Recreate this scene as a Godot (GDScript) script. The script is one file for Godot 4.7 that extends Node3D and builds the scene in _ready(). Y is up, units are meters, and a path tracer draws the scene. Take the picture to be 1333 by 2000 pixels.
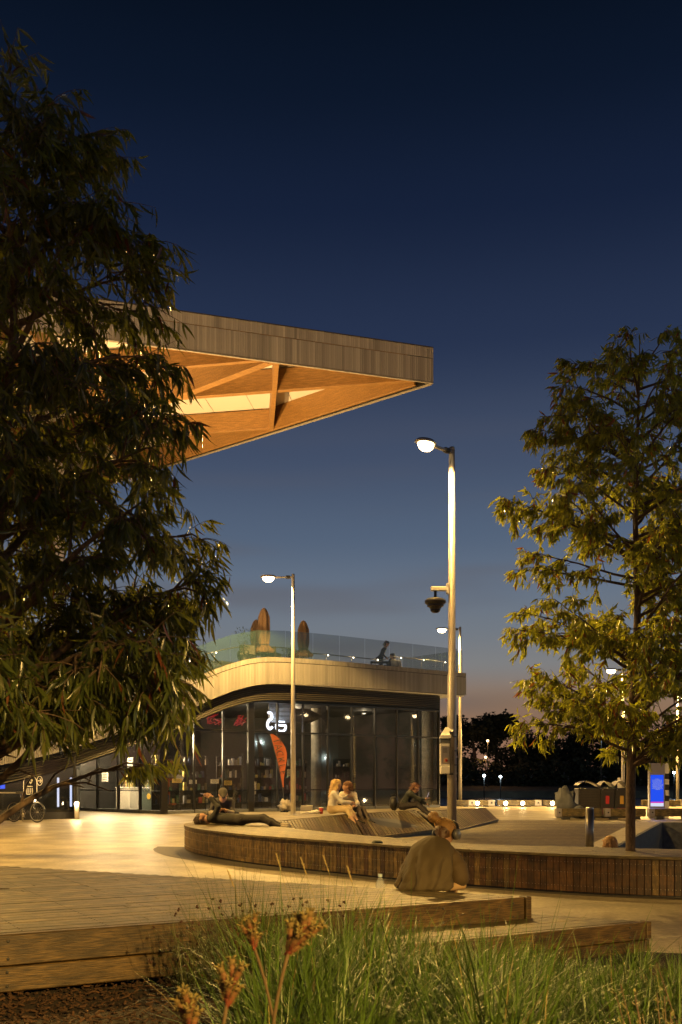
extends Node3D

const EYE := 1.45
var rng := RandomNumberGenerator.new()
var taken := {}
var noise := FastNoiseLite.new()
var box_cache := {}
var M := {}
var wood_grey := []
var wood_warm := []
var wood_red := []
var wood_gold_lit := []

# ---------------------------------------------------------------- naming and tagging
func numbered(called: String) -> String:
	if not taken.has(called):
		taken[called] = 0
		return called
	taken[called] += 1
	return "%s_%03d" % [called, taken[called]]

func tag(o: Node, label := "", category := "", group := "", kind := "") -> void:
	if label: o.set_meta("label", label)
	if category: o.set_meta("category", category)
	if group: o.set_meta("group", group)
	if kind: o.set_meta("kind", kind)

func thing(called: String, label: String, category: String, at := Vector3.ZERO, turn := 0.0, group := "") -> Node3D:
	var o := Node3D.new()
	o.name = numbered(called)
	add_child(o)
	o.position = at
	o.rotation.y = turn
	tag(o, label, category, group)
	return o

func part(called: String, mesh: Mesh, m: Material, parent: Node, at := Transform3D()) -> MeshInstance3D:
	var o := MeshInstance3D.new()
	o.name = called if parent != self else numbered(called)
	o.mesh = mesh
	if m: o.material_override = m
	o.transform = at
	parent.add_child(o, true)
	return o

func struct(called: String, mesh: Mesh, m: Material, label := "") -> MeshInstance3D:
	var o := part(called, mesh, m, self)
	tag(o, label if label else called.replace("_", " ") + " of the waterfront square", "", "", "structure")
	return o

# metres: x to the right, far = metres ahead of the camera, y up
func G(x: float, far: float, y := 0.0) -> Vector3:
	return Vector3(x, y, -far)

func T(at: Vector3, yaw := 0.0) -> Transform3D:
	return Transform3D(Basis(Vector3.UP, yaw), at)

func R(a: float, b: float) -> float:
	return rng.randf_range(a, b)

# ---------------------------------------------------------------- mesh helpers
func new_st() -> SurfaceTool:
	var st := SurfaceTool.new()
	st.begin(Mesh.PRIMITIVE_TRIANGLES)
	st.set_smooth_group(-1)
	return st

func tri(st: SurfaceTool, a: Vector3, b: Vector3, c: Vector3, out: Vector3) -> void:
	st.add_vertex(a)
	if (a - c).cross(a - b).dot(out) >= 0.0:
		st.add_vertex(b); st.add_vertex(c)
	else:
		st.add_vertex(c); st.add_vertex(b)

func quad(st: SurfaceTool, a: Vector3, b: Vector3, c: Vector3, d: Vector3, out: Vector3) -> void:
	tri(st, a, b, c, out)
	tri(st, a, c, d, out)

func flat(st: SurfaceTool) -> ArrayMesh:
	st.generate_normals()
	return st.commit()

# a convex solid from two matching rings of corners
func loft(st: SurfaceTool, r0: Array, r1: Array, caps := true) -> void:
	var mid := Vector3.ZERO
	for p in r0: mid += p
	for p in r1: mid += p
	mid /= float(r0.size() + r1.size())
	var n := r0.size()
	for i in n:
		var j := (i + 1) % n
		var c: Vector3 = (r0[i] + r0[j] + r1[i] + r1[j]) / 4.0
		quad(st, r0[i], r0[j], r1[j], r1[i], c - mid)
	if caps:
		for ring in [r0, r1]:
			var c2 := Vector3.ZERO
			for p in ring: c2 += p
			c2 /= float(n)
			for i in range(1, n - 1):
				tri(st, ring[0], ring[i], ring[i + 1], c2 - mid)

# chamfered box, centred, sizes in metres
func bevel_box(s: Vector3, b := 0.004) -> ArrayMesh:
	var key := "%.4f %.4f %.4f %.4f" % [s.x, s.y, s.z, b]
	if box_cache.has(key): return box_cache[key]
	var st := new_st()
	add_box(st, Transform3D(), s, b)
	box_cache[key] = flat(st)
	return box_cache[key]

func add_box(st: SurfaceTool, at: Transform3D, s: Vector3, b := 0.0) -> void:
	var h := s / 2.0
	if b <= 0.0:
		var lo := []
		var hi := []
		for k in [Vector2(-1, -1), Vector2(1, -1), Vector2(1, 1), Vector2(-1, 1)]:
			lo.append(at * Vector3(k.x * h.x, -h.y, k.y * h.z))
			hi.append(at * Vector3(k.x * h.x, h.y, k.y * h.z))
		loft(st, lo, hi)
		return
	b = minf(b, minf(h.x, minf(h.y, h.z)) * 0.9)
	var mid := at.origin
	# three face pairs, twelve edges, eight corners
	for ax in 3:
		var u := (ax + 1) % 3
		var v := (ax + 2) % 3
		for sg in [-1.0, 1.0]:
			var q := []
			for k in [Vector2(-1, -1), Vector2(1, -1), Vector2(1, 1), Vector2(-1, 1)]:
				var p := Vector3.ZERO
				p[ax] = sg * h[ax]; p[u] = k.x * (h[u] - b); p[v] = k.y * (h[v] - b)
				q.append(at * p)
			quad(st, q[0], q[1], q[2], q[3], (q[0] + q[2]) / 2.0 - mid)
		for su in [-1.0, 1.0]:
			for sv in [-1.0, 1.0]:
				var q := []
				for k in [Vector2(-1, 0), Vector2(1, 0), Vector2(1, 1), Vector2(-1, 1)]:
					var p := Vector3.ZERO
					p[ax] = k.x * (h[ax] - b)
					p[u] = su * (h[u] - (b if k.y > 0 else 0.0)); p[v] = sv * (h[v] - (0.0 if k.y > 0 else b))
					q.append(at * p)
				quad(st, q[0], q[1], q[2], q[3], (q[0] + q[2]) / 2.0 - mid)
	for sx in [-1.0, 1.0]:
		for sy in [-1.0, 1.0]:
			for sz in [-1.0, 1.0]:
				var s3 := Vector3(sx, sy, sz)
				var a := at * (s3 * (h - Vector3(0, b, b)))
				var c := at * (s3 * (h - Vector3(b, 0, b)))
				var d := at * (s3 * (h - Vector3(b, b, 0)))
				tri(st, a, c, d, (a + c + d) / 3.0 - mid)

# tube along points with a radius at each
func add_tube(st: SurfaceTool, pts: Array, rad: Array, sides := 8, caps := true) -> void:
	var rings := []
	var n := pts.size()
	var side := Vector3.ZERO
	for i in n:
		var d: Vector3 = (pts[mini(i + 1, n - 1)] - pts[maxi(i - 1, 0)])
		if d.length() < 1e-6: d = Vector3.UP
		d = d.normalized()
		if side == Vector3.ZERO:
			side = d.cross(Vector3.UP if absf(d.y) < 0.9 else Vector3.RIGHT).normalized()
		side = (side - d * side.dot(d)).normalized()
		var up := d.cross(side)
		var ring := []
		for k in sides:
			var a := TAU * k / sides
			ring.append(pts[i] + (side * cos(a) + up * sin(a)) * rad[i])
		rings.append(ring)
	for i in n - 1:
		for k in sides:
			var j := (k + 1) % sides
			var c: Vector3 = (rings[i][k] + rings[i + 1][j]) / 2.0
			quad(st, rings[i][k], rings[i][j], rings[i + 1][j], rings[i + 1][k], c - (pts[i] + pts[i + 1]) / 2.0)
	if caps:
		for e in [0, n - 1]:
			var out: Vector3 = pts[e] - pts[1 if e == 0 else n - 2]
			for k in range(1, sides - 1):
				tri(st, rings[e][0], rings[e][k], rings[e][k + 1], out)

func tube(pts: Array, rad: Array, sides := 8, caps := true) -> ArrayMesh:
	var st := new_st()
	st.set_smooth_group(0)
	add_tube(st, pts, rad, sides, caps)
	st.generate_normals()
	return st.commit()

func rod(a: Vector3, b: Vector3, r: float, sides := 8) -> ArrayMesh:
	return tube([a, b], [r, r], sides)

# turned shape about y; profile of Vector2(radius, height)
func lathe(profile: Array, sides := 20, smooth := true) -> ArrayMesh:
	var st := new_st()
	if smooth: st.set_smooth_group(0)
	else: st.set_smooth_group(-1)
	for i in profile.size() - 1:
		var a: Vector2 = profile[i]
		var b: Vector2 = profile[i + 1]
		for k in sides:
			var t0 := TAU * k / sides
			var t1 := TAU * (k + 1) / sides
			var d0 := Vector3(cos(t0), 0, sin(t0))
			var d1 := Vector3(cos(t1), 0, sin(t1))
			var e := b - a
			var nr := Vector3(e.y, -e.x, 0)      # outward in (r, y) for a profile listed from below
			var out := (d0 + d1).normalized() * nr.x + Vector3.UP * nr.y
			var p := [d0 * a.x + Vector3.UP * a.y, d1 * a.x + Vector3.UP * a.y, d1 * b.x + Vector3.UP * b.y, d0 * b.x + Vector3.UP * b.y]
			if a.x > 1e-5: tri(st, p[0], p[1], p[2], out)
			if b.x > 1e-5: tri(st, p[0], p[2], p[3], out)
	st.generate_normals()
	return st.commit()

# prism: a flat outline (Vector2 list in the x/far plane) from y0 to y1
func prism(poly: Array, y0: float, y1: float, st_in: SurfaceTool = null) -> ArrayMesh:
	var st := st_in if st_in else new_st()
	var pk := PackedVector2Array(poly)
	var idx := Geometry2D.triangulate_polygon(pk)
	for i in range(0, idx.size(), 3):
		var p := []
		for k in 3: p.append(pk[idx[i + k]])
		tri(st, G(p[0].x, p[0].y, y1), G(p[1].x, p[1].y, y1), G(p[2].x, p[2].y, y1), Vector3.UP)
		if y0 < y1: tri(st, G(p[0].x, p[0].y, y0), G(p[1].x, p[1].y, y0), G(p[2].x, p[2].y, y0), Vector3.DOWN)
	if y0 < y1:
		var cw := Geometry2D.is_polygon_clockwise(pk)
		for i in pk.size():
			var a := pk[i]
			var b := pk[(i + 1) % pk.size()]
			var e := b - a
			var nrm := Vector2(e.y, -e.x) * (-1.0 if cw else 1.0)
			quad(st, G(a.x, a.y, y0), G(b.x, b.y, y0), G(b.x, b.y, y1), G(a.x, a.y, y1), Vector3(nrm.x, 0, -nrm.y))
	return null if st_in else flat(st)

func sheet(poly: Array, y: float) -> ArrayMesh:
	return prism(poly, y, y)

# a bar of rectangular section between two points (w across, h upright)
func add_bar(st: SurfaceTool, a: Vector3, b: Vector3, w: float, h: float, bev := 0.0) -> void:
	var d := b - a
	var x := d.normalized()
	var up := Vector3.UP if absf(x.y) < 0.95 else Vector3.BACK
	var z := x.cross(up).normalized()
	var y := z.cross(x)
	add_box(st, Transform3D(Basis(x, y, z), (a + b) / 2.0), Vector3(d.length(), h, w), bev)

func bar(a: Vector3, b: Vector3, w: float, h: float, bev := 0.0) -> ArrayMesh:
	var st := new_st()
	add_bar(st, a, b, w, h, bev)
	return flat(st)

# transform whose x axis runs from a to b, y axis as near to up as possible
func along(a: Vector3, b: Vector3, up := Vector3.UP) -> Transform3D:
	var x := (b - a).normalized()
	var z := x.cross(up).normalized()
	var y := z.cross(x)
	return Transform3D(Basis(x, y, z), (a + b) / 2.0)

func smooth_path(pts: Array, step: float) -> Array:
	var c := Curve3D.new()
	c.bake_interval = step
	for i in pts.size():
		var t: Vector3 = (pts[mini(i + 1, pts.size() - 1)] - pts[maxi(i - 1, 0)]) / 6.0
		c.add_point(pts[i], -t, t)
	var n := int(ceil(c.get_baked_length() / step))
	var out := []
	for i in n + 1:
		out.append(c.sample_baked(c.get_baked_length() * i / n, true))
	return out

# ---------------------------------------------------------------- materials
func lin(r: float, g: float, b: float) -> Color:
	return Color(r, g, b).linear_to_srgb()

func mat(r: float, g: float, b: float, rough := 0.7, metal := 0.0) -> StandardMaterial3D:
	var m := StandardMaterial3D.new()
	m.albedo_color = lin(r, g, b)
	m.roughness = rough
	m.metallic = metal
	return m

func vmat(rough := 0.7) -> StandardMaterial3D:
	var m := StandardMaterial3D.new()
	m.vertex_color_use_as_albedo = true
	m.roughness = rough
	return m

func lamp_mat(r: float, g: float, b: float, e: float) -> StandardMaterial3D:
	var m := StandardMaterial3D.new()
	m.albedo_color = Color(0.8, 0.8, 0.8) if e > 2.0 else Color(0.02, 0.02, 0.02)
	m.roughness = 0.35
	m.emission_enabled = true
	m.emission = lin(r, g, b)
	m.emission_energy_multiplier = e
	return m

func noise_tex(freq: float, octaves: int, lo: float, hi: float, sd: int, size := 512, kind := FastNoiseLite.TYPE_SIMPLEX_SMOOTH) -> NoiseTexture2D:
	var n := FastNoiseLite.new()
	n.seed = sd
	n.noise_type = kind
	n.frequency = freq
	n.fractal_octaves = octaves
	var t := NoiseTexture2D.new()
	t.width = size; t.height = size
	t.seamless = true
	t.noise = n
	var g := Gradient.new()
	g.set_color(0, Color(lo, lo, lo)); g.set_color(1, Color(hi, hi, hi))
	t.color_ramp = g
	return t

func textured(m: StandardMaterial3D, tex: Texture2D, scale: Vector3, world := false, off := Vector3.ZERO) -> StandardMaterial3D:
	m.albedo_texture = tex
	m.uv1_triplanar = true
	m.uv1_world_triplanar = world
	m.uv1_scale = scale
	m.uv1_offset = off
	return m

func detail(m: StandardMaterial3D, tex: Texture2D, scale: Vector3, world := false) -> void:
	m.detail_enabled = true
	m.detail_albedo = tex
	m.detail_blend_mode = BaseMaterial3D.BLEND_MODE_MUL
	m.detail_uv_layer = BaseMaterial3D.DETAIL_UV_2
	m.uv2_triplanar = true
	m.uv2_world_triplanar = world
	m.uv2_scale = scale

func glass(r: float, g: float, b: float, alpha: float, rough := 0.03) -> StandardMaterial3D:
	var m := mat(r, g, b, rough)
	m.albedo_color.a = alpha
	m.transparency = BaseMaterial3D.TRANSPARENCY_ALPHA
	return m

func make_materials() -> void:
	var grain := noise_tex(0.03, 5, 0.28, 1.0, 3)
	var blotch := noise_tex(0.012, 4, 0.5, 1.0, 5)
	var bumps := noise_tex(0.05, 3, 0.0, 1.0, 9)
	for k in 7:
		var off := Vector3(k * 0.37, k * 0.61, k * 0.23)
		var f := 0.62 + 0.11 * ((k * 3) % 7)
		for spec in [[wood_grey, 0.44, 0.33, 0.125, 0.56], [wood_warm, 0.36, 0.225, 0.07, 0.5], [wood_red, 0.36, 0.17, 0.05, 0.48], [wood_gold_lit, 0.60, 0.375, 0.105, 0.5]]:
			var m := mat(spec[1] * f, spec[2] * f, spec[3] * f, spec[4])
			textured(m, grain, Vector3(0.35, 8.0, 8.0), false, off)
			detail(m, blotch, Vector3(0.7, 1.3, 1.3), true)
			m.heightmap_enabled = true
			m.heightmap_texture = bumps
			m.heightmap_scale = 0.12
			spec[0].append(m)
	M.concrete = textured(mat(0.50, 0.43, 0.285, 0.5), noise_tex(0.014, 6, 0.62, 1.0, 12), Vector3(0.11, 0.11, 0.11), true)
	detail(M.concrete, noise_tex(0.05, 5, 0.74, 1.0, 13), Vector3(0.45, 0.45, 0.45), true)
	M.coping = textured(mat(0.42, 0.38, 0.30, 0.7), noise_tex(0.02, 5, 0.72, 1.0, 14), Vector3(0.4, 0.4, 0.4), true)
	M.darkpave = textured(mat(0.09, 0.075, 0.055, 0.7), noise_tex(0.05, 4, 0.6, 1.0, 15), Vector3(0.8, 0.8, 0.8), true)
	M.joint = mat(0.10, 0.08, 0.06, 0.9)
	M.soil = textured(mat(0.04, 0.023, 0.012, 0.95), noise_tex(0.06, 5, 0.35, 1.0, 16), Vector3(1.2, 1.2, 1.2), true)
	M.wallgrey = textured(mat(0.13, 0.14, 0.16, 0.8), noise_tex(0.03, 5, 0.7, 1.0, 17), Vector3(0.3, 0.3, 0.3), true)
	M.pole = textured(mat(0.52, 0.48, 0.42, 0.42, 0.35), noise_tex(0.03, 4, 0.85, 1.0, 18), Vector3(0.6, 0.15, 0.6))
	M.steel = mat(0.42, 0.40, 0.37, 0.28, 0.9)
	M.bollard = mat(0.24, 0.22, 0.19, 0.3, 0.85)
	M.brushed = mat(0.45, 0.42, 0.37, 0.38, 0.8)
	M.dark = mat(0.03, 0.03, 0.03, 0.5)
	M.black = mat(0.012, 0.012, 0.013, 0.45)
	M.frame = mat(0.016, 0.015, 0.014, 0.35, 0.3)
	M.louvre = mat(0.05, 0.044, 0.036, 0.5, 0.2)
	M.white = mat(0.72, 0.70, 0.64, 0.5)
	M.plate = mat(0.30, 0.28, 0.25, 0.5, 0.3)
	M.glass = glass(0.010, 0.011, 0.011, 0.34)
	M.glass_door = glass(0.015, 0.016, 0.016, 0.38)
	M.rail_glass = glass(0.03, 0.062, 0.062, 0.27)
	M.clear = glass(0.7, 0.75, 0.8, 0.12)
	M.clad = vmat(0.6)
	M.beam = textured(mat(0.52, 0.275, 0.08, 0.6), noise_tex(0.02, 5, 0.7, 1.0, 21), Vector3(0.12, 1.2, 1.2))
	detail(M.beam, noise_tex(0.045, 2, 0.8, 1.0, 22), Vector3(0.5, 1.0, 1.0))
	M.soffit = mat(0.62, 0.58, 0.50, 0.75)
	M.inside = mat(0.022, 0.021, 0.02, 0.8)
	M.bark = textured(mat(0.20, 0.135, 0.085, 0.85), noise_tex(0.03, 5, 0.45, 1.0, 23), Vector3(2.5, 0.7, 2.5))
	M.leaf = vmat(0.3)
	M.grass = vmat(0.45)
	M.grass.backlight_enabled = true
	M.grass.backlight = Color(0.45, 0.45, 0.2)
	M.flower = vmat(0.85)
	M.skin_cloth = vmat(0.8)
	M.warm_glow = lamp_mat(1.0, 0.72, 0.36, 40.0)
	M.water = textured(mat(0.02, 0.028, 0.04, 0.16), noise_tex(0.04, 3, 0.7, 1.0, 24), Vector3(0.05, 0.05, 0.05), true)
	M.water.normal_enabled = true
	var nt := noise_tex(0.03, 4, 0.0, 1.0, 25)
	nt.as_normal_map = true
	nt.bump_strength = 6.0
	M.water.normal_texture = nt
	M.water.uv1_scale = Vector3(0.25, 0.25, 0.06)

# ================================================================ the scene, in order
func _ready() -> void:
	rng.seed = 20
	noise.seed = 4
	noise.frequency = 1.0
	camera_and_sky()
	make_materials()
	ground()
	far_shore()
	canopy()
	shop_building()
	left_block()
	street_lamps()
	timber_platforms()
	curved_bench()
	loungers()
	square_furniture()
	terrace()
	shop_contents()
	people()
	trees()
	planting()

func camera_and_sky() -> void:
	var cam := Camera3D.new()
	cam.name = "camera"
	cam.projection = Camera3D.PROJECTION_FRUSTUM
	cam.near = 0.05
	cam.far = 3000.0
	cam.size = 0.05
	cam.frustum_offset = Vector2(0, 0.05 * 0.26)
	cam.position = Vector3(0, EYE, 0)
	var lens := CameraAttributesPhysical.new()
	lens.frustum_near = 0.05
	lens.frustum_far = 3000.0
	lens.frustum_focal_length = 36.0
	lens.frustum_focus_distance = 20.0
	lens.exposure_aperture = 8.0
	cam.attributes = lens
	add_child(cam)
	cam.current = true
	cam.near = 0.05
	cam.far = 3000.0
	var env := Environment.new()
	env.background_mode = Environment.BG_SKY
	env.tonemap_mode = Environment.TONE_MAPPER_LINEAR
	env.tonemap_exposure = 1.0
	env.sdfgi_enabled = true
	env.ssao_enabled = true
	env.ssil_enabled = true
	env.background_energy_multiplier = 1.0
	# dusk air: colour by height above the horizon, a little warmer to the right where the sun went down
	var w := 512
	var h := 512
	var img := Image.create(w, h, false, Image.FORMAT_RGBF)
	var keys := [[0.0, Color(0.36, 0.155, 0.085)], [2.4, Color(0.35, 0.165, 0.085)], [4.2, Color(0.31, 0.178, 0.10)], [6.3, Color(0.232, 0.222, 0.212)], [8.2, Color(0.175, 0.196, 0.224)], [10.5, Color(0.130, 0.168, 0.228)], [13.2, Color(0.088, 0.125, 0.192)], [17.3, Color(0.055, 0.078, 0.136)],
		[23.0, Color(0.0205, 0.0335, 0.076)], [29.0, Color(0.0080, 0.0155, 0.042)], [34.0, Color(0.0038, 0.0085, 0.0225)], [38.0, Color(0.0022, 0.0052, 0.0130)], [60.0, Color(0.002, 0.004, 0.010)], [90.0, Color(0.0016, 0.003, 0.008)]]
	var cl := FastNoiseLite.new()
	cl.seed = 3
	cl.frequency = 1.0
	cl.fractal_octaves = 4
	for y in h:
		var el := 90.0 - 180.0 * (y + 0.5) / h
		var e := maxf(el, 0.0)
		var k := 0
		while k < keys.size() - 2 and keys[k + 1][0] < e: k += 1
		var t := smoothstep(0.0, 1.0, (e - keys[k][0]) / (keys[k + 1][0] - keys[k][0]))
		t = lerpf(t, (e - keys[k][0]) / (keys[k + 1][0] - keys[k][0]), 0.7)
		var base: Color = keys[k][1].lerp(keys[k + 1][1], t)
		for x in w:
			var az := TAU * ((x + 0.5) / w - 0.5)
			var c := base
			if e < 22.0:
				var d := Vector3(sin(az), 0, cos(az)) * 1.6
				var s := cl.get_noise_3d(d.x, e * 0.42, d.z)
				var veil := smoothstep(0.02, 0.5, s) * smoothstep(22.0, 7.0, e)
				c = c.lerp(Color(0.12, 0.105, 0.11), 0.5 * veil * smoothstep(0.5, 5.0, e))
				var warm := 0.5 + 0.5 * cos(az - 0.5)
				c = c.lerp(c * Color(0.80, 0.92, 1.06), (1.0 - warm) * smoothstep(12.0, 0.0, e))
			img.set_pixel(x, y, c)
	var pano := PanoramaSkyMaterial.new()
	pano.panorama = ImageTexture.create_from_image(img)
	var sky := Sky.new()
	sky.sky_material = pano
	env.sky = sky
	var we := WorldEnvironment.new()
	we.name = "world_environment"
	we.environment = env
	add_child(we)

# ---------------------------------------------------------------- ground, deck, water
var left_of_deck := [[14.3, 1.9], [15.5, 1.6], [17.0, 1.2], [24.0, 2.2], [27.3, 3.1], [33.2, 5.05], [34.6, 5.3]]

func ground() -> void:
	struct("plaza_ground", prism([Vector2(-90, -60), Vector2(90, -60), Vector2(90, 17.0), Vector2(4.6, 17.0), Vector2(5.4, 20.3), Vector2(9.8, 31.5), Vector2(90, 31.5), Vector2(90, 53), Vector2(-90, 53)], -1.6, 0.0), M.concrete, "pale concrete ground of the waterfront square")
	struct("pit_floor", sheet([Vector2(4.0, 16.5), Vector2(90, 16.5), Vector2(90, 32), Vector2(4.0, 32)], -1.5), M.wallgrey, "grey floor of the sunken steps")
	var wl := [Vector2(4.6, 16.9), Vector2(5.4, 20.3), Vector2(9.8, 31.5), Vector2(60, 31.5), Vector2(60, 31.42), Vector2(9.86, 31.42), Vector2(5.47, 20.28), Vector2(4.68, 16.9)]
	struct("retaining_wall", prism(wl, -1.5, 0.09), M.wallgrey, "grey concrete retaining wall of the sunken area on the right")
	var cop := [Vector2(4.05, 16.9), Vector2(4.9, 20.4), Vector2(9.25, 32.05), Vector2(60, 32.05), Vector2(60, 31.49), Vector2(9.81, 31.49), Vector2(5.41, 20.3), Vector2(4.61, 16.9)]
	struct("kerb_coping", prism(cop, -0.1, 0.10), M.coping, "pale concrete kerb along the sunken area")
	# joints in the paving
	for j in [[-14.0, 20.4, -4.2, 20.9], [-9.0, 27.5, -2.0, 25.8], [-6.2, 20.65, -6.6, 12.2], [-20.0, 34.0, -2.4, 30.5], [-2.6, 30.0, -4.0, 22.0], [2.2, 12.4, 9.0, 10.2], [1.6, 11.0, 3.4, 12.2]]:
		var a := Vector2(j[0], j[1])
		var b := Vector2(j[2], j[3])
		var n := (b - a).orthogonal().normalized() * 0.006
		struct("pavement_joint", sheet([a - n, b - n, b + n, a + n], 0.004), M.joint, "thin dark joint in the concrete paving")
	# slab joints, fainter and regular
	for k in 26:
		var z := 9.5 + 1.7 * k
		var xr := 1.9 if z < 14.0 else (-3.4 if z < 23.5 else (-0.3 + (z - 24.0) * 0.05 if z < 36.0 else 40.0))
		if z < 12.0: xr = 12.0
		struct("pavement_joint", sheet([Vector2(-40, z + 5.0), Vector2(xr, z), Vector2(xr, z + 0.007), Vector2(-40, z + 5.007)] if k % 2 == 0 and z < 36.0 else [Vector2(-40, z), Vector2(xr, z), Vector2(xr, z + 0.006), Vector2(-40, z + 0.006)], 0.003), M.joint, "thin joint between the paving slabs") if k % 2 == 0 else null
	var gr := struct("drain_grate", bevel_box(Vector3(0.9, 0.012, 0.3), 0.003), M.frame, "small dark drain grate in the paving")
	gr.position = G(-3.6, 15.2, 0.003)
	for k in 8: part("bar", bevel_box(Vector3(0.02, 0.01, 0.24), 0.0), M.brushed, gr, T(Vector3(-0.38 + 0.11 * k, 0.008, 0)))
	var soil := [Vector2(-9, -3), Vector2(9, -3), Vector2(6.0, 7.4), Vector2(3.4, 8.1), Vector2(2.45, 8.35), Vector2(1.2, 7.6), Vector2(-2.2, 6.8), Vector2(-9, 3.2)]
	struct("garden_bed_ground", prism(soil, -0.05, 0.035), M.soil, "dark mulched soil of the garden bed")
	# timber floor behind the bench, board by board
	var fl := struct("timber_floor", sheet([Vector2(1.9, 14.3), Vector2(4.0, 14.3), Vector2(4.0, 16.9), Vector2(9.2, 32.1), Vector2(22, 32.1), Vector2(22, 34.6), Vector2(5.3, 34.6), Vector2(2.2, 24.0)], 0.006), M.dark, "low timber floor of grey boards behind the curved bench")
	var z := 14.4
	var run := 0
	var tone := 0
	while z < 34.5:
		var x0 := 0.0
		for k in left_of_deck.size() - 1:
			if z >= left_of_deck[k][0] and z <= left_of_deck[k + 1][0]:
				x0 = remap(z, left_of_deck[k][0], left_of_deck[k + 1][0], left_of_deck[k][1], left_of_deck[k + 1][1])
		var x1 := 22.0
		if z < 16.9: x1 = 4.0
		elif z < 20.4: x1 = remap(z, 16.9, 20.4, 4.02, 4.87)
		elif z < 32.1: x1 = remap(z, 20.4, 32.1, 4.87, 9.22)
		var w := 0.138
		part("plank", bevel_box(Vector3(snappedf(x1 - x0, 0.01), 0.03, w), 0.004), wood_grey[tone], fl, Transform3D(Basis(), G((x0 + x1) / 2.0, z, 0.02 + R(-0.0015, 0.0015))))
		z += 0.145
		run -= 1
		if run <= 0:
			run = rng.randi_range(1, 6)
			tone = rng.randi() % 7
	struct("water", sheet([Vector2(-400, 52.9), Vector2(400, 52.9), Vector2(400, 190), Vector2(-400, 190)], -1.0), M.water, "dark evening water beyond the square")
	var bank := new_st()
	for i in 60:
		var a := -300.0 + i * 10.0
		var q := func(x: float, k: int) -> Vector3:
			var r := noise.get_noise_2d(x * 0.03, 3.0) * 3.0
			return [G(x, 128 + r, -1.2), G(x, 130 + r, -0.2), G(x, 150 + r, 0.9 + r * 0.2), G(x, 260, 3.5), G(x, 1500, 9.0)][k]
		for k in 4:
			quad(bank, q.call(a, k), q.call(a + 10, k), q.call(a + 10, k + 1), q.call(a, k + 1), Vector3.UP)
	struct("far_bank_terrain", flat(bank), textured(mat(0.10, 0.10, 0.07, 0.9), noise_tex(0.02, 4, 0.5, 1.0, 31), Vector3(0.05, 0.05, 0.05), true), "low far bank across the water")

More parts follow.
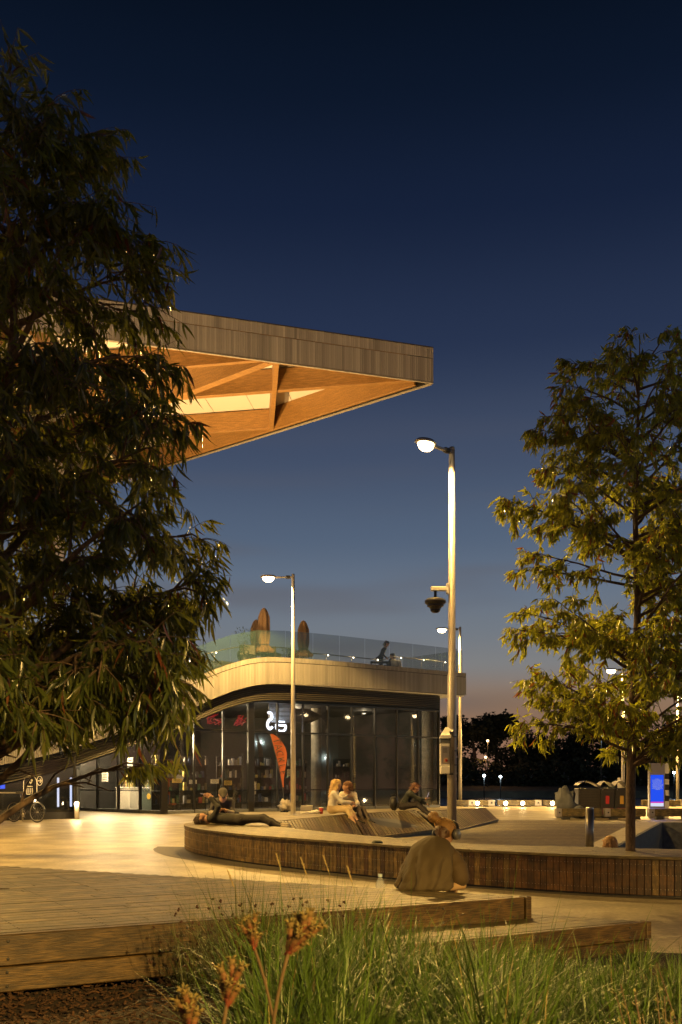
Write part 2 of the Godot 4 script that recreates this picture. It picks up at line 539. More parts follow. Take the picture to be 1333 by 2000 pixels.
# ---------------------------------------------------------------- far shore: trees, lamps
func far_shore() -> void:
	var leafm := vmat(0.9)
	var proto_leaf := new_st()
	for k in 3:
		var a := TAU * k / 3.0
		var d := Vector3(cos(a), 0.25 * (k - 1), sin(a))
		var s := Vector3(-sin(a), 0.3, cos(a))
		quad(proto_leaf, d * 0.1 + s * 0.0, d * 0.5 + s * 0.35, d * 0.9, d * 0.5 - s * 0.35, Vector3.UP)
	var clump := flat(proto_leaf)
	# px across the frame, height over water, distance, crown width
	var list := [[872, 12.8, 160, 13, "small dark tree just right of the shop corner"], [925, 10.4, 150, 10, "low flat topped dark tree between the two lamp poles"],
		[968, 11.2, 152, 9, "flat topped spreading pine left of the eucalypt"], [1015, 8.2, 148, 12, "low dark tree under the eucalypt's left branches"], [1070, 8.6, 150, 14, "dark tree behind the timber edge lights"], [1130, 9.4, 155, 14, "dark tree behind the litter bins"], [1190, 10.5, 150, 13, "tall dark tree left of the eucalypt trunk"], [1262, 10.0, 152, 14, "dark tree behind the information screen"], [1330, 10.5, 150, 13, "dark tree at the right edge of the frame"], [1420, 11, 155, 15, "dark tree out past the right lamp"]]
	for k in 13:
		list.append([0, 13.0 + 3.0 * sin(k * 2.3), 0, 13.0, "tall dark tree on the promenade beyond the right edge, mirrored in the shop glass", 72.0 + 8.0 * sin(k * 1.7), -14.0 + 8.2 * k])
	for t in list:
		var x: float = (t[0] - 666.5) / 2000.0 * t[2]
		var base := G(x, t[2], 0.6) if t.size() < 6 else G(t[5], t[6], 0.0)
		var o := thing("far_tree", ("%s on the far bank" % t[4]) if t.size() < 6 else t[4], "tree", base, 0.0, "dark trees on the far bank" if t.size() < 6 else "dark trees on the promenade to the right")
		var hgt: float = t[1] - 0.6
		part("trunk", tube([Vector3.ZERO, Vector3(0.2, hgt * 0.4, 0), Vector3(-0.2, hgt * 0.75, 0.2)], [0.45, 0.3, 0.12], 7), M.bark, o)
		var mm := MultiMesh.new()
		mm.transform_format = MultiMesh.TRANSFORM_3D
		mm.use_colors = true
		mm.mesh = clump
		var n := 1500 if t.size() < 6 else 900
		mm.instance_count = n
		var flat_top: bool = "flat" in t[4]
		var lobes := []
		for k in 13:
			var a := R(0, TAU)
			var r: float = sqrt(rng.randf()) * t[3] * 0.42
			var y: float = hgt * (R(0.68, 0.93) if flat_top else R(0.2, 0.86) * (1.0 - 0.25 * r / t[3]))
			lobes.append([Vector3(cos(a) * r, y, sin(a) * r), R(0.11, 0.2) * t[3]])
		for i in n:
			var lb: Array = lobes[i % 13]
			var d := Vector3(rng.randfn(), rng.randfn() * (0.45 if flat_top else 0.75), rng.randfn()).normalized() * pow(rng.randf(), 0.4)
			var p: Vector3 = lb[0] + d * lb[1]
			p.y = minf(p.y, hgt)
			var s := R(0.35, 0.8)
			mm.set_instance_transform(i, Transform3D(Basis.from_euler(Vector3(R(-0.8, 0.8), R(0, TAU), R(-0.8, 0.8))).scaled(Vector3(s, s, s)), p))
			var g := R(0.6, 1.2)
			mm.set_instance_color(i, Color(0.028 * g, 0.036 * g, 0.016 * g))
		var mi := MultiMeshInstance3D.new()
		mi.name = "crown"
		mi.multimesh = mm
		mi.material_override = leafm
		tag(mi, "", "", "", "stuff")
		o.add_child(mi)
	var sm := MultiMesh.new()
	sm.transform_format = MultiMesh.TRANSFORM_3D
	sm.use_colors = true
	sm.mesh = clump
	sm.instance_count = 7000
	for i in 7000:
		var x := R(-30, 95)
		var top := 3.4 + 2.0 * noise.get_noise_2d(x * 0.11, 8.0)
		var s := R(0.4, 0.95)
		sm.set_instance_transform(i, Transform3D(Basis.from_euler(Vector3(R(-0.8, 0.8), R(0, TAU), R(-0.8, 0.8))).scaled(Vector3(s, s, s)), G(x, R(140, 146), 0.2 + top * rng.randf())))
		var g := R(0.6, 1.2)
		sm.set_instance_color(i, Color(0.026 * g, 0.034 * g, 0.016 * g))
	var smi := MultiMeshInstance3D.new()
	smi.name = "far_undergrowth"
	smi.multimesh = sm
	smi.material_override = leafm
	tag(smi, "dark low undergrowth along the far bank beneath the trees", "undergrowth", "", "stuff")
	add_child(smi)
	for q in [[58, 52, 4.2], [64, 40, 5.0], [60, 31, 3.6], [66, 22, 5.5], [55, 60, 3.4]]:
		var o := thing("promenade_lamp", "small white lamp across the promenade beyond the right edge, mirrored in the shop glass", "lamp", G(q[0], q[1]), 0.0, "small lamps beyond the right edge")
		part("pole", rod(Vector3.ZERO, Vector3(0, q[2], 0), 0.06, 6), M.dark, o)
		part("lamp_globe", lathe([Vector2(0, -0.2), Vector2(0.16, -0.12), Vector2(0.2, 0), Vector2(0.16, 0.12), Vector2(0, 0.2)], 10), lamp_mat(0.85, 1.0, 0.9, 60.0), o, T(Vector3(0, q[2], 0)))
		var li := OmniLight3D.new()
		li.name = "lamp_light"
		li.light_energy = 25.0
		li.light_color = Color(0.9, 1.0, 0.95)
		li.light_size = 0.15
		li.omni_range = 40
		li.omni_attenuation = 2.0
		li.shadow_enabled = true
		li.position = Vector3(0, q[2], 0)
		o.add_child(li)
	var cool := lamp_mat(0.75, 0.95, 1.0, 14.0)
	var warm := lamp_mat(1.0, 0.6, 0.25, 10.0)
	for s in [[946, 1515, cool, 120, "small white lamp low on the far bank, just right of the lamp poles"], [978, 1517, cool, 125, "white path lamp on the far bank above the left edge lights"], [949, 1479, warm, 140, "dim lamp high among the dark far trees"], [953, 1447, warm, 138, "square orange lit lamp beside the eucalypt's lowest left branch tip"], [1175, 1431, cool, 110, "white lamp on a tall far pole behind the eucalypt's leaves"], [1317, 1509, cool, 125, "small white lamp on the far bank right of the information screen"]]:
		var p := G((s[0] - 666.5) / 2000.0 * s[3], s[3], EYE + (1520.0 - s[1]) / 2000.0 * s[3])
		var foot := p
		foot.y = -1.0 if s[3] < 130 else 0.2
		var o := thing("far_lamp", s[4], "lamp", foot, 0.0, "distant lamps across the water")
		var top := Vector3(0, p.y - foot.y, 0)
		part("pole", rod(Vector3.ZERO, top, 0.06, 6), M.dark, o)
		part("lamp_globe", lathe([Vector2(0, -0.17), Vector2(0.14, -0.1), Vector2(0.17, 0), Vector2(0.14, 0.1), Vector2(0, 0.17)], 10), s[2], o, T(top))
		var li := OmniLight3D.new()
		li.name = "lamp_light"
		li.light_energy = 5.0
		li.light_color = Color(0.85, 0.95, 1.0) if s[2] == cool else Color(1.0, 0.7, 0.4)
		li.light_size = 0.12
		li.omni_range = 60
		li.omni_attenuation = 2.0
		li.shadow_enabled = true
		li.position = top
		o.add_child(li)

# ---------------------------------------------------------------- big timber roof
func clad(st: SurfaceTool, a: Vector3, b: Vector3, a_top: float, b_top: float, out: Vector3, pitch: float, depth: float, col: Color, vary: float, s0 := 0) -> void:
	var len := a.distance_to(b)
	var n := maxi(1, int(round(len / pitch)))
	for i in n:
		var t0 := float(i) / n
		var t1 := (i + 0.72) / n
		var t2 := float(i + 1) / n
		var g := 1.0 + vary * noise.get_noise_2d((s0 + i) * 7.3, 1.7) + vary * 0.8 * noise.get_noise_2d((s0 + i) * 0.11, 5.0)
		st.set_color(Color(col.r * g, col.g * g, col.b * g))
		var p := [a.lerp(b, t0), a.lerp(b, t1), a.lerp(b, t2)]
		var h := [Vector3(0, lerpf(a_top, b_top, t0), 0), Vector3(0, lerpf(a_top, b_top, t1), 0), Vector3(0, lerpf(a_top, b_top, t2), 0)]
		var q := []
		for k in 3: q.append([p[k], Vector3(p[k].x, h[k].y, p[k].z)])
		var o := out * depth
		quad(st, q[0][0] + o, q[1][0] + o, q[1][1] + o, q[0][1] + o, out)
		quad(st, q[1][0] + o, q[1][1] + o, q[1][1], q[1][0], b - a)
		quad(st, q[0][0] + o, q[0][1] + o, q[0][1], q[0][0], a - b)
		st.set_color(Color(col.r * g * 0.9, col.g * g * 0.9, col.b * g * 0.9))
		quad(st, q[1][0], q[2][0], q[2][1], q[1][1], out)

func canopy() -> void:
	var c0 := Vector2(4.22, 47.0)
	var f := Vector2(-0.948, -0.317)
	var s := Vector2(-0.753, 0.657)
	var b := Vector2(-0.98, 0.196)
	var yb := 19.6
	var yt := 21.2
	var o := thing("timber_canopy", "huge triangular roof with orange timber beams beneath, its point over the lamp", "canopy")
	var fe := c0 + f * 40.0
	var se := c0 + s * 44.0
	part("roof_deck", prism([c0 + b * 0.2, fe + b * 0.2, se + b * 0.2], yt - 0.35, yt - 0.05), M.louvre, o)
	# ceiling panels with joints between them
	var k := 0
	while k < 14:
		var d0 := 0.6 + k * 2.4
		var d1 := d0 + 2.37
		if k > 0:
			part("ceiling_panel", prism([c0 + f * d0 + b * 0.3, c0 + f * d1 + b * 0.3, c0 + s * (d1 * 1.1) + b * 0.3, c0 + s * (d0 * 1.1) + b * 0.3], 20.84, 20.9), M.soffit, o)
		else:
			part("ceiling_panel", prism([c0 + b * 0.4, c0 + f * d1 + b * 0.3, c0 + s * (d1 * 1.1) + b * 0.3], 20.84, 20.9), M.soffit, o)
		k += 1
	# outer cladding: two rows of upright battens, a dark joint between
	var fn := Vector3(0.317, 0, 0.948).normalized()
	if fn.dot(G(f.x, f.y)) > 0.3: fn = -fn
	fn = Vector3(0.317, 0, 0.948)
	var out_f := G(-f.y, f.x).normalized()
	if out_f.z < 0: out_f = -out_f
	var out_s := G(-s.y, s.x).normalized()
	if out_s.x < 0: out_s = -out_s
	for row in [[yb + 0.03, yb + 1.09, "lower_cladding"], [yb + 1.12, yt, "upper_cladding"]]:
		var st := new_st()
		st.set_smooth_group(-1)
		clad(st, G(c0.x, c0.y, row[0]), G(fe.x, fe.y, row[0]), row[1], row[1], out_f, 0.105, 0.03, Color(0.36, 0.33, 0.28), 0.42, int(row[0] * 100))
		clad(st, G(c0.x, c0.y, row[0]), G(se.x, se.y, row[0]), row[1], row[1], out_s, 0.105, 0.03, Color(0.36, 0.33, 0.28), 0.42, 700)
		part(row[2], flat(st), M.clad, o)
	part("fascia_core", prism([c0 + b * 0.06, fe, fe + b * 0.12, c0 + b * 0.3, se + b * 0.12, se], yb + 0.01, yt - 0.01), M.frame, o)
	# pale edge strips along the bottom of both fascias
	var stp := new_st()
	add_bar(stp, G(c0.x, c0.y, yb - 0.02), G(fe.x, fe.y, yb - 0.02), 0.1, 0.05)
	part("edge_strip", flat(stp), M.coping, o)
	part("edge_strip", bar(G(c0.x, c0.y, yb - 0.034) + G(s.x, s.y) * 0.09, G(se.x, se.y, yb - 0.034), 0.1, 0.06), M.coping, o)
	part("roof_flashing", bar(G(c0.x, c0.y, yt + 0.01) - out_f * 0.1, G(fe.x, fe.y, yt + 0.01) - out_f * 0.1, 0.3, 0.04), M.louvre, o)
	var n1 := c0 + f * 7.1
	var n2 := c0 + s * 10.1
	var n3 := c0 + f * 17.5
	var n4 := c0 + s * 22.0
	var i := 0
	for be in [[c0 + f * 1.0 + b * 0.3, fe + b * 0.3, 0.26], [c0 + s * 0.6 + b * 0.3, se + b * 0.3, 0.26], [c0 + b * 0.9, c0 + b * 34.0, 0.3], [n1 + b * 0.3, n2 - s * 0.1 + b * 0.35, 0.22], [n1 + b * 0.35, n1 + s * 34.0, 0.2], [n1 + b * 0.75 , n1 + s * 34.0 + b * 0.34, 0.2],
			[n1 + b * 0.4, n1 + b * 30.0, 0.24], [n2 + b * 0.3, n2 + b * 24.0, 0.24], [n3 + b * 0.3, n4 + b * 0.3, 0.24], [n3 + b * 0.3, n3 + s * 24.0, 0.22], [n3 + b * 0.3, n3 + b * 20.0, 0.24]]:
		var y := yb + 0.03 + 0.004 * i
		var depth := 1.2 - 0.003 * i
		if i == 2 or i == 6 or i == 7: y += 0.10; depth -= 0.16
		part("roof_beam", bar(G(be[0].x, be[0].y, y + depth / 2.0), G(be[1].x, be[1].y, y + depth / 2.0), be[2], depth, 0.012), M.beam, o)
		i += 1
	# slim dark strips above the beams
	for q in [[c0 + b * 7.2 + Vector2(0, 0.5), c0 + b * 1.9 + Vector2(0, 0.5)], [n1 + b * 12.0 + Vector2(0, 0.5), n1 + b * 3.0 + Vector2(0, 0.5)]]:
		part("dark_strip", bar(G(q[0].x, q[0].y, 20.74), G(q[1].x, q[1].y, 20.74), 0.3, 0.1), M.black, o)
	part("column", tube([G(-15.5, 56, 0), G(-15.5, 56, 20.6)], [0.4, 0.4], 16), M.white, o)
	part("column", tube([G(-26, 48, 0), G(-26, 48, 20.6)], [0.4, 0.4], 16), M.white, o)
	# floodlights that wash the roof from below
	flood("roof_floodlight", "small floodlight on the terrace aimed up at the timber roof", G(-11.0, 47.6, 6.6), G(-3.0, 49.0, 20), 540.0, 50.0)
	flood("roof_floodlight", "added unseen floodlight past the left tree, fill light for the timber roof front", G(-9.4, 24.5, 0.0), G(-3.0, 47.0, 20), 520.0, 30.0)  # added out of view to brighten the front fascia of the roof

func flood(called: String, label: String, at: Vector3, aim: Vector3, energy: float, angle: float) -> void:
	var o := thing(called, label, "floodlight", at, 0.0)
	var d := (aim - at).normalized()
	part("bracket", bevel_box(Vector3(0.2, 0.22, 0.2), 0.01), M.dark, o, T(Vector3(0, 0.11, 0)))
	var head := along(Vector3(0, 0.32, 0) - d * 0.1, Vector3(0, 0.32, 0) + d * 0.1)
	part("housing", bevel_box(Vector3(0.14, 0.26, 0.3), 0.02), M.dark, o, head)
	part("lens", bevel_box(Vector3(0.05, 0.2, 0.24), 0.01), lamp_mat(1.0, 0.66, 0.3, 12.0), o, head.translated_local(Vector3(0.09, 0, 0)))
	var li := SpotLight3D.new()
	li.name = "lamp_light"
	li.light_color = lin(1.0, 0.60, 0.22)
	li.light_energy = energy
	li.spot_angle = angle
	li.spot_angle_attenuation = 0.6
	li.spot_range = 80
	li.spot_attenuation = 2.0
	li.light_size = 0.1
	li.shadow_enabled = true
	var z := -d
	var x := Vector3.UP.cross(z).normalized()
	li.transform = Transform3D(Basis(x, z.cross(x), z), Vector3(0, 0.32, 0) + d * 0.095)
	o.add_child(li)

# ---------------------------------------------------------------- the glass shop with its terrace and ramp
const KNEE := Vector2(-7.17, 41.4)
const FAR_END := Vector2(4.85, 50.9)
const LEFT_END := Vector2(-11.8, 46.0)
var fascia_line := [[6.26, 51.37, 5.62, 6.72], [0.0, 46.4, 5.6, 6.7], [-2.6, 44.34, 5.53, 6.62], [-3.6, 43.5, 5.40, 6.52], [-4.4, 42.7, 5.12, 6.3], [-5.2, 41.75, 4.70, 5.93], [-6.0, 40.7, 4.2, 5.46], [-7.2, 39.2, 3.6, 4.9], [-8.6, 37.6, 2.95, 4.3], [-10.0, 36.1, 2.35, 3.7], [-11.6, 34.3, 1.85, 3.1], [-14.0, 31.8, 1.2, 2.4], [-17.0, 29.0, 0.6, 1.8]]
var fascia_pts := []

func fascia_at(i: int, back := 0.0, up := 0.0, top := false) -> Vector3:
	var p: Array = fascia_pts[i]
	return G(p[0] - p[4].x * back, p[1] - p[4].y * back, (p[3] if top else p[2]) + up)

func shop_building() -> void:
	# resample the fascia line
	var c := Curve3D.new()
	c.bake_interval = 0.2
	var n := fascia_line.size()
	for i in n:
		var p := Vector3(fascia_line[i][0], fascia_line[i][2], fascia_line[i][1])
		var q0: Array = fascia_line[maxi(i - 1, 0)]
		var q1: Array = fascia_line[mini(i + 1, n - 1)]
		var t := Vector3(q1[0] - q0[0], q1[2] - q0[2], q1[1] - q0[1]) / 6.0
		if i == 1: t = t.normalized() * 0.6
		c.add_point(p, -t, t)
	var m := int(c.get_baked_length() / 0.5)
	var raw := []
	for i in m + 1: raw.append(c.sample_baked(c.get_baked_length() * i / m, true))
	for i in m + 1:
		var d: Vector3 = raw[mini(i + 1, m)] - raw[maxi(i - 1, 0)]
		var nn := Vector2(d.z, -d.x).normalized()
		if nn.y > 0: nn = -nn
		var sw := clampf((raw[i].x - 6.26) / -23.0, 0, 1)
		fascia_pts.append([raw[i].x, raw[i].z, raw[i].y, raw[i].y + lerpf(1.1, 1.24, sw), nn])
	var e := (FAR_END - KNEE).normalized()
	var nv := Vector2(e.y, -e.x)
	var back := FAR_END - nv * 8.0
	var room := [KNEE, FAR_END, back, Vector2(-8.0, 58.0), LEFT_END]
	var o := thing("glass_shop", "dark glass walled shop under a curved pale batten fascia with roof terrace", "building")
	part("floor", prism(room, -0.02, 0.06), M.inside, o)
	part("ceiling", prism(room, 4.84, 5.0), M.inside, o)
	var roofp := []
	for i in range(0, m + 1):
		if fascia_pts[i][0] > -5.0: roofp.append(Vector2(fascia_pts[i][0], fascia_pts[i][1]) - fascia_pts[i][4] * 0.12)
	roofp.append_array([Vector2(-9.0, 44.5), Vector2(-12.0, 46.5), Vector2(-8.0, 58.3), back + e * 1.3])
	part("roof", prism(roofp, 5.62, 6.3), M.louvre, o)
	part("soffit", prism(roofp, 5.56, 5.6), M.white, o)
	var wst := new_st()
	for w in [[FAR_END, back], [back, Vector2(-8, 58)], [Vector2(-8, 58), LEFT_END]]:
		add_bar(wst, G(w[0].x, w[0].y, 2.75), G(w[1].x, w[1].y, 2.75), 0.2, 5.5)
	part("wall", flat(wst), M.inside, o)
	# glazing, bay by bay
	for front in [[KNEE, FAR_END, 11], [LEFT_END, KNEE, 4]]:
		var a: Vector2 = front[0]
		var d: Vector2 = (front[1] - a).normalized()
		var len: float = a.distance_to(front[1])
		var bay: float = len / front[2]
		var nn := Vector2(d.y, -d.x)
		for i in front[2]:
			var p0 = a + d * (bay * i + 0.035)
			var p1 = a + d * (bay * (i + 1) - 0.035)
			for lev in [[0.14, 3.42], [3.50, 4.74]]:
				var x0 := G(p0.x, p0.y, (lev[0] + lev[1]) / 2.0)
				var x1 := G(p1.x, p1.y, (lev[0] + lev[1]) / 2.0)
				part("window_pane", bevel_box(Vector3(snappedf(x0.distance_to(x1), 0.002), lev[1] - lev[0], 0.012), 0.0), M.glass, o, along(x0, x1).rotated_local(Vector3.UP, R(-0.003, 0.003)))
		for i in front[2] + 1:
			if front[2] == 4 and i == 4: continue
			var p: Vector2 = a + d * (bay * i) + nn * 0.015
			var wide := 0.30 if (front[2] == 11 and i == 3) or (front[2] == 11 and i == 0) else 0.065
			part("mullion", bevel_box(Vector3(wide, 4.8, 0.13), 0.006), M.frame, o, along(G(p.x - d.x, p.y - d.y, 2.42), G(p.x + d.x, p.y + d.y, 2.42)))
		for lev in [[0.07, 0.13, 0.14], [3.46, 0.075, 0.12], [0.93, 0.04, 0.05], [4.79, 0.09, 0.14]]:
			var q0: Vector2 = a + nn * (0.012 if lev[1] > 0.05 else -0.03)
			var q1: Vector2 = front[1] + nn * (0.012 if lev[1] > 0.05 else -0.03)
			part("transom", bar(G(q0.x, q0.y, lev[0]), G(q1.x, q1.y, lev[0]), lev[2] - 0.01, lev[1], 0.004), M.frame if lev[0] > 0.1 else M.wallgrey, o)
	part("column", tube([G(4.35, 51.25, 0.05), G(4.35, 51.25, 4.85)], [0.31, 0.31], 24), M.coping, o)
	part("column", tube([G(-1.2, 49.6, 0.05), G(-1.2, 49.6, 4.85)], [0.25, 0.25], 20), M.coping, o)
	# batten fascia
	var acc := 0
	for row in [[0.0, 0.80, "lower_fascia"], [0.83, 1.0, "upper_fascia"]]:
		var st := new_st()
		st.set_smooth_group(-1)
		for i in m:
			var p: Array = fascia_pts[i]
			var q: Array = fascia_pts[i + 1]
			var out := G(p[4].x + q[4].x, p[4].y + q[4].y).normalized()
			var a := G(p[0], p[1], lerpf(p[2], p[3], row[0]))
			var b := G(q[0], q[1], lerpf(q[2], q[3], row[0]))
			clad(st, a, b, lerpf(p[2], p[3], row[1]), lerpf(q[2], q[3], row[1]), out, 0.083, 0.028, Color(0.25, 0.24, 0.23), 0.26, acc)
			acc += 6
		if row[0] == 0.0:
			st.set_color(Color(0.28, 0.24, 0.19))
		part(row[2], flat(st), M.clad, o)
	var core := new_st()
	for i in m:
		var u := [fascia_at(i, 0.01, 0.01), fascia_at(i, 0.01, -0.01, true), fascia_at(i, 0.14, -0.01, true), fascia_at(i, 0.14, 0.01)]
		var v := [fascia_at(i + 1, 0.01, 0.01), fascia_at(i + 1, 0.01, -0.01, true), fascia_at(i + 1, 0.14, -0.01, true), fascia_at(i + 1, 0.14, 0.01)]
		loft(core, u, v, i == 0 or i == m - 1)
	part("fascia_core", flat(core), M.louvre, o)
	var ep: Array = fascia_pts[0]
	part("fascia_return", bar(G(ep[0], ep[1], 6.17) + G(-ep[4].x, -ep[4].y) * 0.02, G(ep[0] - nv.x * 8.0, ep[1] - nv.y * 8.0, 6.17), 0.05, 1.1), M.coping, o)
	# the sloping way up: underside, deck
	var ramp := new_st()
	var rampb := new_st()
	for i in m:
		if fascia_pts[i][0] > -4.2: continue
		var w := 2.6
		quad(ramp, fascia_at(i, 0.14, 0.06), fascia_at(i + 1, 0.14, 0.06), fascia_at(i + 1, w, 0.06), fascia_at(i, w, 0.06), Vector3.DOWN)
		quad(ramp, fascia_at(i, w, 0.06), fascia_at(i + 1, w, 0.06), fascia_at(i + 1, w, -0.1, true), fascia_at(i, w, -0.1, true), G(-fascia_pts[i][4].x, -fascia_pts[i][4].y))
		quad(rampb, fascia_at(i, 0.14, -0.2, true), fascia_at(i + 1, 0.14, -0.2, true), fascia_at(i + 1, w, -0.2, true), fascia_at(i, w, -0.2, true), Vector3.UP)
	part("ramp_underside", flat(ramp), M.louvre, o)
	part("ramp_deck", flat(rampb), M.coping, o)
	# dark louvres under the fascia
	for k in 8:
		var st := new_st()
		var y := -0.05 - 0.088 * k
		for i in m:
			if fascia_pts[i + 1][2] + y < 0.15: continue
			var bk := 0.28
			if i == 0: bk = 0.28
			var u := [fascia_at(i, bk, y), fascia_at(i, bk + 0.02, y + 0.045), fascia_at(i, bk + 0.13, y + 0.055), fascia_at(i, bk + 0.11, y + 0.01)]
			var v := [fascia_at(i + 1, bk, y), fascia_at(i + 1, bk + 0.02, y + 0.045), fascia_at(i + 1, bk + 0.13, y + 0.055), fascia_at(i + 1, bk + 0.11, y + 0.01)]
			if i == 2:
				pass
			if i >= 3: loft(st, u, v, i == 3)
		part("louvre_slat", flat(st), M.louvre, o)
	var lb := new_st()
	for i in range(3, m):
		if fascia_pts[i + 1][2] < 0.9: continue
		quad(lb, fascia_at(i, 0.42, 0.05), fascia_at(i + 1, 0.42, 0.05), fascia_at(i + 1, 0.42, -0.72), fascia_at(i, 0.42, -0.72), G(fascia_pts[i][4].x, fascia_pts[i][4].y))
		quad(lb, fascia_at(i, 0.30, -0.72), fascia_at(i + 1, 0.30, -0.72), fascia_at(i + 1, 0.9, -0.72), fascia_at(i, 0.9, -0.72), Vector3.DOWN)
	part("louvre_backing", flat(lb), M.black, o)
	# glass balustrade panes
	var i0 := 1
	while i0 + 3 <= m:
		if fascia_pts[i0][3] < 2.2: break
		var st := new_st()
		for seg in [[i0, i0 + 3]]:
			var a := fascia_at(seg[0], 0.10, 0.0, true)
			var b := fascia_at(seg[1], 0.10, 0.0, true)
			var g := (b - a).normalized() * 0.015
			var off := G(fascia_pts[i0][4].x, fascia_pts[i0][4].y) * 0.008
			var up := Vector3(0, 1.18, 0)
			loft(st, [a + g - off, b - g - off, b - g + off, a + g + off], [a + g - off + up, b - g - off + up, b - g + off + up, a + g + off + up])
		part("balustrade_pane", flat(st), M.rail_glass, o)
		i0 += 3
	# end return of the balustrade, towards the back
	for k in 3:
		var a := fascia_at(0, 0.25 + 1.5 * k, 0.0, true)
		var b := fascia_at(0, 1.7 + 1.5 * k, 0.0, true)
		part("balustrade_pane", bar(a + Vector3(0, 0.59, 0), b + Vector3(0, 0.59, 0), 0.016, 1.18), M.rail_glass, o)
	# lit handrail inside the balustrade
	var rail := []
	for i in range(1, m - 1):
		if fascia_pts[i][3] < 2.4: break
		rail.append(fascia_at(i, 1.1, 0.42 + (0.22 if i < 9 else (0.0 if i < 20 else 0.15)), true))
	var hr := part("handrail", tube(rail, rail.map(func(_p): return 0.025), 6), M.steel, o)
	var sph := lathe([Vector2(0, -0.035), Vector2(0.035, 0), Vector2(0, 0.035)], 8)
	var glow := lamp_mat(1.0, 0.8, 0.5, 22.0)
	for i in range(0, rail.size(), 3):
		part("baluster", rod(rail[i] - Vector3(0, 0.75, 0), rail[i], 0.02, 6), M.steel, o)
		if i < 42 or i % 2 == 0:
			var at: Vector3 = rail[i] + Vector3(0.1, -0.045, 0.1)
			part("rail_light", sph, glow, o, T(at))
			var li := OmniLight3D.new()
			li.name = "rail_lamp_light"
			li.light_energy = 0.1
			li.light_color = lin(1.0, 0.75, 0.4)
			li.light_size = 0.03
			li.omni_range = 12
			li.omni_attenuation = 2.0
			li.shadow_enabled = true
			li.position = at
			o.add_child(li)
	# strip lamps over the ramp, seen through the left tree
	for q in [[218, 1329, 39.5], [160, 1318, 38.0], [262, 1322, 41.0]]:
		var p := G((q[0] - 666.5) / 2000.0 * q[2], q[2], EYE + (1520.0 - q[1]) / 2000.0 * q[2])
		part("strip_lamp", bevel_box(Vector3(0.46, 0.05, 0.07), 0.01), lamp_mat(1.0, 0.8, 0.45, 25.0), o, T(p, 0.6))
		part("strip_bracket", rod(p + Vector3(0, 0.03, 0), p + Vector3(0.1, -1.6, -0.3), 0.02, 6), M.frame, o)
		var li := OmniLight3D.new()
		li.name = "strip_lamp_light"
		li.light_energy = 9.0
		li.light_color = lin(1.0, 0.72, 0.38)
		li.light_size = 0.05
		li.omni_range = 30
		li.omni_attenuation = 2.0
		li.shadow_enabled = true
		li.position = p
		o.add_child(li)

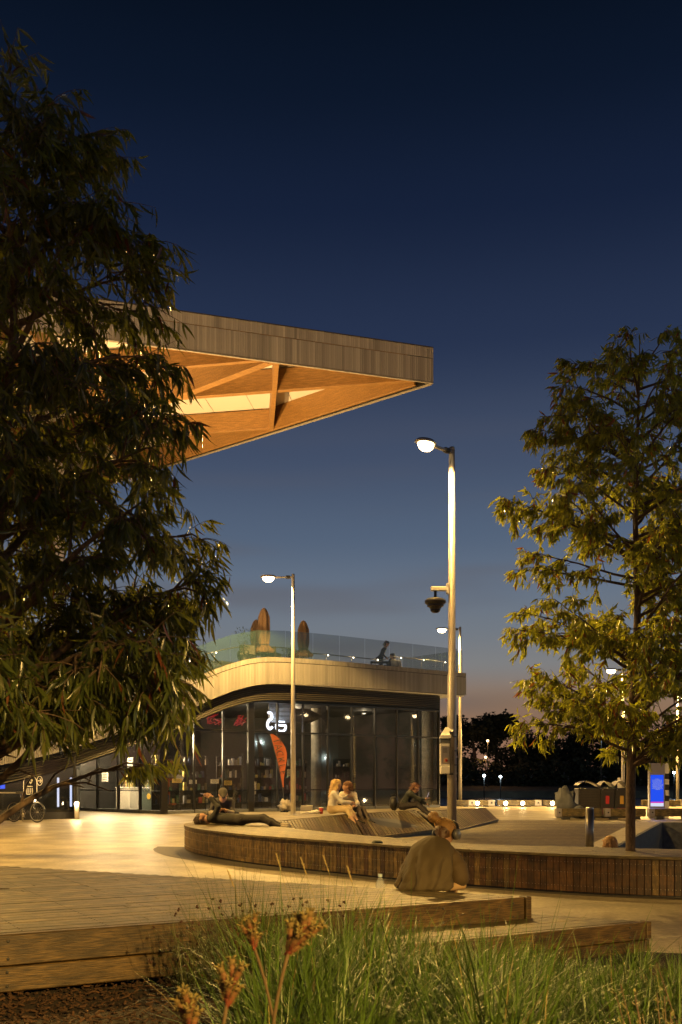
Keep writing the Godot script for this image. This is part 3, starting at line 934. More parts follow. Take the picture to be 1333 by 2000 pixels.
# ---------------------------------------------------------------- low glass block at the far left
func left_block() -> void:
	var a := Vector2(-15.5, 31.9)
	var b := Vector2(-9.55, 36.75)
	var d := (b - a).normalized()
	var nn := Vector2(d.y, -d.x)
	var o := thing("ramp_lobby", "low glass fronted lobby under the sloping ramp at the far left", "building")
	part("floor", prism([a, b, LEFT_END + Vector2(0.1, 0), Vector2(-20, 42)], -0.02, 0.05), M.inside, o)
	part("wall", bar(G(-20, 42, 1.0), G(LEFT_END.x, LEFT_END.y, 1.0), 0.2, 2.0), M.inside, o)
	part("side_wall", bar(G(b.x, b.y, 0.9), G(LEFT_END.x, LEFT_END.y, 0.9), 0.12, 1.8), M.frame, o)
	var len := a.distance_to(b)
	for i in 5:
		var p0 := a + d * (len * i / 5.0 + 0.03)
		var p1 := a + d * (len * (i + 1) / 5.0 - 0.03)
		var h := 1.15 + 0.24 * i
		var st := new_st()
		var off := G(nn.x, nn.y) * 0.006
		var q0 := G(p0.x, p0.y, 0.1)
		var q1 := G(p1.x, p1.y, 0.1)
		loft(st, [q0 - off, q1 - off, q1 + off, q0 + off], [q0 - off + Vector3(0, h - 0.2, 0), q1 - off + Vector3(0, h, 0), q1 + off + Vector3(0, h, 0), q0 + off + Vector3(0, h - 0.2, 0)])
		part("window_pane", flat(st), M.glass, o)
		part("mullion", bar(G(p1.x + d.x * 0.03, p1.y + d.y * 0.03, 0.05), G(p1.x + d.x * 0.03 + 0.0001, p1.y + d.y * 0.03, 0.1 + h), 0.07, 0.11), M.frame, o)
	part("base_rail", bar(G(a.x + nn.x * 0.02, a.y + nn.y * 0.02, 0.12), G(b.x + nn.x * 0.02, b.y + nn.y * 0.02, 0.12), 0.1, 0.24), M.frame, o)
	var blue := part("blue_screen", bevel_box(Vector3(1.3, 0.55, 0.04), 0.005), lamp_mat(0.04, 0.12, 1.0, 2.2), o, along(G(-13.2, 35.6, 1.35), G(-11.8, 36.6, 1.35)))
	tag(blue, "blue lit screen inside the lobby glass")
	for x in [[114, 36.6], [139, 37.0]]:
		var p := G((x[0] - 666.5) / 2000.0 * x[1], x[1], 0.95)
		part("light_tube", bevel_box(Vector3(0.07, 1.05, 0.05), 0.01), lamp_mat(0.62, 0.72, 1.0, 2.2), o, T(p))
	# white pictogram decals on the glass: a bicycle parking arch and an arrow in a ring
	var on := func(px: float, py: float) -> Vector3:
		var k := (px - 666.5) / 2000.0
		# where that sight line meets the glass plane
		var t := (a.x - k * a.y) / (k * d.y - d.x)
		var p := a + d * t + nn * 0.02
		return G(p.x, p.y, EYE + (1520.0 - py) / 2000.0 * p.y)
	var st := new_st()
	var arch := []
	for k in 13:
		var ang := PI - PI * k / 12.0
		arch.append(on.call(59.0 + 13.0 * cos(ang), 1528.0 - 13.0 * sin(ang)))
	arch.push_front(on.call(46, 1553)); arch.append(on.call(72, 1553))
	add_tube(st, arch, arch.map(func(_p): return 0.014), 5)
	for l in [[52, 1536, 52, 1551], [66, 1536, 66, 1551], [52, 1536, 66, 1536], [52, 1551, 66, 1551], [55, 1539, 55, 1549], [59, 1539, 59, 1549], [63, 1539, 63, 1549], [54, 1531, 57, 1524], [57, 1524, 60, 1531], [60, 1531, 63, 1523], [63, 1523, 65, 1529], [57, 1524, 63, 1523]]:
		add_tube(st, [on.call(l[0], l[1]), on.call(l[2], l[3])], [0.018, 0.018], 5)
	var ring := []
	for k in 19:
		ring.append(on.call(77.5 + 5.2 * cos(TAU * k / 18.0), 1525.0 + 9.0 * sin(TAU * k / 18.0)))
	add_tube(st, ring, ring.map(func(_p): return 0.01), 5)
	for l in [[74, 1525, 81, 1525], [78, 1521, 81, 1525], [78, 1529, 81, 1525]]:
		add_tube(st, [on.call(l[0], l[1]), on.call(l[2], l[3])], [0.014, 0.014], 5)
	var decal := part("wall_sign", flat(st), mat(0.75, 0.72, 0.66, 0.6), o)
	tag(decal, "white outline sign of a bicycle locker and an arrow in a ring")

# ---------------------------------------------------------------- street lamps
func street_lamp(x: float, far: float, h: float, yaw: float, label: String, energy: float, r := 0.10, arm := 0.95, cut := 73.5) -> Node3D:
	var o := thing("street_lamp", label, "street lamp", G(x, far), yaw, "tall grey street lamps on the square")
	part("pole", tube([Vector3.ZERO, Vector3(0, h * 0.42, 0), Vector3(0, h * 0.425, 0), Vector3(0, h, 0)], [r, r * 0.95, r * 0.8, r * 0.62], 20), M.pole, o)
	part("base_plate", lathe([Vector2(0, 0), Vector2(r * 2.1, 0), Vector2(r * 2.1, 0.02), Vector2(r * 1.05, 0.025), Vector2(r * 1.0, 0.09)], 20, false), M.brushed, o)
	part("pole_cap", lathe([Vector2(r * 0.66, -0.02), Vector2(r * 0.7, 0.0), Vector2(r * 0.5, 0.05), Vector2(0, 0.06)], 16), M.brushed, o, T(Vector3(0, h, 0)))
	part("arm", bevel_box(Vector3(arm - 0.25, 0.06, 0.09), 0.012), M.brushed, o, T(Vector3(-(arm - 0.25) / 2.0 - 0.02, h - 0.08, 0)))
	part("arm_joint", bevel_box(Vector3(0.2, 0.12, 0.13), 0.03), M.dark, o, T(Vector3(-0.2, h - 0.075, 0)))
	var head := part("lamp_head", lathe([Vector2(0, 0.0), Vector2(0.23, 0.0), Vector2(0.26, 0.03), Vector2(0.2, 0.085), Vector2(0, 0.11)], 24), M.brushed, o, Transform3D(Basis.from_scale(Vector3(1.25, 1, 0.8)), Vector3(-arm - 0.02, h - 0.09, 0)))
	part("lens", lathe([Vector2(0, -0.17), Vector2(0.1, -0.15), Vector2(0.165, -0.09), Vector2(0.19, 0.0), Vector2(0.0, 0.001)], 20), M.warm_glow, o, Transform3D(Basis.from_scale(Vector3(1.2, 1, 0.85)), Vector3(-arm - 0.02, h - 0.095, 0)))
	var li := SpotLight3D.new()
	li.name = "lamp_light"
	li.light_color = lin(1.0, 0.58, 0.145)
	li.light_energy = energy
	li.spot_angle = cut
	li.spot_angle_attenuation = 0.14
	li.spot_range = 120
	li.spot_attenuation = 2.0
	li.light_size = 0.16
	li.shadow_enabled = true
	li.rotation.x = -PI / 2.0
	li.position = Vector3(-arm - 0.02, h - 0.17, 0)
	o.add_child(li)
	return o

func street_lamps() -> void:
	street_lamp(2.685, 24.8, 9.42, 0.78, "tallest looking grey street lamp, with a camera and an emergency panel on its pole", 820.0, 0.115, 0.95, 74.3)
	street_lamp(-1.87, 40.0, 9.38, 0.0, "street lamp in front of the shop window beside the orange banner", 200.0)
	street_lamp(6.28, 54.0, 9.38, 0.05, "slim street lamp just right of the shop corner, behind the tallest lamp", 190.0)
	street_lamp(14.65, 53.2, 7.15, 0.0, "street lamp mostly hidden behind the trunk of the right eucalypt", 240.0, 0.085, 0.6)
	street_lamp(17.95, 54.6, 6.35, 0.0, "street lamp at the right edge of the frame, lamp among the leaves", 200.0, 0.085, 0.5)
	street_lamp(-9.6, 19.0, 9.4, 0.0, "street lamp out on the pale square at the left", 315.0, 0.1, 0.95, 75.5)
	street_lamp(4.2, -4.0, 5.0, 0.0, "shorter path lamp beside the garden bed", 315.0, 0.07, 0.5, 78.5)
	street_lamp(20.5, 43.0, 5.6, 0.0, "street lamp on the promenade past the right edge, nearest the water", 45.0)
	street_lamp(27.0, 38.5, 6.2, 0.5, "street lamp on the promenade past the right edge, second one along", 45.0)
	street_lamp(17.0, 47.5, 5.4, -0.4, "street lamp on the promenade past the right edge, farthest from us", 45.0)
	# dome camera on the tallest pole
	var at := G(2.685, 24.8)
	var cam := thing("security_camera", "dark dome security camera hanging from a short pale arm on the tallest lamp pole", "security camera", at + Vector3(0, 5.62, 0))
	part("arm", bevel_box(Vector3(0.42, 0.11, 0.1), 0.012), M.white, cam, T(Vector3(-0.3, 0.42, 0)))
	part("clamp", bevel_box(Vector3(0.06, 0.26, 0.16), 0.01), M.white, cam, T(Vector3(-0.105, 0.42, 0)))
	part("stem", rod(Vector3(-0.4, 0.2, 0), Vector3(-0.4, 0.37, 0), 0.035, 10), M.dark, cam)
	part("sun_shield", lathe([Vector2(0.2, -0.02), Vector2(0.255, 0.02), Vector2(0.26, 0.08), Vector2(0.2, 0.125), Vector2(0.06, 0.16), Vector2(0, 0.165)], 24), M.dark, cam, T(Vector3(-0.4, 0.05, 0)))
	part("housing", lathe([Vector2(0, -0.13), Vector2(0.12, -0.13), Vector2(0.15, -0.07), Vector2(0.2, -0.05), Vector2(0.2, -0.01), Vector2(0, 0.0)], 24, false), M.dark, cam, T(Vector3(-0.4, 0.04, 0)))
	part("dome", lathe([Vector2(0, -0.21), Vector2(0.07, -0.2), Vector2(0.11, -0.17), Vector2(0.125, -0.13), Vector2(0, -0.128)], 20), mat(0.02, 0.02, 0.022, 0.08), cam, T(Vector3(-0.4, 0.04, 0)))
	# emergency help point strapped to the same pole
	var hp := thing("emergency_help_point", "pale metal emergency help panel with a red button strapped to the tallest lamp pole", "help point", at + Vector3(0, 1.55, 0.0))
	part("back_box", bevel_box(Vector3(0.09, 1.05, 0.24), 0.008), M.dark, hp, T(Vector3(-0.03, 0.5, 0.13)))
	var bodyst := new_st()
	part("body", bevel_box(Vector3(0.24, 0.2, 0.2), 0.02), M.white, hp, T(Vector3(-0.18, 0.10, 0.14)))
	part("panel_frame", bevel_box(Vector3(0.24, 0.54, 0.15), 0.012), M.white, hp, T(Vector3(-0.18, 0.47, 0.115)))
	part("panel", bevel_box(Vector3(0.19, 0.42, 0.012), 0.003), M.brushed, hp, T(Vector3(-0.18, 0.46, 0.197)))
	part("red_button", lathe([Vector2(0, 0), Vector2(0.036, 0.0), Vector2(0.03, 0.016), Vector2(0, 0.02)], 14), mat(0.35, 0.02, 0.01, 0.4), hp, Transform3D(Basis(Vector3.RIGHT, PI / 2.0), Vector3(-0.16, 0.33, 0.204)))
	part("button_plate", bevel_box(Vector3(0.12, 0.13, 0.006), 0.002), mat(0.5, 0.36, 0.25, 0.5), hp, T(Vector3(-0.165, 0.33, 0.205)))
	for k in 5:
		part("speaker_slot", bevel_box(Vector3(0.1, 0.008, 0.004), 0.0), M.dark, hp, T(Vector3(-0.18, 0.52 + 0.024 * k, 0.2045)))
	part("top_box", bevel_box(Vector3(0.24, 0.085, 0.18), 0.008), mat(0.12, 0.13, 0.13, 0.3), hp, T(Vector3(-0.18, 0.80, 0.12)))
	var roofm := new_st()
	loft(roofm, [Vector3(-0.31, 0.86, 0.26), Vector3(-0.05, 0.86, 0.26), Vector3(-0.05, 0.86, 0.0), Vector3(-0.31, 0.86, 0.0)], [Vector3(-0.31, 0.93, 0.26), Vector3(-0.05, 0.93, 0.26), Vector3(0.07, 1.13, 0.06), Vector3(-0.16, 1.13, 0.06)])
	part("hood", flat(roofm), M.white, hp)
	for y in [0.22, 0.56, 0.9]:
		part("strap", lathe([Vector2(0.117, -0.012), Vector2(0.124, -0.012), Vector2(0.124, 0.012), Vector2(0.117, 0.012)], 20, false), M.dark, hp, T(Vector3(0, y, 0)))
	var side := part("side_plate", bevel_box(Vector3(0.012, 0.86, 0.2), 0.002), M.steel, hp, T(Vector3(0.022, 0.45, 0.14), 0.0))
	var face := part("name_plate", bevel_box(Vector3(0.085, 0.86, 0.01), 0.002), mat(0.14, 0.12, 0.1, 0.5, 0.3), hp, T(Vector3(-0.012, 0.46, 0.256)))
	var tm := text("EMERGENCY", 0.075, 0.004)
	part("lettering", tm, mat(0.02, 0.02, 0.02, 0.6), hp, Transform3D(Basis(Vector3.BACK, PI / 2.0), Vector3(-0.012, 0.44, 0.263)))

func text(words: String, height: float, depth := 0.004) -> TextMesh:
	var t := TextMesh.new()
	var f := SystemFont.new()
	f.font_names = PackedStringArray(["Droid Sans"])
	t.font = f
	t.text = words
	t.font_size = 32
	t.pixel_size = height / 32.0
	t.depth = depth
	return t

# ---------------------------------------------------------------- near timber platforms
func timber_platforms() -> void:
	var d := Vector2(0.873, 0.488)
	var n := Vector2(-0.488, 0.873)
	var c := Vector2(1.555, 8.72)
	var at := func(s: float, o: float, y: float) -> Vector3:
		var p: Vector2 = c + d * s + n * o
		return G(p.x, p.y, y)
	var bolt := lathe([Vector2(0, 0), Vector2(0.011, 0), Vector2(0.009, 0.005), Vector2(0, 0.006)], 8)
	var o := thing("timber_platform", "large weathered timber deck in front, its pointed end to the right", "platform")
	var w := 0.135
	var pitch := 0.1405
	for i in 44:
		var off := 0.075 + i * pitch
		var s1 := -0.618 * (off + w * 0.5) - 0.01
		var s := -7.2 + R(0, 0.4)
		var cuts := [s]
		while cuts[-1] < s1 - 4.6: cuts.append(cuts[-1] + R(3.4, 5.4))
		if s1 - cuts[-1] < 0.5 and cuts.size() > 1: cuts.pop_back()
		cuts.append(s1)
		for k in cuts.size() - 1:
			var a: Vector3 = at.call(cuts[k] + 0.002, off, 0.435 + R(-0.0015, 0.0015))
			var b: Vector3 = at.call(cuts[k + 1] - 0.002, off, 0.435 + R(-0.0015, 0.0015))
			part("deck_board", bevel_box(Vector3(snappedf(a.distance_to(b), 0.01), 0.03, w), 0.004), wood_grey[rng.randi() % 7], o, along(a, b))
	var ds := new_st()
	for i in 30:
		var off := 0.075 + i * pitch
		var s := -6.4
		while s < -0.618 * (off + 0.1) - 0.1:
			for dz in [-0.04, 0.04]: add_box(ds, T(at.call(s, off + dz, 0.4512)), Vector3(0.008, 0.002, 0.008))
			s += 0.56
	tag(part("deck_screw", flat(ds), M.dark, o), "", "", "", "stuff")
	# heavy front boards, two high, then the end grain and the back edge
	for lev in [[0.447, 0.245, 0.0], [0.235, 0.07, 0.03]]:
		var y: float = (lev[0] + lev[1]) / 2.0
		var h: float = lev[0] - lev[1]
		for seg in [[-7.2, -4.4], [-4.39, -1.72], [-1.71, -0.05]]:
			var a: Vector3 = at.call(seg[0], lev[2] - 0.035, y)
			var b: Vector3 = at.call(seg[1], lev[2] - 0.035, y)
			part("front_board", bevel_box(Vector3(snappedf(a.distance_to(b), 0.001), h, 0.075), 0.008), wood_warm[rng.randi() % 7], o, along(a, b))
			for e in [seg[0] + 0.12, (seg[0] + seg[1]) / 2.0, seg[1] - 0.12]:
				for yy in [y - h * 0.28, y + h * 0.28]:
					part("bolt", bolt, M.dark, o, Transform3D(along(a, b).basis * Basis(Vector3.RIGHT, PI / 2.0), at.call(e, lev[2] - 0.073, yy)))
		var a2: Vector3 = at.call(-0.02 - 0.618 * 0.0, lev[2] * 0.6 - 0.02, y - 0.002)
		var b2: Vector3 = at.call(-3.9, 6.25, y - 0.002)
		part("back_board", bar(a2, b2, 0.06, h - 0.006, 0.006), wood_warm[3], o)
		part("end_post", bevel_box(Vector3(0.055, h - 0.002, 0.11), 0.006), wood_warm[5], o, along(at.call(-0.03, lev[2] - 0.02, y + 0.002), at.call(0.03, lev[2] - 0.02, y + 0.002)))
	part("joists", prism([c + d * -0.35 + n * 0.12, c + d * -7.0 + n * 0.12, c + d * -7.0 + n * 6.2, c + d * -4.1 + n * 6.2], 0.05, 0.41), M.black, o)
	# lower step round the point
	var c2 := Vector2(2.51, 8.48)
	var at2 := func(s: float, of: float, y: float) -> Vector3:
		var p: Vector2 = c2 + d * s + n * of
		return G(p.x, p.y, y)
	var lo := thing("timber_step", "lower timber step with a pointed end, beyond the grass at the right", "step")
	for i in 16:
		var off := 0.075 + i * pitch
		var s1 := -0.618 * (off + w * 0.5) - 0.01
		var s0 := -2.6
		if off > 0.62: s0 = -0.717 - 0.618 * (off - 0.676) + 0.07
		if off > 0.55 and off <= 0.7: s0 = -0.70
		if s1 - s0 < 0.06: continue
		var a: Vector3 = at2.call(s0, off, 0.255 + R(-0.001, 0.001))
		var b: Vector3 = at2.call(s1, off, 0.255 + R(-0.001, 0.001))
		part("deck_board", bevel_box(Vector3(snappedf(a.distance_to(b), 0.01), 0.03, w), 0.004), wood_grey[rng.randi() % 7], lo, along(a, b))
	for lev in [[0.268, 0.125, 0.0], [0.118, 0.02, 0.02]]:
		var y: float = (lev[0] + lev[1]) / 2.0
		var h: float = lev[0] - lev[1]
		var a: Vector3 = at2.call(-2.6, lev[2] - 0.03, y)
		var b: Vector3 = at2.call(-0.04, lev[2] - 0.03, y)
		part("front_board", bevel_box(Vector3(snappedf(a.distance_to(b), 0.001), h, 0.065), 0.007), wood_warm[rng.randi() % 7], lo, along(a, b))
		for e in [-1.2, -0.22]:
			for yy in [y - h * 0.28, y + h * 0.28]:
				part("bolt", bolt, M.dark, lo, Transform3D(along(a, b).basis * Basis(Vector3.RIGHT, PI / 2.0), at2.call(e, lev[2] - 0.063, yy)))
		part("back_board", bar(at2.call(-0.02, lev[2], y - 0.002), at2.call(-1.5, 2.4, y - 0.002), 0.05, h - 0.005, 0.005), wood_warm[2], lo)
		part("end_post", bevel_box(Vector3(0.05, h - 0.002, 0.09), 0.006), wood_warm[5], lo, along(at2.call(-0.03, lev[2] - 0.015, y + 0.002), at2.call(0.03, lev[2] - 0.015, y + 0.002)))
	# twig lying on the deck
	var tw := part("fallen_twig", tube([at.call(-3.9, 2.6, 0.458), at.call(-3.83, 2.61, 0.465), at.call(-3.72, 2.66, 0.458)], [0.004, 0.005, 0.003], 5), M.bark, self)
	tag(tw, "thin fallen twig lying on the near timber deck", "twig")

# ---------------------------------------------------------------- the long curved bench
var bench_front := []
var bench_back := []

func bench_pt(u: float, v: float, y: float) -> Vector3:
	var k := u * (bench_front.size() - 1)
	var i := clampi(int(k), 0, bench_front.size() - 2)
	var a: Vector3 = bench_front[i].lerp(bench_front[i + 1], k - i)
	var b: Vector3 = bench_back[i].lerp(bench_back[i + 1], k - i)
	var p := a.lerp(b, v)
	return Vector3(p.x, y, p.z)

func resample(pts: Array, n: int) -> Array:
	var c := Curve3D.new()
	c.bake_interval = 0.05
	for i in pts.size():
		var t: Vector3 = (pts[mini(i + 1, pts.size() - 1)] - pts[maxi(i - 1, 0)]) / 6.0
		c.add_point(pts[i], -t, t)
	var out := []
	for i in n + 1: out.append(c.sample_baked(c.get_baked_length() * i / n, true))
	return out

func curved_bench() -> void:
	var f := []
	for p in [[-3.28, 21.6], [-3.22, 21.0], [-3.05, 20.3], [-2.75, 19.45], [-2.3, 18.55], [-1.61, 17.4], [-0.78, 16.35], [-0.01, 15.45], [0.98, 14.35], [1.7, 13.72], [2.70, 12.98], [3.47, 12.55], [4.2, 12.3], [5.5, 12.0], [7.6, 11.8]]:
		f.append(G(p[0], p[1], 0.5))
	var bk := []
	for p in [[-3.28, 21.64], [-3.12, 22.2], [-2.8, 22.5], [-2.4, 22.2], [-1.85, 21.35], [-1.25, 20.15], [-0.45, 18.5], [0.28, 17.2], [0.95, 16.2], [1.45, 15.3], [2.15, 14.65], [3.2, 14.25], [4.4, 13.75], [5.8, 13.4], [7.8, 13.2]]:
		bk.append(G(p[0], p[1], 0.5))
	bench_front = resample(f, 120)
	bench_back = resample(bk, 120)
	var o := thing("curved_bench", "long curved timber bench faced with upright boards, sweeping across the square", "bench")
	# top slats follow the curve
	var ns := 13
	for k in ns:
		var v0 := (k + 0.03) / ns
		var v1 := (k + 0.97) / ns
		var us := [0.0]
		while us[-1] < 0.8: us.append(us[-1] + R(0.16, 0.34))
		us.append(1.0)
		for j in us.size() - 1:
			var st := new_st()
			var steps := maxi(2, int((us[j + 1] - us[j]) * 60.0))
			var e := 0.0006 * (0 if j == 0 else 1)
			for q in steps:
				var ua := lerpf(us[j] + e, us[j + 1] - e, float(q) / steps)
				var ub := lerpf(us[j] + e, us[j + 1] - e, float(q + 1) / steps)
				var lo_v := v0 - (0.02 if k == 0 else 0.0)
				var r0 := [bench_pt(ua, lo_v, 0.466), bench_pt(ua, lo_v, 0.497), bench_pt(ua, lo_v + 0.003, 0.5), bench_pt(ua, v1 - 0.003, 0.5), bench_pt(ua, v1, 0.497), bench_pt(ua, v1, 0.466)]
				var r1 := [bench_pt(ub, lo_v, 0.466), bench_pt(ub, lo_v, 0.497), bench_pt(ub, lo_v + 0.003, 0.5), bench_pt(ub, v1 - 0.003, 0.5), bench_pt(ub, v1, 0.497), bench_pt(ub, v1, 0.466)]
				loft(st, r0, r1, q == 0 or q == steps - 1)
			part("top_slat", flat(st), wood_grey[rng.randi() % 7], o)
	# upright boards along the front
	var screw := new_st()
	var lens := [0.0]
	for i in 120: lens.append(lens[-1] + bench_front[i].distance_to(bench_front[i + 1]))
	var total: float = lens[-1]
	var pitch := 0.0875
	var cnt := int(total / pitch)
	var seg := 0
	for i in cnt:
		var s := (i + 0.5) * pitch
		while seg < 119 and lens[seg + 1] < s: seg += 1
		var t: float = (s - lens[seg]) / (lens[seg + 1] - lens[seg])
		var p: Vector3 = bench_front[seg].lerp(bench_front[seg + 1], t)
		var dir: Vector3 = (bench_front[mini(seg + 2, 120)] - bench_front[maxi(seg - 1, 0)]).normalized()
		var out := dir.cross(Vector3.UP).normalized()
		if out.dot(p - bench_pt(float(seg) / 120.0, 1.0, 0.5)) < 0: out = -out
		var bs := Basis(Vector3.UP, out, Vector3.UP.cross(out))
		var q := Transform3D(bs, Vector3(p.x, 0.243, p.z) - out * (0.022 + R(0, 0.002)))
		part("face_board", bevel_box(Vector3(0.43, 0.022, 0.081), 0.003), (wood_red if rng.randf() < smoothstep(0.3, 0.75, s / total) * 0.85 else wood_gold_lit)[rng.randi() % 7], o, q)  # boards at left lightened to stand in for brighter light; redder to the right
		for h in [0.40, 0.27, 0.10]:
			for sx in [-0.025, 0.025]:
				var cpt: Vector3 = Vector3(p.x, h, p.z) - out * 0.0098 + dir * sx
				add_box(screw, Transform3D(bs, cpt), Vector3(0.007, 0.003, 0.007))
	var sc := part("screw", flat(screw), M.steel, o)
	tag(sc, "", "", "", "stuff")
	var core := []
	for i in range(0, 121, 3): core.append(Vector2(bench_front[i].lerp(bench_back[i], 0.06).x, -bench_front[i].lerp(bench_back[i], 0.06).z))
	for i in range(120, -1, -3): core.append(Vector2(bench_front[i].lerp(bench_back[i], 0.98).x, -bench_front[i].lerp(bench_back[i], 0.98).z))
	var cs := new_st()
	for i in 120:
		var a0: Vector3 = bench_pt(i / 120.0, 0.035, 0.0)
		var a1: Vector3 = bench_pt((i + 1) / 120.0, 0.035, 0.0)
		var b0: Vector3 = bench_pt(i / 120.0, 0.985, 0.0)
		var b1: Vector3 = bench_pt((i + 1) / 120.0, 0.985, 0.0)
		var up := Vector3(0, 0.462, 0)
		loft(cs, [a0, b0, b0 + up, a0 + up], [a1, b1, b1 + up, a1 + up], i == 119)
	part("frame", flat(cs), M.black, o)
	# dark granite band in the paving around the end
	var band := new_st()
	for i in 120:
		var k := []
		for j in [i, i + 1]:
			var dir: Vector3 = (bench_front[mini(j + 1, 120)] - bench_front[maxi(j - 1, 0)]).normalized()
			var out := dir.cross(Vector3.UP).normalized()
			if out.dot(bench_front[j] - bench_back[j]) < 0 and j > 2: out = -out
			if j <= 2: out = Vector3(-1, 0, -0.2).normalized()
			var w := lerpf(0.62, 0.16, smoothstep(10.0, 75.0, float(j)))
			var p: Vector3 = bench_front[j]
			k.append(Vector3(p.x, 0.004, p.z) - out * 0.1)
			k.append(Vector3(p.x, 0.004, p.z) + out * w)
		quad(band, k[0], k[1], k[3], k[2], Vector3.UP)
	struct("dark_kerb_band", flat(band), M.darkpave, "dark stone band set in the paving around the bench")

# ---------------------------------------------------------------- sloping timber loungers behind the bench
func loungers() -> void:
	var spec := [
		["left sloping timber lounger, rising from the curved bench under the blond sitter", [-1.42, 21.7, 0.53], [0.24, 26.0, 0.54], [-1.25, 20.1, 0.50], [0.54, 23.9, 0.06], 27],
		["middle sloping timber lounger, below the sitter in black", [0.27, 25.9, 0.54], [2.13, 29.2, 0.53], [0.57, 23.8, 0.06], [2.45, 26.4, 0.14], 22],
		["right sloping timber lounger, behind the tallest lamp pole", [2.2, 29.2, 0.5], [4.92, 34.7, 0.44], [2.75, 26.5, 0.05], [5.05, 33.0, 0.13], 28],
	]
	for s in spec:
		var o := thing("timber_lounger", s[0], "lounger", Vector3.ZERO, 0.0, "sloping slatted loungers behind the bench")
		var tl := G(s[1][0], s[1][1], s[1][2])
		var tr := G(s[2][0], s[2][1], s[2][2])
		var bl := G(s[3][0], s[3][1], s[3][2])
		var br := G(s[4][0], s[4][1], s[4][2])
		var n: int = s[5]
		for i in n:
			var u0 := (i + 0.08) / n
			var u1 := (i + 0.92) / n
			var a := [tl.lerp(tr, u0), tl.lerp(tr, u1)]
			var b := [bl.lerp(br, u0), bl.lerp(br, u1)]
			var th := Vector3(0, 0.028, 0)
			var lift := Vector3(0, R(-0.0015, 0.0015), 0)
			var st := new_st()
			loft(st, [a[0] - th + lift, a[1] - th + lift, a[1] + lift, a[0] + lift], [b[0] - th + lift, b[1] - th + lift, b[1] + lift, b[0] + lift])
			part("slat", flat(st), (wood_grey if rng.randf() < 0.6 else wood_warm)[rng.randi() % 7], o)
		var st := new_st()
		var dn := Vector3(0, -0.031, 0)
		loft(st, [tl + dn, tr + dn, br + dn, bl + dn], [Vector3(tl.x, 0.001, tl.z), Vector3(tr.x, 0.001, tr.z), Vector3(br.x, 0.001, br.z), Vector3(bl.x, 0.001, bl.z)])
		part("base", flat(st), M.black, o)
		part("lower_edge", bar(bl + Vector3(0, -0.03, 0.025), br + Vector3(0, -0.03, 0.025), 0.045, 0.07, 0.005), wood_grey[2], o)
		part("upper_edge", bar(tl + Vector3(-0.02, -0.02, -0.03), tr + Vector3(-0.02, -0.02, -0.03), 0.05, 0.06, 0.005), wood_grey[4], o)

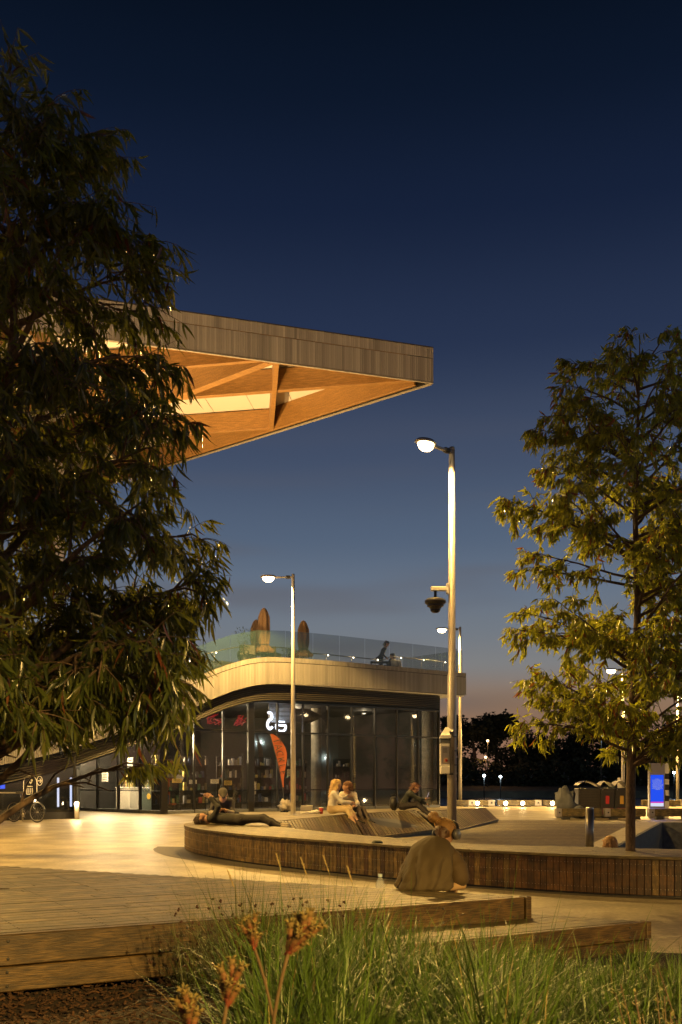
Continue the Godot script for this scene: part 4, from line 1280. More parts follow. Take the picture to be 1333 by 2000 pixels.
# ---------------------------------------------------------------- bollards, beams, bins, screen, bicycles
func square_furniture() -> void:
	var o := thing("steel_bollard", "round stainless steel bollard on the timber floor left of the eucalypt trunk", "bollard", G(4.42, 18.2, 0.02))
	part("post", tube([Vector3.ZERO, Vector3(0, 0.88, 0)], [0.072, 0.072], 22), M.bollard, o)
	part("cap", lathe([Vector2(0.072, 0.88), Vector2(0.072, 0.9), Vector2(0.06, 0.915), Vector2(0, 0.915)], 22), M.steel, o)
	var lb := thing("lit_bollard", "short post with a bright low lamp at the right corner of the ramp lobby", "bollard", G(-9.36, 36.3))
	part("post", bevel_box(Vector3(0.14, 0.42, 0.14), 0.01), M.coping, lb, T(Vector3(0, 0.21, 0)))
	part("head", bevel_box(Vector3(0.17, 0.2, 0.14), 0.01), M.brushed, lb, T(Vector3(0, 0.52, -0.02)))
	spark(lb, Vector3(0, 0.54, 0.075), 2.5, 0.075)
	# timber edge beams on the waterfront with their low lamps
	for b in [[878, 918, 52.0, "behind the shop corner and the lamp poles"], [924, 956, 52.0, "just right of the lamp poles"], [972, 1047, 52.0, "below the eucalypt's left branches"], [1061, 1128, 52.0, "left of the litter bins"], [1140, 1180, 52.2, "behind the litter bins"], [1254, 1330, 52.4, "behind the information screen"]]:
		var x0: float = (b[0] - 666.5) / 2000.0 * b[2]
		var x1: float = (b[1] - 666.5) / 2000.0 * b[2]
		var e := thing("edge_beam", "grey timber edge beam along the water, " + b[3], "timber beam", G((x0 + x1) / 2.0, b[2]), 0.0, "timber edge beams along the water")
		part("timber", bevel_box(Vector3(snappedf(x1 - x0, 0.01), 0.27, 0.3), 0.012), wood_grey[rng.randi() % 7], e, T(Vector3(0, 0.2, 0)))
		for sx in [-1, 1]:
			part("foot", bevel_box(Vector3(0.25, 0.065, 0.26), 0.0), M.dark, e, T(Vector3(sx * (x1 - x0) * 0.3, 0.032, 0)))
		part("end_plate", bevel_box(Vector3(0.34, 0.29, 0.31), 0.008), M.plate, e, T(Vector3((x1 - x0) / 2.0 + 0.1, 0.2, 0)))
		part("end_bolt", bevel_box(Vector3(0.09, 0.1, 0.012), 0.003), M.dark, e, T(Vector3((x1 - x0) / 2.0 + 0.1, 0.21, 0.158)))
	for p in [[933, "bright, nearest the slim lamp pole"], [988, "second from the left along the waterfront"], [1021, "third from the left along the waterfront"], [1079, "fourth from the left along the waterfront"], [1112, "last on the right, beside the bins"]]:
		var z := 50.9 if p[0] != 1112 else 46.0
		var l := thing("edge_lamp", "small low edge lamp, " + p[1], "lamp", G((p[0] - 666.5) / 2000.0 * z, z), 0.0, "low lamps along the waterfront edge")
		part("stand", bevel_box(Vector3(0.1, 0.2, 0.08), 0.008), M.dark, l, T(Vector3(0, 0.1, 0)))
		spark(l, Vector3(0, 0.21, 0.05), 2.2, 0.1)
	# nearer beams on feet, right
	for b in [[1086, 1174, 36.0, "left of the three, by the steel bollard"], [1181, 1260, 36.0, "middle one of three, passing behind the eucalypt trunk"], [1267, 1360, 36.2, "right of the three, below the information screen"]]:
		var x0: float = (b[0] - 666.5) / 2000.0 * b[2]
		var x1: float = (b[1] - 666.5) / 2000.0 * b[2]
		var e := thing("seat_beam", "thick dark timber beam on feet, " + b[3], "timber beam", G((x0 + x1) / 2.0, b[2]), 0.0, "thick timber beams on feet")
		part("timber", bevel_box(Vector3(snappedf(x1 - x0, 0.01), 0.275, 0.3), 0.014), wood_grey[[1, 4, 2][rng.randi() % 3]], e, T(Vector3(0, 0.245, 0)))
		for sx in [-0.28, 0.28]:
			part("foot", bevel_box(Vector3(0.26, 0.108, 0.24), 0.0), M.dark, e, T(Vector3(sx * (x1 - x0), 0.054, 0)))
		part("end_plate", bevel_box(Vector3(0.19, 0.285, 0.31), 0.008), M.brushed, e, T(Vector3(-(x1 - x0) / 2.0 + 0.085, 0.245, 0.001)))
		part("end_bolt", lathe([Vector2(0, 0), Vector2(0.03, 0), Vector2(0.03, 0.015), Vector2(0, 0.02)], 10), M.dark, e, Transform3D(Basis(Vector3.RIGHT, PI / 2.0), Vector3(-(x1 - x0) / 2.0 + 0.1, 0.25, 0.157)))
	# three litter bins with curved lids
	var binm := mat(0.045, 0.042, 0.038, 0.45, 0.4)
	for b in [[9.12, 37.9, 0.82, 0.0, "leftmost litter bin, slatted, with a curved dark lid", 0], [9.75, 37.75, 0.50, 1.0, "middle litter bin with a red label and a curved lid", 1], [10.27, 37.75, 0.48, 1.0, "right litter bin with a yellow label and a curved lid", 2]]:
		var e := thing("litter_bin", b[4], "litter bin", G(b[0], b[1]), 0.0, "dark litter bins in a row")
		var w: float = b[2]
		part("cabinet", bevel_box(Vector3(w, 1.05, 0.7), 0.02), binm, e, T(Vector3(0, 0.56, 0)))
		part("plinth", bevel_box(Vector3(w - 0.06, 0.04, 0.64), 0.0), M.black, e, T(Vector3(0, 0.02, 0)))
		if b[5] == 0:
			for k in 9: part("slat", bevel_box(Vector3(w - 0.06, 0.075, 0.02), 0.004), M.louvre, e, T(Vector3(0, 0.18 + 0.1 * k, 0.358)))
		else:
			part("door", bevel_box(Vector3(w - 0.05, 0.9, 0.02), 0.006), binm, e, T(Vector3(0, 0.53, 0.358)))
			part("label_plate", bevel_box(Vector3(0.13, 0.3, 0.006), 0.0), mat(0.45, 0.03, 0.03, 0.5) if b[5] == 1 else mat(0.55, 0.33, 0.04, 0.5), e, T(Vector3(-0.02, 0.66, 0.372)))
			part("lower_sticker", bevel_box(Vector3(w - 0.1, 0.26, 0.005), 0.0), mat(0.14, 0.02, 0.02, 0.5), e, T(Vector3(0, 0.24, 0.371)))
			part("latch", lathe([Vector2(0, 0), Vector2(0.016, 0), Vector2(0, 0.012)], 8), M.steel, e, Transform3D(Basis(Vector3.RIGHT, PI / 2.0), Vector3(-w / 2.0 + 0.06, 1.03, 0.362)))
		var st := new_st()
		st.set_smooth_group(-1)
		var prev := []
		for k in 11:
			var t := k / 10.0
			var x := lerpf(-w * 0.52, w * 0.52, t)
			var y := 1.12 + 0.17 * sin(PI * pow(t, 0.8)) + 0.05 * (1.0 - t)
			var ring := [Vector3(x, y, -0.36), Vector3(x, y, 0.37), Vector3(x, y + 0.03, 0.37), Vector3(x, y + 0.03, -0.36)]
			if k > 0: loft(st, prev, ring, k == 1 or k == 10)
			prev = ring
		part("lid", flat(st), mat(0.10, 0.085, 0.065, 0.35, 0.5), e)
	# boulder and ring shaped sculpture pieces near the bins
	var rk := thing("stone_boulder", "rough grey boulder left of the litter bins", "boulder", G(8.25, 37.5))
	part("rock", lump(Vector3(0.36, 0.58, 0.3), 0.75, 5), M.wallgrey, rk, T(Vector3(0, 0.42, 0)))
	var rk2 := thing("stone_boulder", "low rounded pale boulder at the foot of the rough grey one", "boulder", G(8.55, 36.9))
	part("rock", lump(Vector3(0.3, 0.22, 0.26), 0.5, 8), M.wallgrey, rk2, T(Vector3(0, 0.2, 0)))
	var rg := thing("life_ring", "pale ring standing behind the timber beams, right of the bins", "ring", G(10.55, 38.2, 0.42))
	var rp := []
	for k in 25: rp.append(Vector3(0.28 * cos(TAU * k / 24.0), 0.28 * sin(TAU * k / 24.0), 0))
	part("ring", tube(rp, rp.map(func(_p): return 0.07), 10, false), M.white, rg)
	part("post", rod(Vector3(0, -0.42, -0.09), Vector3(0, 0.2, -0.09), 0.03, 8), M.frame, rg)
	part("hub", bevel_box(Vector3(0.5, 0.05, 0.03), 0.005), M.frame, rg, T(Vector3(0, 0, -0.05)))
	# pole with a sign plate behind the beams
	var sp := thing("sign_pole", "grey pole with a pale upright plate, left of the eucalypt trunk", "sign", G(10.62, 38.6))
	part("pole", rod(Vector3.ZERO, Vector3(0, 2.9, 0), 0.055, 14), M.pole, sp)
	part("plate", bevel_box(Vector3(0.14, 0.5, 0.03), 0.006), M.white, sp, T(Vector3(-0.14, 1.22, 0.05)))
	# information screen
	var k := thing("information_screen", "tall information totem with a blue lit screen at the right", "screen", G(11.45, 37.2))
	part("cabinet", bevel_box(Vector3(0.56, 2.0, 0.2), 0.012), M.brushed, k, T(Vector3(0, 1.0, 0)))
	part("side_column", bevel_box(Vector3(0.16, 2.0, 0.16), 0.008), M.white, k, T(Vector3(0.375, 1.0, -0.03)))
	for y in [0.72, 1.12, 1.52]: part("dark_panel", bevel_box(Vector3(0.15, 0.2, 0.01), 0.0), M.dark, k, T(Vector3(0.375, y, 0.056)))
	part("screen", bevel_box(Vector3(0.47, 1.02, 0.012), 0.0), lamp_mat(0.012, 0.085, 0.95, 0.9), k, T(Vector3(0, 1.06, 0.105)))
	part("screen_band", bevel_box(Vector3(0.47, 0.05, 0.006), 0.0), lamp_mat(0.8, 0.03, 0.55, 0.8), k, T(Vector3(0, 0.575, 0.114)))
	part("screen_footer", bevel_box(Vector3(0.47, 0.12, 0.006), 0.0), lamp_mat(0.75, 0.8, 1.0, 0.9), k, T(Vector3(0, 0.492, 0.1142)))
	var ts := new_st()
	for i in 11:
		var w = [0.14, 0.34, 0.36, 0.33, 0.3, 0.36, 0.35, 0.34, 0.3, 0.36, 0.12][i]
		var x: float = -w / 2.0
		while x < w / 2.0:
			var l := R(0.02, 0.06)
			add_box(ts, T(Vector3(x + l / 2.0, 1.42 - 0.038 * i, 0.1125)), Vector3(l, 0.012, 0.003))
			x += l + 0.012
	part("screen_text", flat(ts), lamp_mat(0.7, 0.78, 1.0, 0.55), k)
	var al := AreaLight3D.new()
	al.name = "screen_light"
	al.area_size = Vector2(0.45, 1.0)
	al.light_color = lin(0.15, 0.3, 1.0)
	al.light_energy = 0.8
	al.shadow_enabled = true
	al.position = Vector3(0, 1.06, 0.125)
	al.rotation.y = PI
	k.add_child(al)
	# rail and bicycles, left
	var rail := thing("bicycle_rail", "pale horizontal steel rail in front of the lobby glass at the left edge", "rail", G(-11.6, 34.6))
	part("bar", rod(Vector3(-1.8, 0.96, 0.2), Vector3(0.88, 0.96, 0), 0.03, 10), M.brushed, rail)
	for x in [-1.2, 0.84]: part("post", rod(Vector3(x, 0, 0), Vector3(x, 0.96, 0), 0.028, 10), M.brushed, rail)
	bicycle(G(-10.4, 33.75), -0.45, "dark bicycle with drop bars and a lit lamp, standing by the lobby sign")
	bicycle(G(-12.05, 33.6), -0.2, "dark bicycle cut off by the left edge of the frame")

func spark(parent: Node3D, at: Vector3, energy: float, r: float) -> void:
	part("bulb", lathe([Vector2(0, -r), Vector2(r * 0.7, -r * 0.7), Vector2(r, 0), Vector2(r * 0.7, r * 0.7), Vector2(0, r)], 12), lamp_mat(1.0, 0.78, 0.46, 45.0), parent, T(at))
	var li := OmniLight3D.new()
	li.name = "lamp_light"
	li.light_energy = energy
	li.light_color = lin(1.0, 0.66, 0.28)
	li.light_size = r * 0.7
	li.omni_range = 40
	li.omni_attenuation = 2.0
	li.shadow_enabled = true
	li.position = at
	parent.add_child(li)

func lump(s: Vector3, rough: float, sd: int) -> ArrayMesh:
	var st := new_st()
	st.set_smooth_group(0)
	var pt := func(i: int, j: int) -> Vector3:
		var a := TAU * (i % 16) / 16.0
		var b := PI * j / 10.0 - PI / 2.0
		var d := Vector3(cos(a) * cos(b), sin(b), sin(a) * cos(b))
		var r := 1.0 + rough * noise.get_noise_3d(d.x * 1.6 + sd, d.y * 1.6, d.z * 1.6) * 1.6
		return d * s * r
	for i in 16:
		for j in 10:
			var q := [pt.call(i, j), pt.call(i + 1, j), pt.call(i + 1, j + 1), pt.call(i, j + 1)]
			if j > 0: tri(st, q[0], q[1], q[2], q[0] + q[1])
			if j < 9: tri(st, q[0], q[2], q[3], q[0] + q[2])
	return flat(st)

func bicycle(at: Vector3, yaw: float, label: String) -> void:
	var o := thing("bicycle", label, "bicycle", at, yaw, "bicycles by the lobby")
	var hubs := [Vector3(-0.5, 0.34, 0), Vector3(0.5, 0.34, 0)]
	for h in hubs:
		var wheel := Node3D.new()
		wheel.name = "wheel"
		o.add_child(wheel, true)
		wheel.position = h
		var ring := []
		for k in 33: ring.append(Vector3(0.325 * cos(TAU * k / 32.0), 0.325 * sin(TAU * k / 32.0), 0))
		part("tyre", tube(ring, ring.map(func(_p): return 0.018), 7, false), M.black, wheel)
		var rim := []
		for p in ring: rim.append(p * 0.93)
		part("rim", tube(rim, rim.map(func(_p): return 0.011), 6, false), M.steel, wheel)
		var st := new_st()
		for k in 16:
			var a := TAU * k / 16.0
			add_tube(st, [Vector3(0.012 * cos(a + 1.2), 0.012 * sin(a + 1.2), 0.02 if k % 2 else -0.02), Vector3(0.3 * cos(a), 0.3 * sin(a), 0)], [0.0018, 0.0018], 4)
		part("spokes", flat(st), M.steel, wheel)
		part("hub", rod(Vector3(0, 0, -0.05), Vector3(0, 0, 0.05), 0.022, 10), M.steel, wheel)
	var bb := Vector3(-0.06, 0.29, 0)
	var seat := Vector3(-0.2, 0.82, 0)
	var head := Vector3(0.33, 0.84, 0)
	var low := Vector3(0.36, 0.72, 0)
	var st := new_st()
	for l in [[bb, seat, 0.016], [seat + Vector3(0.02, -0.06, 0), head, 0.015], [bb, low, 0.019], [bb + Vector3(0, 0, 0.03), hubs[0] + Vector3(0, 0, 0.05), 0.009], [bb + Vector3(0, 0, -0.03), hubs[0] + Vector3(0, 0, -0.05), 0.009], [seat + Vector3(0.02, -0.08, 0.015), hubs[0] + Vector3(0, 0, 0.05), 0.008], [seat + Vector3(0.02, -0.08, -0.015), hubs[0] + Vector3(0, 0, -0.05), 0.008], [low, head + Vector3(-0.01, 0.06, 0), 0.02]]:
		add_tube(st, [l[0], l[1]], [l[2], l[2]], 8)
	part("frame", flat(st), M.black, o)
	var fk := new_st()
	for z in [-0.05, 0.05]: add_tube(fk, [low, low + Vector3(0.02, -0.06, z), hubs[1] + Vector3(0, 0, z)], [0.014, 0.013, 0.008], 7)
	part("fork", flat(fk), M.black, o)
	part("seat_post", rod(seat, seat + Vector3(-0.03, 0.12, 0), 0.013, 8), M.steel, o)
	var sd := new_st()
	loft(sd, [Vector3(-0.36, 0.95, -0.07), Vector3(-0.36, 0.95, 0.07), Vector3(-0.36, 0.99, 0.06), Vector3(-0.36, 0.99, -0.06)], [Vector3(-0.1, 0.955, -0.018), Vector3(-0.1, 0.955, 0.018), Vector3(-0.1, 0.98, 0.015), Vector3(-0.1, 0.98, -0.015)])
	part("saddle", flat(sd), M.black, o)
	var hb := new_st()
	add_tube(hb, [head, head + Vector3(0.06, 0.08, 0)], [0.014, 0.014], 8)
	for z in [-1.0, 1.0]:
		add_tube(hb, [head + Vector3(0.06, 0.08, 0), head + Vector3(0.07, 0.08, 0.2 * z), head + Vector3(0.15, 0.06, 0.21 * z), head + Vector3(0.17, -0.02, 0.21 * z), head + Vector3(0.08, -0.06, 0.21 * z)], [0.013, 0.013, 0.014, 0.014, 0.014], 7)
	part("handlebar", flat(hb), M.black, o)
	var cr := new_st()
	var cring := []
	for k in 17: cring.append(bb + Vector3(0.09 * cos(TAU * k / 16.0), 0.09 * sin(TAU * k / 16.0), 0.05))
	add_tube(cr, cring, cring.map(func(_p): return 0.006), 5)
	add_tube(cr, [bb + Vector3(0, 0, 0.07), bb + Vector3(0.1, -0.13, 0.07)], [0.012, 0.01], 6)
	add_tube(cr, [bb + Vector3(0, 0, -0.07), bb + Vector3(-0.1, 0.13, -0.07)], [0.012, 0.01], 6)
	part("crank", flat(cr), M.steel, o)
	for q in [Vector3(0.1, -0.13, 0.11), Vector3(-0.1, 0.13, -0.11)]: part("pedal", bevel_box(Vector3(0.09, 0.02, 0.07), 0.004), M.dark, o, T(bb + q))
	if label.contains("lit"):
		spark(o, head + Vector3(0.1, -0.1, 0.03), 0.8, 0.028)

# ---------------------------------------------------------------- roof terrace
func terrace() -> void:
	var cloth := textured(mat(0.33, 0.20, 0.10, 0.9), noise_tex(0.04, 3, 0.7, 1.0, 41), Vector3(3, 0.6, 3))
	for u in [[516, 44.6, 8.85, "taller closed brown umbrella of the pair on the terrace's left"], [501, 45.6, 8.5, "shorter closed brown umbrella, left of the tall one on the terrace"], [593, 46.2, 8.55, "closed brown umbrella standing alone beside the second lamp pole, on the terrace"]]:
		var o := thing("closed_umbrella", u[3], "umbrella", G((u[0] - 666.5) / 2000.0 * u[1], u[1], 6.3), 0.0, "closed umbrellas on the roof terrace")
		var h: float = u[2] - 6.3
		part("pole", rod(Vector3.ZERO, Vector3(0, h, 0), 0.03, 8), M.dark, o)
		part("base", bevel_box(Vector3(0.6, 0.08, 0.6), 0.01), M.dark, o, T(Vector3(0, 0.04, 0)))
		var st := new_st()
		st.set_smooth_group(0)
		var prof := [[0.62, 0.30], [0.72, 0.34], [0.85, 0.24], [0.95, 0.16], [1.3, 0.2], [h - 0.4, 0.19], [h - 0.14, 0.15], [h - 0.03, 0.09], [h + 0.02, 0.02]]
		for i in prof.size() - 1:
			for k in 24:
				var q := []
				for c in [[i, k], [i, k + 1], [i + 1, k + 1], [i + 1, k]]:
					var a = TAU * c[1] / 24.0
					var r: float = prof[c[0]][1] * (1.0 + 0.36 * cos(a * 6.0) * (1.0 if c[0] < 6 else 0.3))
					q.append(Vector3(cos(a) * r, prof[c[0]][0], sin(a) * r))
				quad(st, q[0], q[1], q[2], q[3], Vector3(q[0].x, 0.05, q[0].z))
		part("canopy_cloth", flat(st), cloth, o)
		part("tie", lathe([Vector2(0.2, 0.93), Vector2(0.215, 0.94), Vector2(0.215, 0.97), Vector2(0.2, 0.98)], 16), M.dark, o)
	for t in [[742, 49.4, "dark table on the terrace in front of the leaning person"], [508, 44.9, "table under the closed umbrellas on the terrace"]]:
		var o := thing("terrace_table", t[2], "table", G((t[0] - 666.5) / 2000.0 * t[1], t[1], 6.3), 0.0, "tables on the roof terrace")
		part("table_top", bevel_box(Vector3(0.9, 0.04, 0.7), 0.008), M.dark, o, T(Vector3(0, 0.74, 0)))
		for q in [Vector2(-0.4, -0.3), Vector2(0.4, -0.3), Vector2(-0.4, 0.3), Vector2(0.4, 0.3)]:
			part("leg", rod(Vector3(q.x, 0, q.y), Vector3(q.x, 0.73, q.y), 0.02, 6), M.dark, o)
	for t in [[765, 50.3, 0.6, "dark lounge chair on the terrace under the seated person"], [482, 44.6, 0.2, "dark wicker armchair at the terrace's left end"], [530, 45.3, -0.3, "dark wicker armchair on the terrace right of the tall closed umbrella"]]:
		var o := thing("terrace_chair", t[3], "chair", G((t[0] - 666.5) / 2000.0 * t[1], t[1], 6.3), t[2], "chairs on the roof terrace")
		part("seat", bevel_box(Vector3(0.7, 0.12, 0.65), 0.03), M.louvre, o, T(Vector3(0, 0.4, 0)))
		part("backrest", bevel_box(Vector3(0.7, 0.5, 0.1), 0.04), M.louvre, o, Transform3D(Basis(Vector3.RIGHT, -0.2), Vector3(0, 0.68, 0.33)))
		for sx in [-1, 1]: part("arm", bevel_box(Vector3(0.09, 0.25, 0.62), 0.03), M.louvre, o, T(Vector3(0.34 * sx, 0.55, 0)))
		for q in [Vector2(-0.3, -0.27), Vector2(0.3, -0.27), Vector2(-0.3, 0.27), Vector2(0.3, 0.27)]:
			part("leg", rod(Vector3(q.x, 0, q.y), Vector3(q.x, 0.35, q.y), 0.02, 6), M.dark, o)
	for t in [[478, 44.0, 1.5, "leafy potted shrub at the left end of the terrace"], [566, 45.0, 0.75, "small potted plant at the foot of the lone closed umbrella"], [584, 46.6, 0.7, "small potted plant right of the second lamp pole on the terrace"]]:
		var o := thing("potted_plant", t[3], "plant", G((t[0] - 666.5) / 2000.0 * t[1], t[1], 6.3), 0.0, "potted plants on the terrace")
		part("pot", lathe([Vector2(0, 0), Vector2(0.17, 0), Vector2(0.23, 0.4), Vector2(0.2, 0.4), Vector2(0, 0.36)], 14), M.dark, o)
		var st := new_st()
		for k in 260:
			var p := Vector3(rng.randfn() * 0.2, 0.45 + rng.randf() * (t[2] - 0.4), rng.randfn() * 0.2)
			var dr := Vector3(rng.randfn(), R(-0.2, 0.8), rng.randfn()).normalized()
			var sd := dr.cross(Vector3.UP).normalized() * 0.025
			st.set_color(Color(0.03, 0.05, 0.02))
			tri(st, p - sd, p + sd, p + dr * 0.14, Vector3.UP)
		var fo := part("foliage", flat(st), M.leaf, o)
		tag(fo, "", "", "", "stuff")
		part("stem", rod(Vector3(0, 0.3, 0), Vector3(0, t[2] * 0.7, 0), 0.015, 6), M.bark, o)

# ---------------------------------------------------------------- what is seen behind the shop glass
func shop_contents() -> void:
	var e := (FAR_END - KNEE).normalized()
	var nv := Vector2(e.y, -e.x)
	var at := func(s: float, back: float, y: float) -> Vector3:
		var p := KNEE + e * s - nv * back
		return G(p.x, p.y, y)
	var yaw := atan2(e.y, e.x)
	# dim ceiling lamps
	for q in [[1.6, 2.2], [5.0, 3.0], [9.0, 3.4], [13.0, 3.0]]:
		var o := thing("ceiling_lamp", "dim round ceiling lamp inside the shop, %s" % {1.6: "nearest the corner column", 5.0: "behind the orange banner", 9.0: "over the middle bays", 13.0: "by the concrete column"}[q[0]], "lamp", at.call(q[0], q[1], 4.72), 0.0, "ceiling lamps inside the shop")
		part("housing", lathe([Vector2(0, 0.02), Vector2(0.13, 0.02), Vector2(0.13, 0.12), Vector2(0, 0.12)], 14, false), M.dark, o)
		part("bulb", lathe([Vector2(0, -0.03), Vector2(0.09, 0.0), Vector2(0.1, 0.02), Vector2(0, 0.021)], 12), lamp_mat(1.0, 0.85, 0.6, 3.0), o)
		var li := OmniLight3D.new()
		li.name = "lamp_light"
		li.light_energy = 22.0 if q[0] < 4.0 else (14.0 if q[0] < 7.0 else (7.0 if q[0] < 10.0 else 2.5))
		li.light_color = lin(1.0, 0.8, 0.5)
		li.light_size = 0.08
		li.omni_range = 20
		li.omni_attenuation = 2.0
		li.shadow_enabled = true
		li.position = Vector3(0, -0.005, 0)
		o.add_child(li)
	# hanging goods on racks
	var tones := [Color(0.35, 0.30, 0.2), Color(0.15, 0.16, 0.17), Color(0.4, 0.33, 0.1), Color(0.07, 0.16, 0.10), Color(0.3, 0.06, 0.04), Color(0.07, 0.09, 0.17), Color(0.5, 0.47, 0.4), Color(0.12, 0.09, 0.06), Color(0.06, 0.06, 0.06), Color(0.05, 0.05, 0.05)]
	var places := ["just right of the corner column", "behind the seated person in the cap", "left of the orange banner", "behind the second lamp pole", "behind the blond sitter", "left of the sitter in black"]
	var ri := 0
	for q in [[0.9, 1.5], [2.4, 1.8], [4.3, 1.9], [6.2, 2.3], [8.4, 2.6], [11.5, 2.8]]:
		var o := thing("display_rack", "shop rack hung with small goods inside the glass, " + places[ri], "rack", at.call(q[0], q[1], 0.06), yaw, "racks of goods inside the shop")
		ri += 1
		part("back_panel", bevel_box(Vector3(1.25, 2.3, 0.04), 0.0), M.louvre, o, T(Vector3(0, 1.2, -0.06)))
		for k in 4: part("shelf", bevel_box(Vector3(1.25, 0.03, 0.34), 0.0), M.dark, o, T(Vector3(0, 0.3 + 0.55 * k, 0.13)))
		for sx in [-1, 1]: part("upright", bevel_box(Vector3(0.04, 2.35, 0.05), 0.0), M.frame, o, T(Vector3(sx * 0.63, 1.18, 0)))
		var st := new_st()
		for k in 4:
			var x := -0.57
			while x < 0.52:
				var w := R(0.05, 0.16)
				var h := R(0.1, 0.4)
				var t: Color = tones[rng.randi() % tones.size()]
				st.set_color(t)
				if rng.randf() < 0.85: add_box(st, T(Vector3(x + w / 2.0, 0.32 + 0.55 * k + h / 2.0, 0.16 + R(-0.06, 0.1))), Vector3(w, h, R(0.04, 0.14)), 0.008)
				x += w + R(0.0, 0.08)
		var g := part("goods", flat(st), M.skin_cloth, o)
		tag(g, "", "", "", "stuff")
	# paper notices stuck inside the glass
	for q in [[0.75, 1.35, 0.45, 0.17, 0], [1.5, 1.30, 0.36, 0.16, 1], [2.55, 1.32, 0.4, 0.18, 1], [3.2, 1.25, 0.4, 0.2, 0], [4.35, 1.9, 0.22, 0.3, 0], [4.4, 1.4, 0.24, 0.5, 0], [4.45, 1.0, 0.36, 0.5, 1], [6.4, 1.7, 0.22, 0.3, 1]]:
		var label: String = ["yellow", "white"][q[4]] + " paper notice inside the shop glass, %.0f steps right of the corner column" % (q[0] * 1.3 + 1)
		var o := thing("paper_notice", {0.75: "small yellow notice on the glass nearest the corner column", 1.5: "white notice in the second pane right of the corner column", 2.55: "white notice just above the cap of the seated person", 3.2: "yellow notice right of the cap of the seated person", 4.35: "upper yellow tag beside the dark door post", 4.4: "long yellow tag hanging beside the dark door post", 4.45: "pale poster low beside the dark door post", 6.4: "pale tag right of the orange banner's top"}[q[0]], "notice", at.call(q[0], 0.25, q[1]), yaw, "paper notices on the shop glass")
		part("sheet", bevel_box(Vector3(q[2], q[3], 0.008), 0.0), mat(0.75, 0.55, 0.16, 0.8) if q[4] == 0 else mat(0.8, 0.76, 0.66, 0.8), o)
		var st := new_st()
		var n := int(q[3] / 0.05)
		for k in n: add_box(st, T(Vector3(R(-0.02, 0.02), q[3] * 0.5 - 0.035 - 0.048 * k, 0.006)), Vector3(q[2] * R(0.5, 0.85), 0.014, 0.003))
		part("print_lines", flat(st), M.dark, o)
	# white lit shapes and the menu board
	var neon := lamp_mat(0.70, 0.80, 1.0, 5.0)
	var o := thing("neon_hook_sign", "curling blue white lit sign inside the shop window, left of the menu board", "neon sign", at.call(5.5, 0.5, 3.62), yaw)
	var pts := [Vector3(-0.06, 0.72, 0), Vector3(0.1, 0.7, 0), Vector3(0.13, 0.5, 0), Vector3(-0.03, 0.38, 0), Vector3(-0.1, 0.16, 0), Vector3(0.02, 0.0, 0), Vector3(0.16, 0.1, 0)]
	part("neon_tube", tube(smooth_path(pts, 0.05), smooth_path(pts, 0.05).map(func(_p): return 0.06), 8), neon, o)
	var o2 := thing("neon_bowl_sign", "white lit bowl shaped sign with bars above it, below the menu board", "neon sign", at.call(6.12, 0.5, 3.55), yaw)
	part("neon_bowl", tube([Vector3(-0.27, 0.22, 0), Vector3(-0.2, 0.06, 0), Vector3(-0.08, -0.02, 0), Vector3(0.1, -0.02, 0), Vector3(0.22, 0.06, 0), Vector3(0.28, 0.22, 0)], [0.05, 0.06, 0.06, 0.06, 0.06, 0.05], 8), neon, o2)
	part("neon_bar", rod(Vector3(-0.28, 0.26, 0), Vector3(0.28, 0.26, 0), 0.045, 8), neon, o2)
	part("neon_bar", rod(Vector3(-0.12, 0.42, 0), Vector3(0.2, 0.42, 0), 0.035, 8), neon, o2)
	for q in [[6.05, 0.45, 4.1], [6.62, 0.45, 3.9]]:
		var li := OmniLight3D.new()
		li.name = "neon_light"
		li.light_energy = 1.2
		li.light_color = Color(0.8, 0.88, 1.0)
		li.light_size = 0.2
		li.omni_range = 12
		li.omni_attenuation = 2.0
		li.shadow_enabled = true
		li.position = Vector3(0.1 if q[0] < 6.2 else 0.0, 0.35 if q[0] < 6.2 else 0.15, 0.12)
		(o if q[0] < 6.2 else o2).add_child(li)
	var mb := thing("menu_board", "grey menu board with rows of pale round symbols, inside the glass above the lit bowl", "board", at.call(6.3, 0.8, 3.95), yaw)
	part("panel", bevel_box(Vector3(1.25, 0.85, 0.04), 0.006), mat(0.25, 0.23, 0.2, 0.7), mb, T(Vector3(0, 0.42, 0)))
	var ms := new_st()
	for r in 3:
		for c in 7:
			var ring := []
			for k in 11: ring.append(Vector3(-0.5 + 0.165 * c + 0.05 * cos(TAU * k / 10.0), 0.2 + 0.2 * r + 0.05 * sin(TAU * k / 10.0), 0.024))
			add_tube(ms, ring, ring.map(func(_p): return 0.009), 4)
	part("symbols", flat(ms), M.white, mb)
	# hanging silver fish
	var fi := thing("hanging_fish", "large silvery scaled fish hung inside the glass right of the second lamp pole", "fish sculpture", at.call(7.75, 0.9, 4.3), yaw)
	var silver := textured(mat(0.5, 0.45, 0.38, 0.3, 0.7), noise_tex(0.12, 1, 0.15, 1.0, 44, 256, FastNoiseLite.TYPE_CELLULAR), Vector3(2.5, 2.5, 2.5))
	var fb := new_st()
	fb.set_smooth_group(0)
	var fprof := [[-0.95, 0.02], [-0.85, 0.12], [-0.6, 0.27], [-0.2, 0.36], [0.2, 0.33], [0.6, 0.2], [0.85, 0.09], [0.95, 0.05]]
	for i in fprof.size() - 1:
		for k in 16:
			var q := []
			for c in [[i, k], [i, k + 1], [i + 1, k + 1], [i + 1, k]]:
				var a = TAU * c[1] / 16.0
				q.append(Vector3(fprof[c[0]][0], sin(a) * fprof[c[0]][1], cos(a) * fprof[c[0]][1] * 0.45))
			quad(fb, q[0], q[1], q[2], q[3], Vector3(0, q[0].y, q[0].z) + Vector3(0, q[2].y, q[2].z))
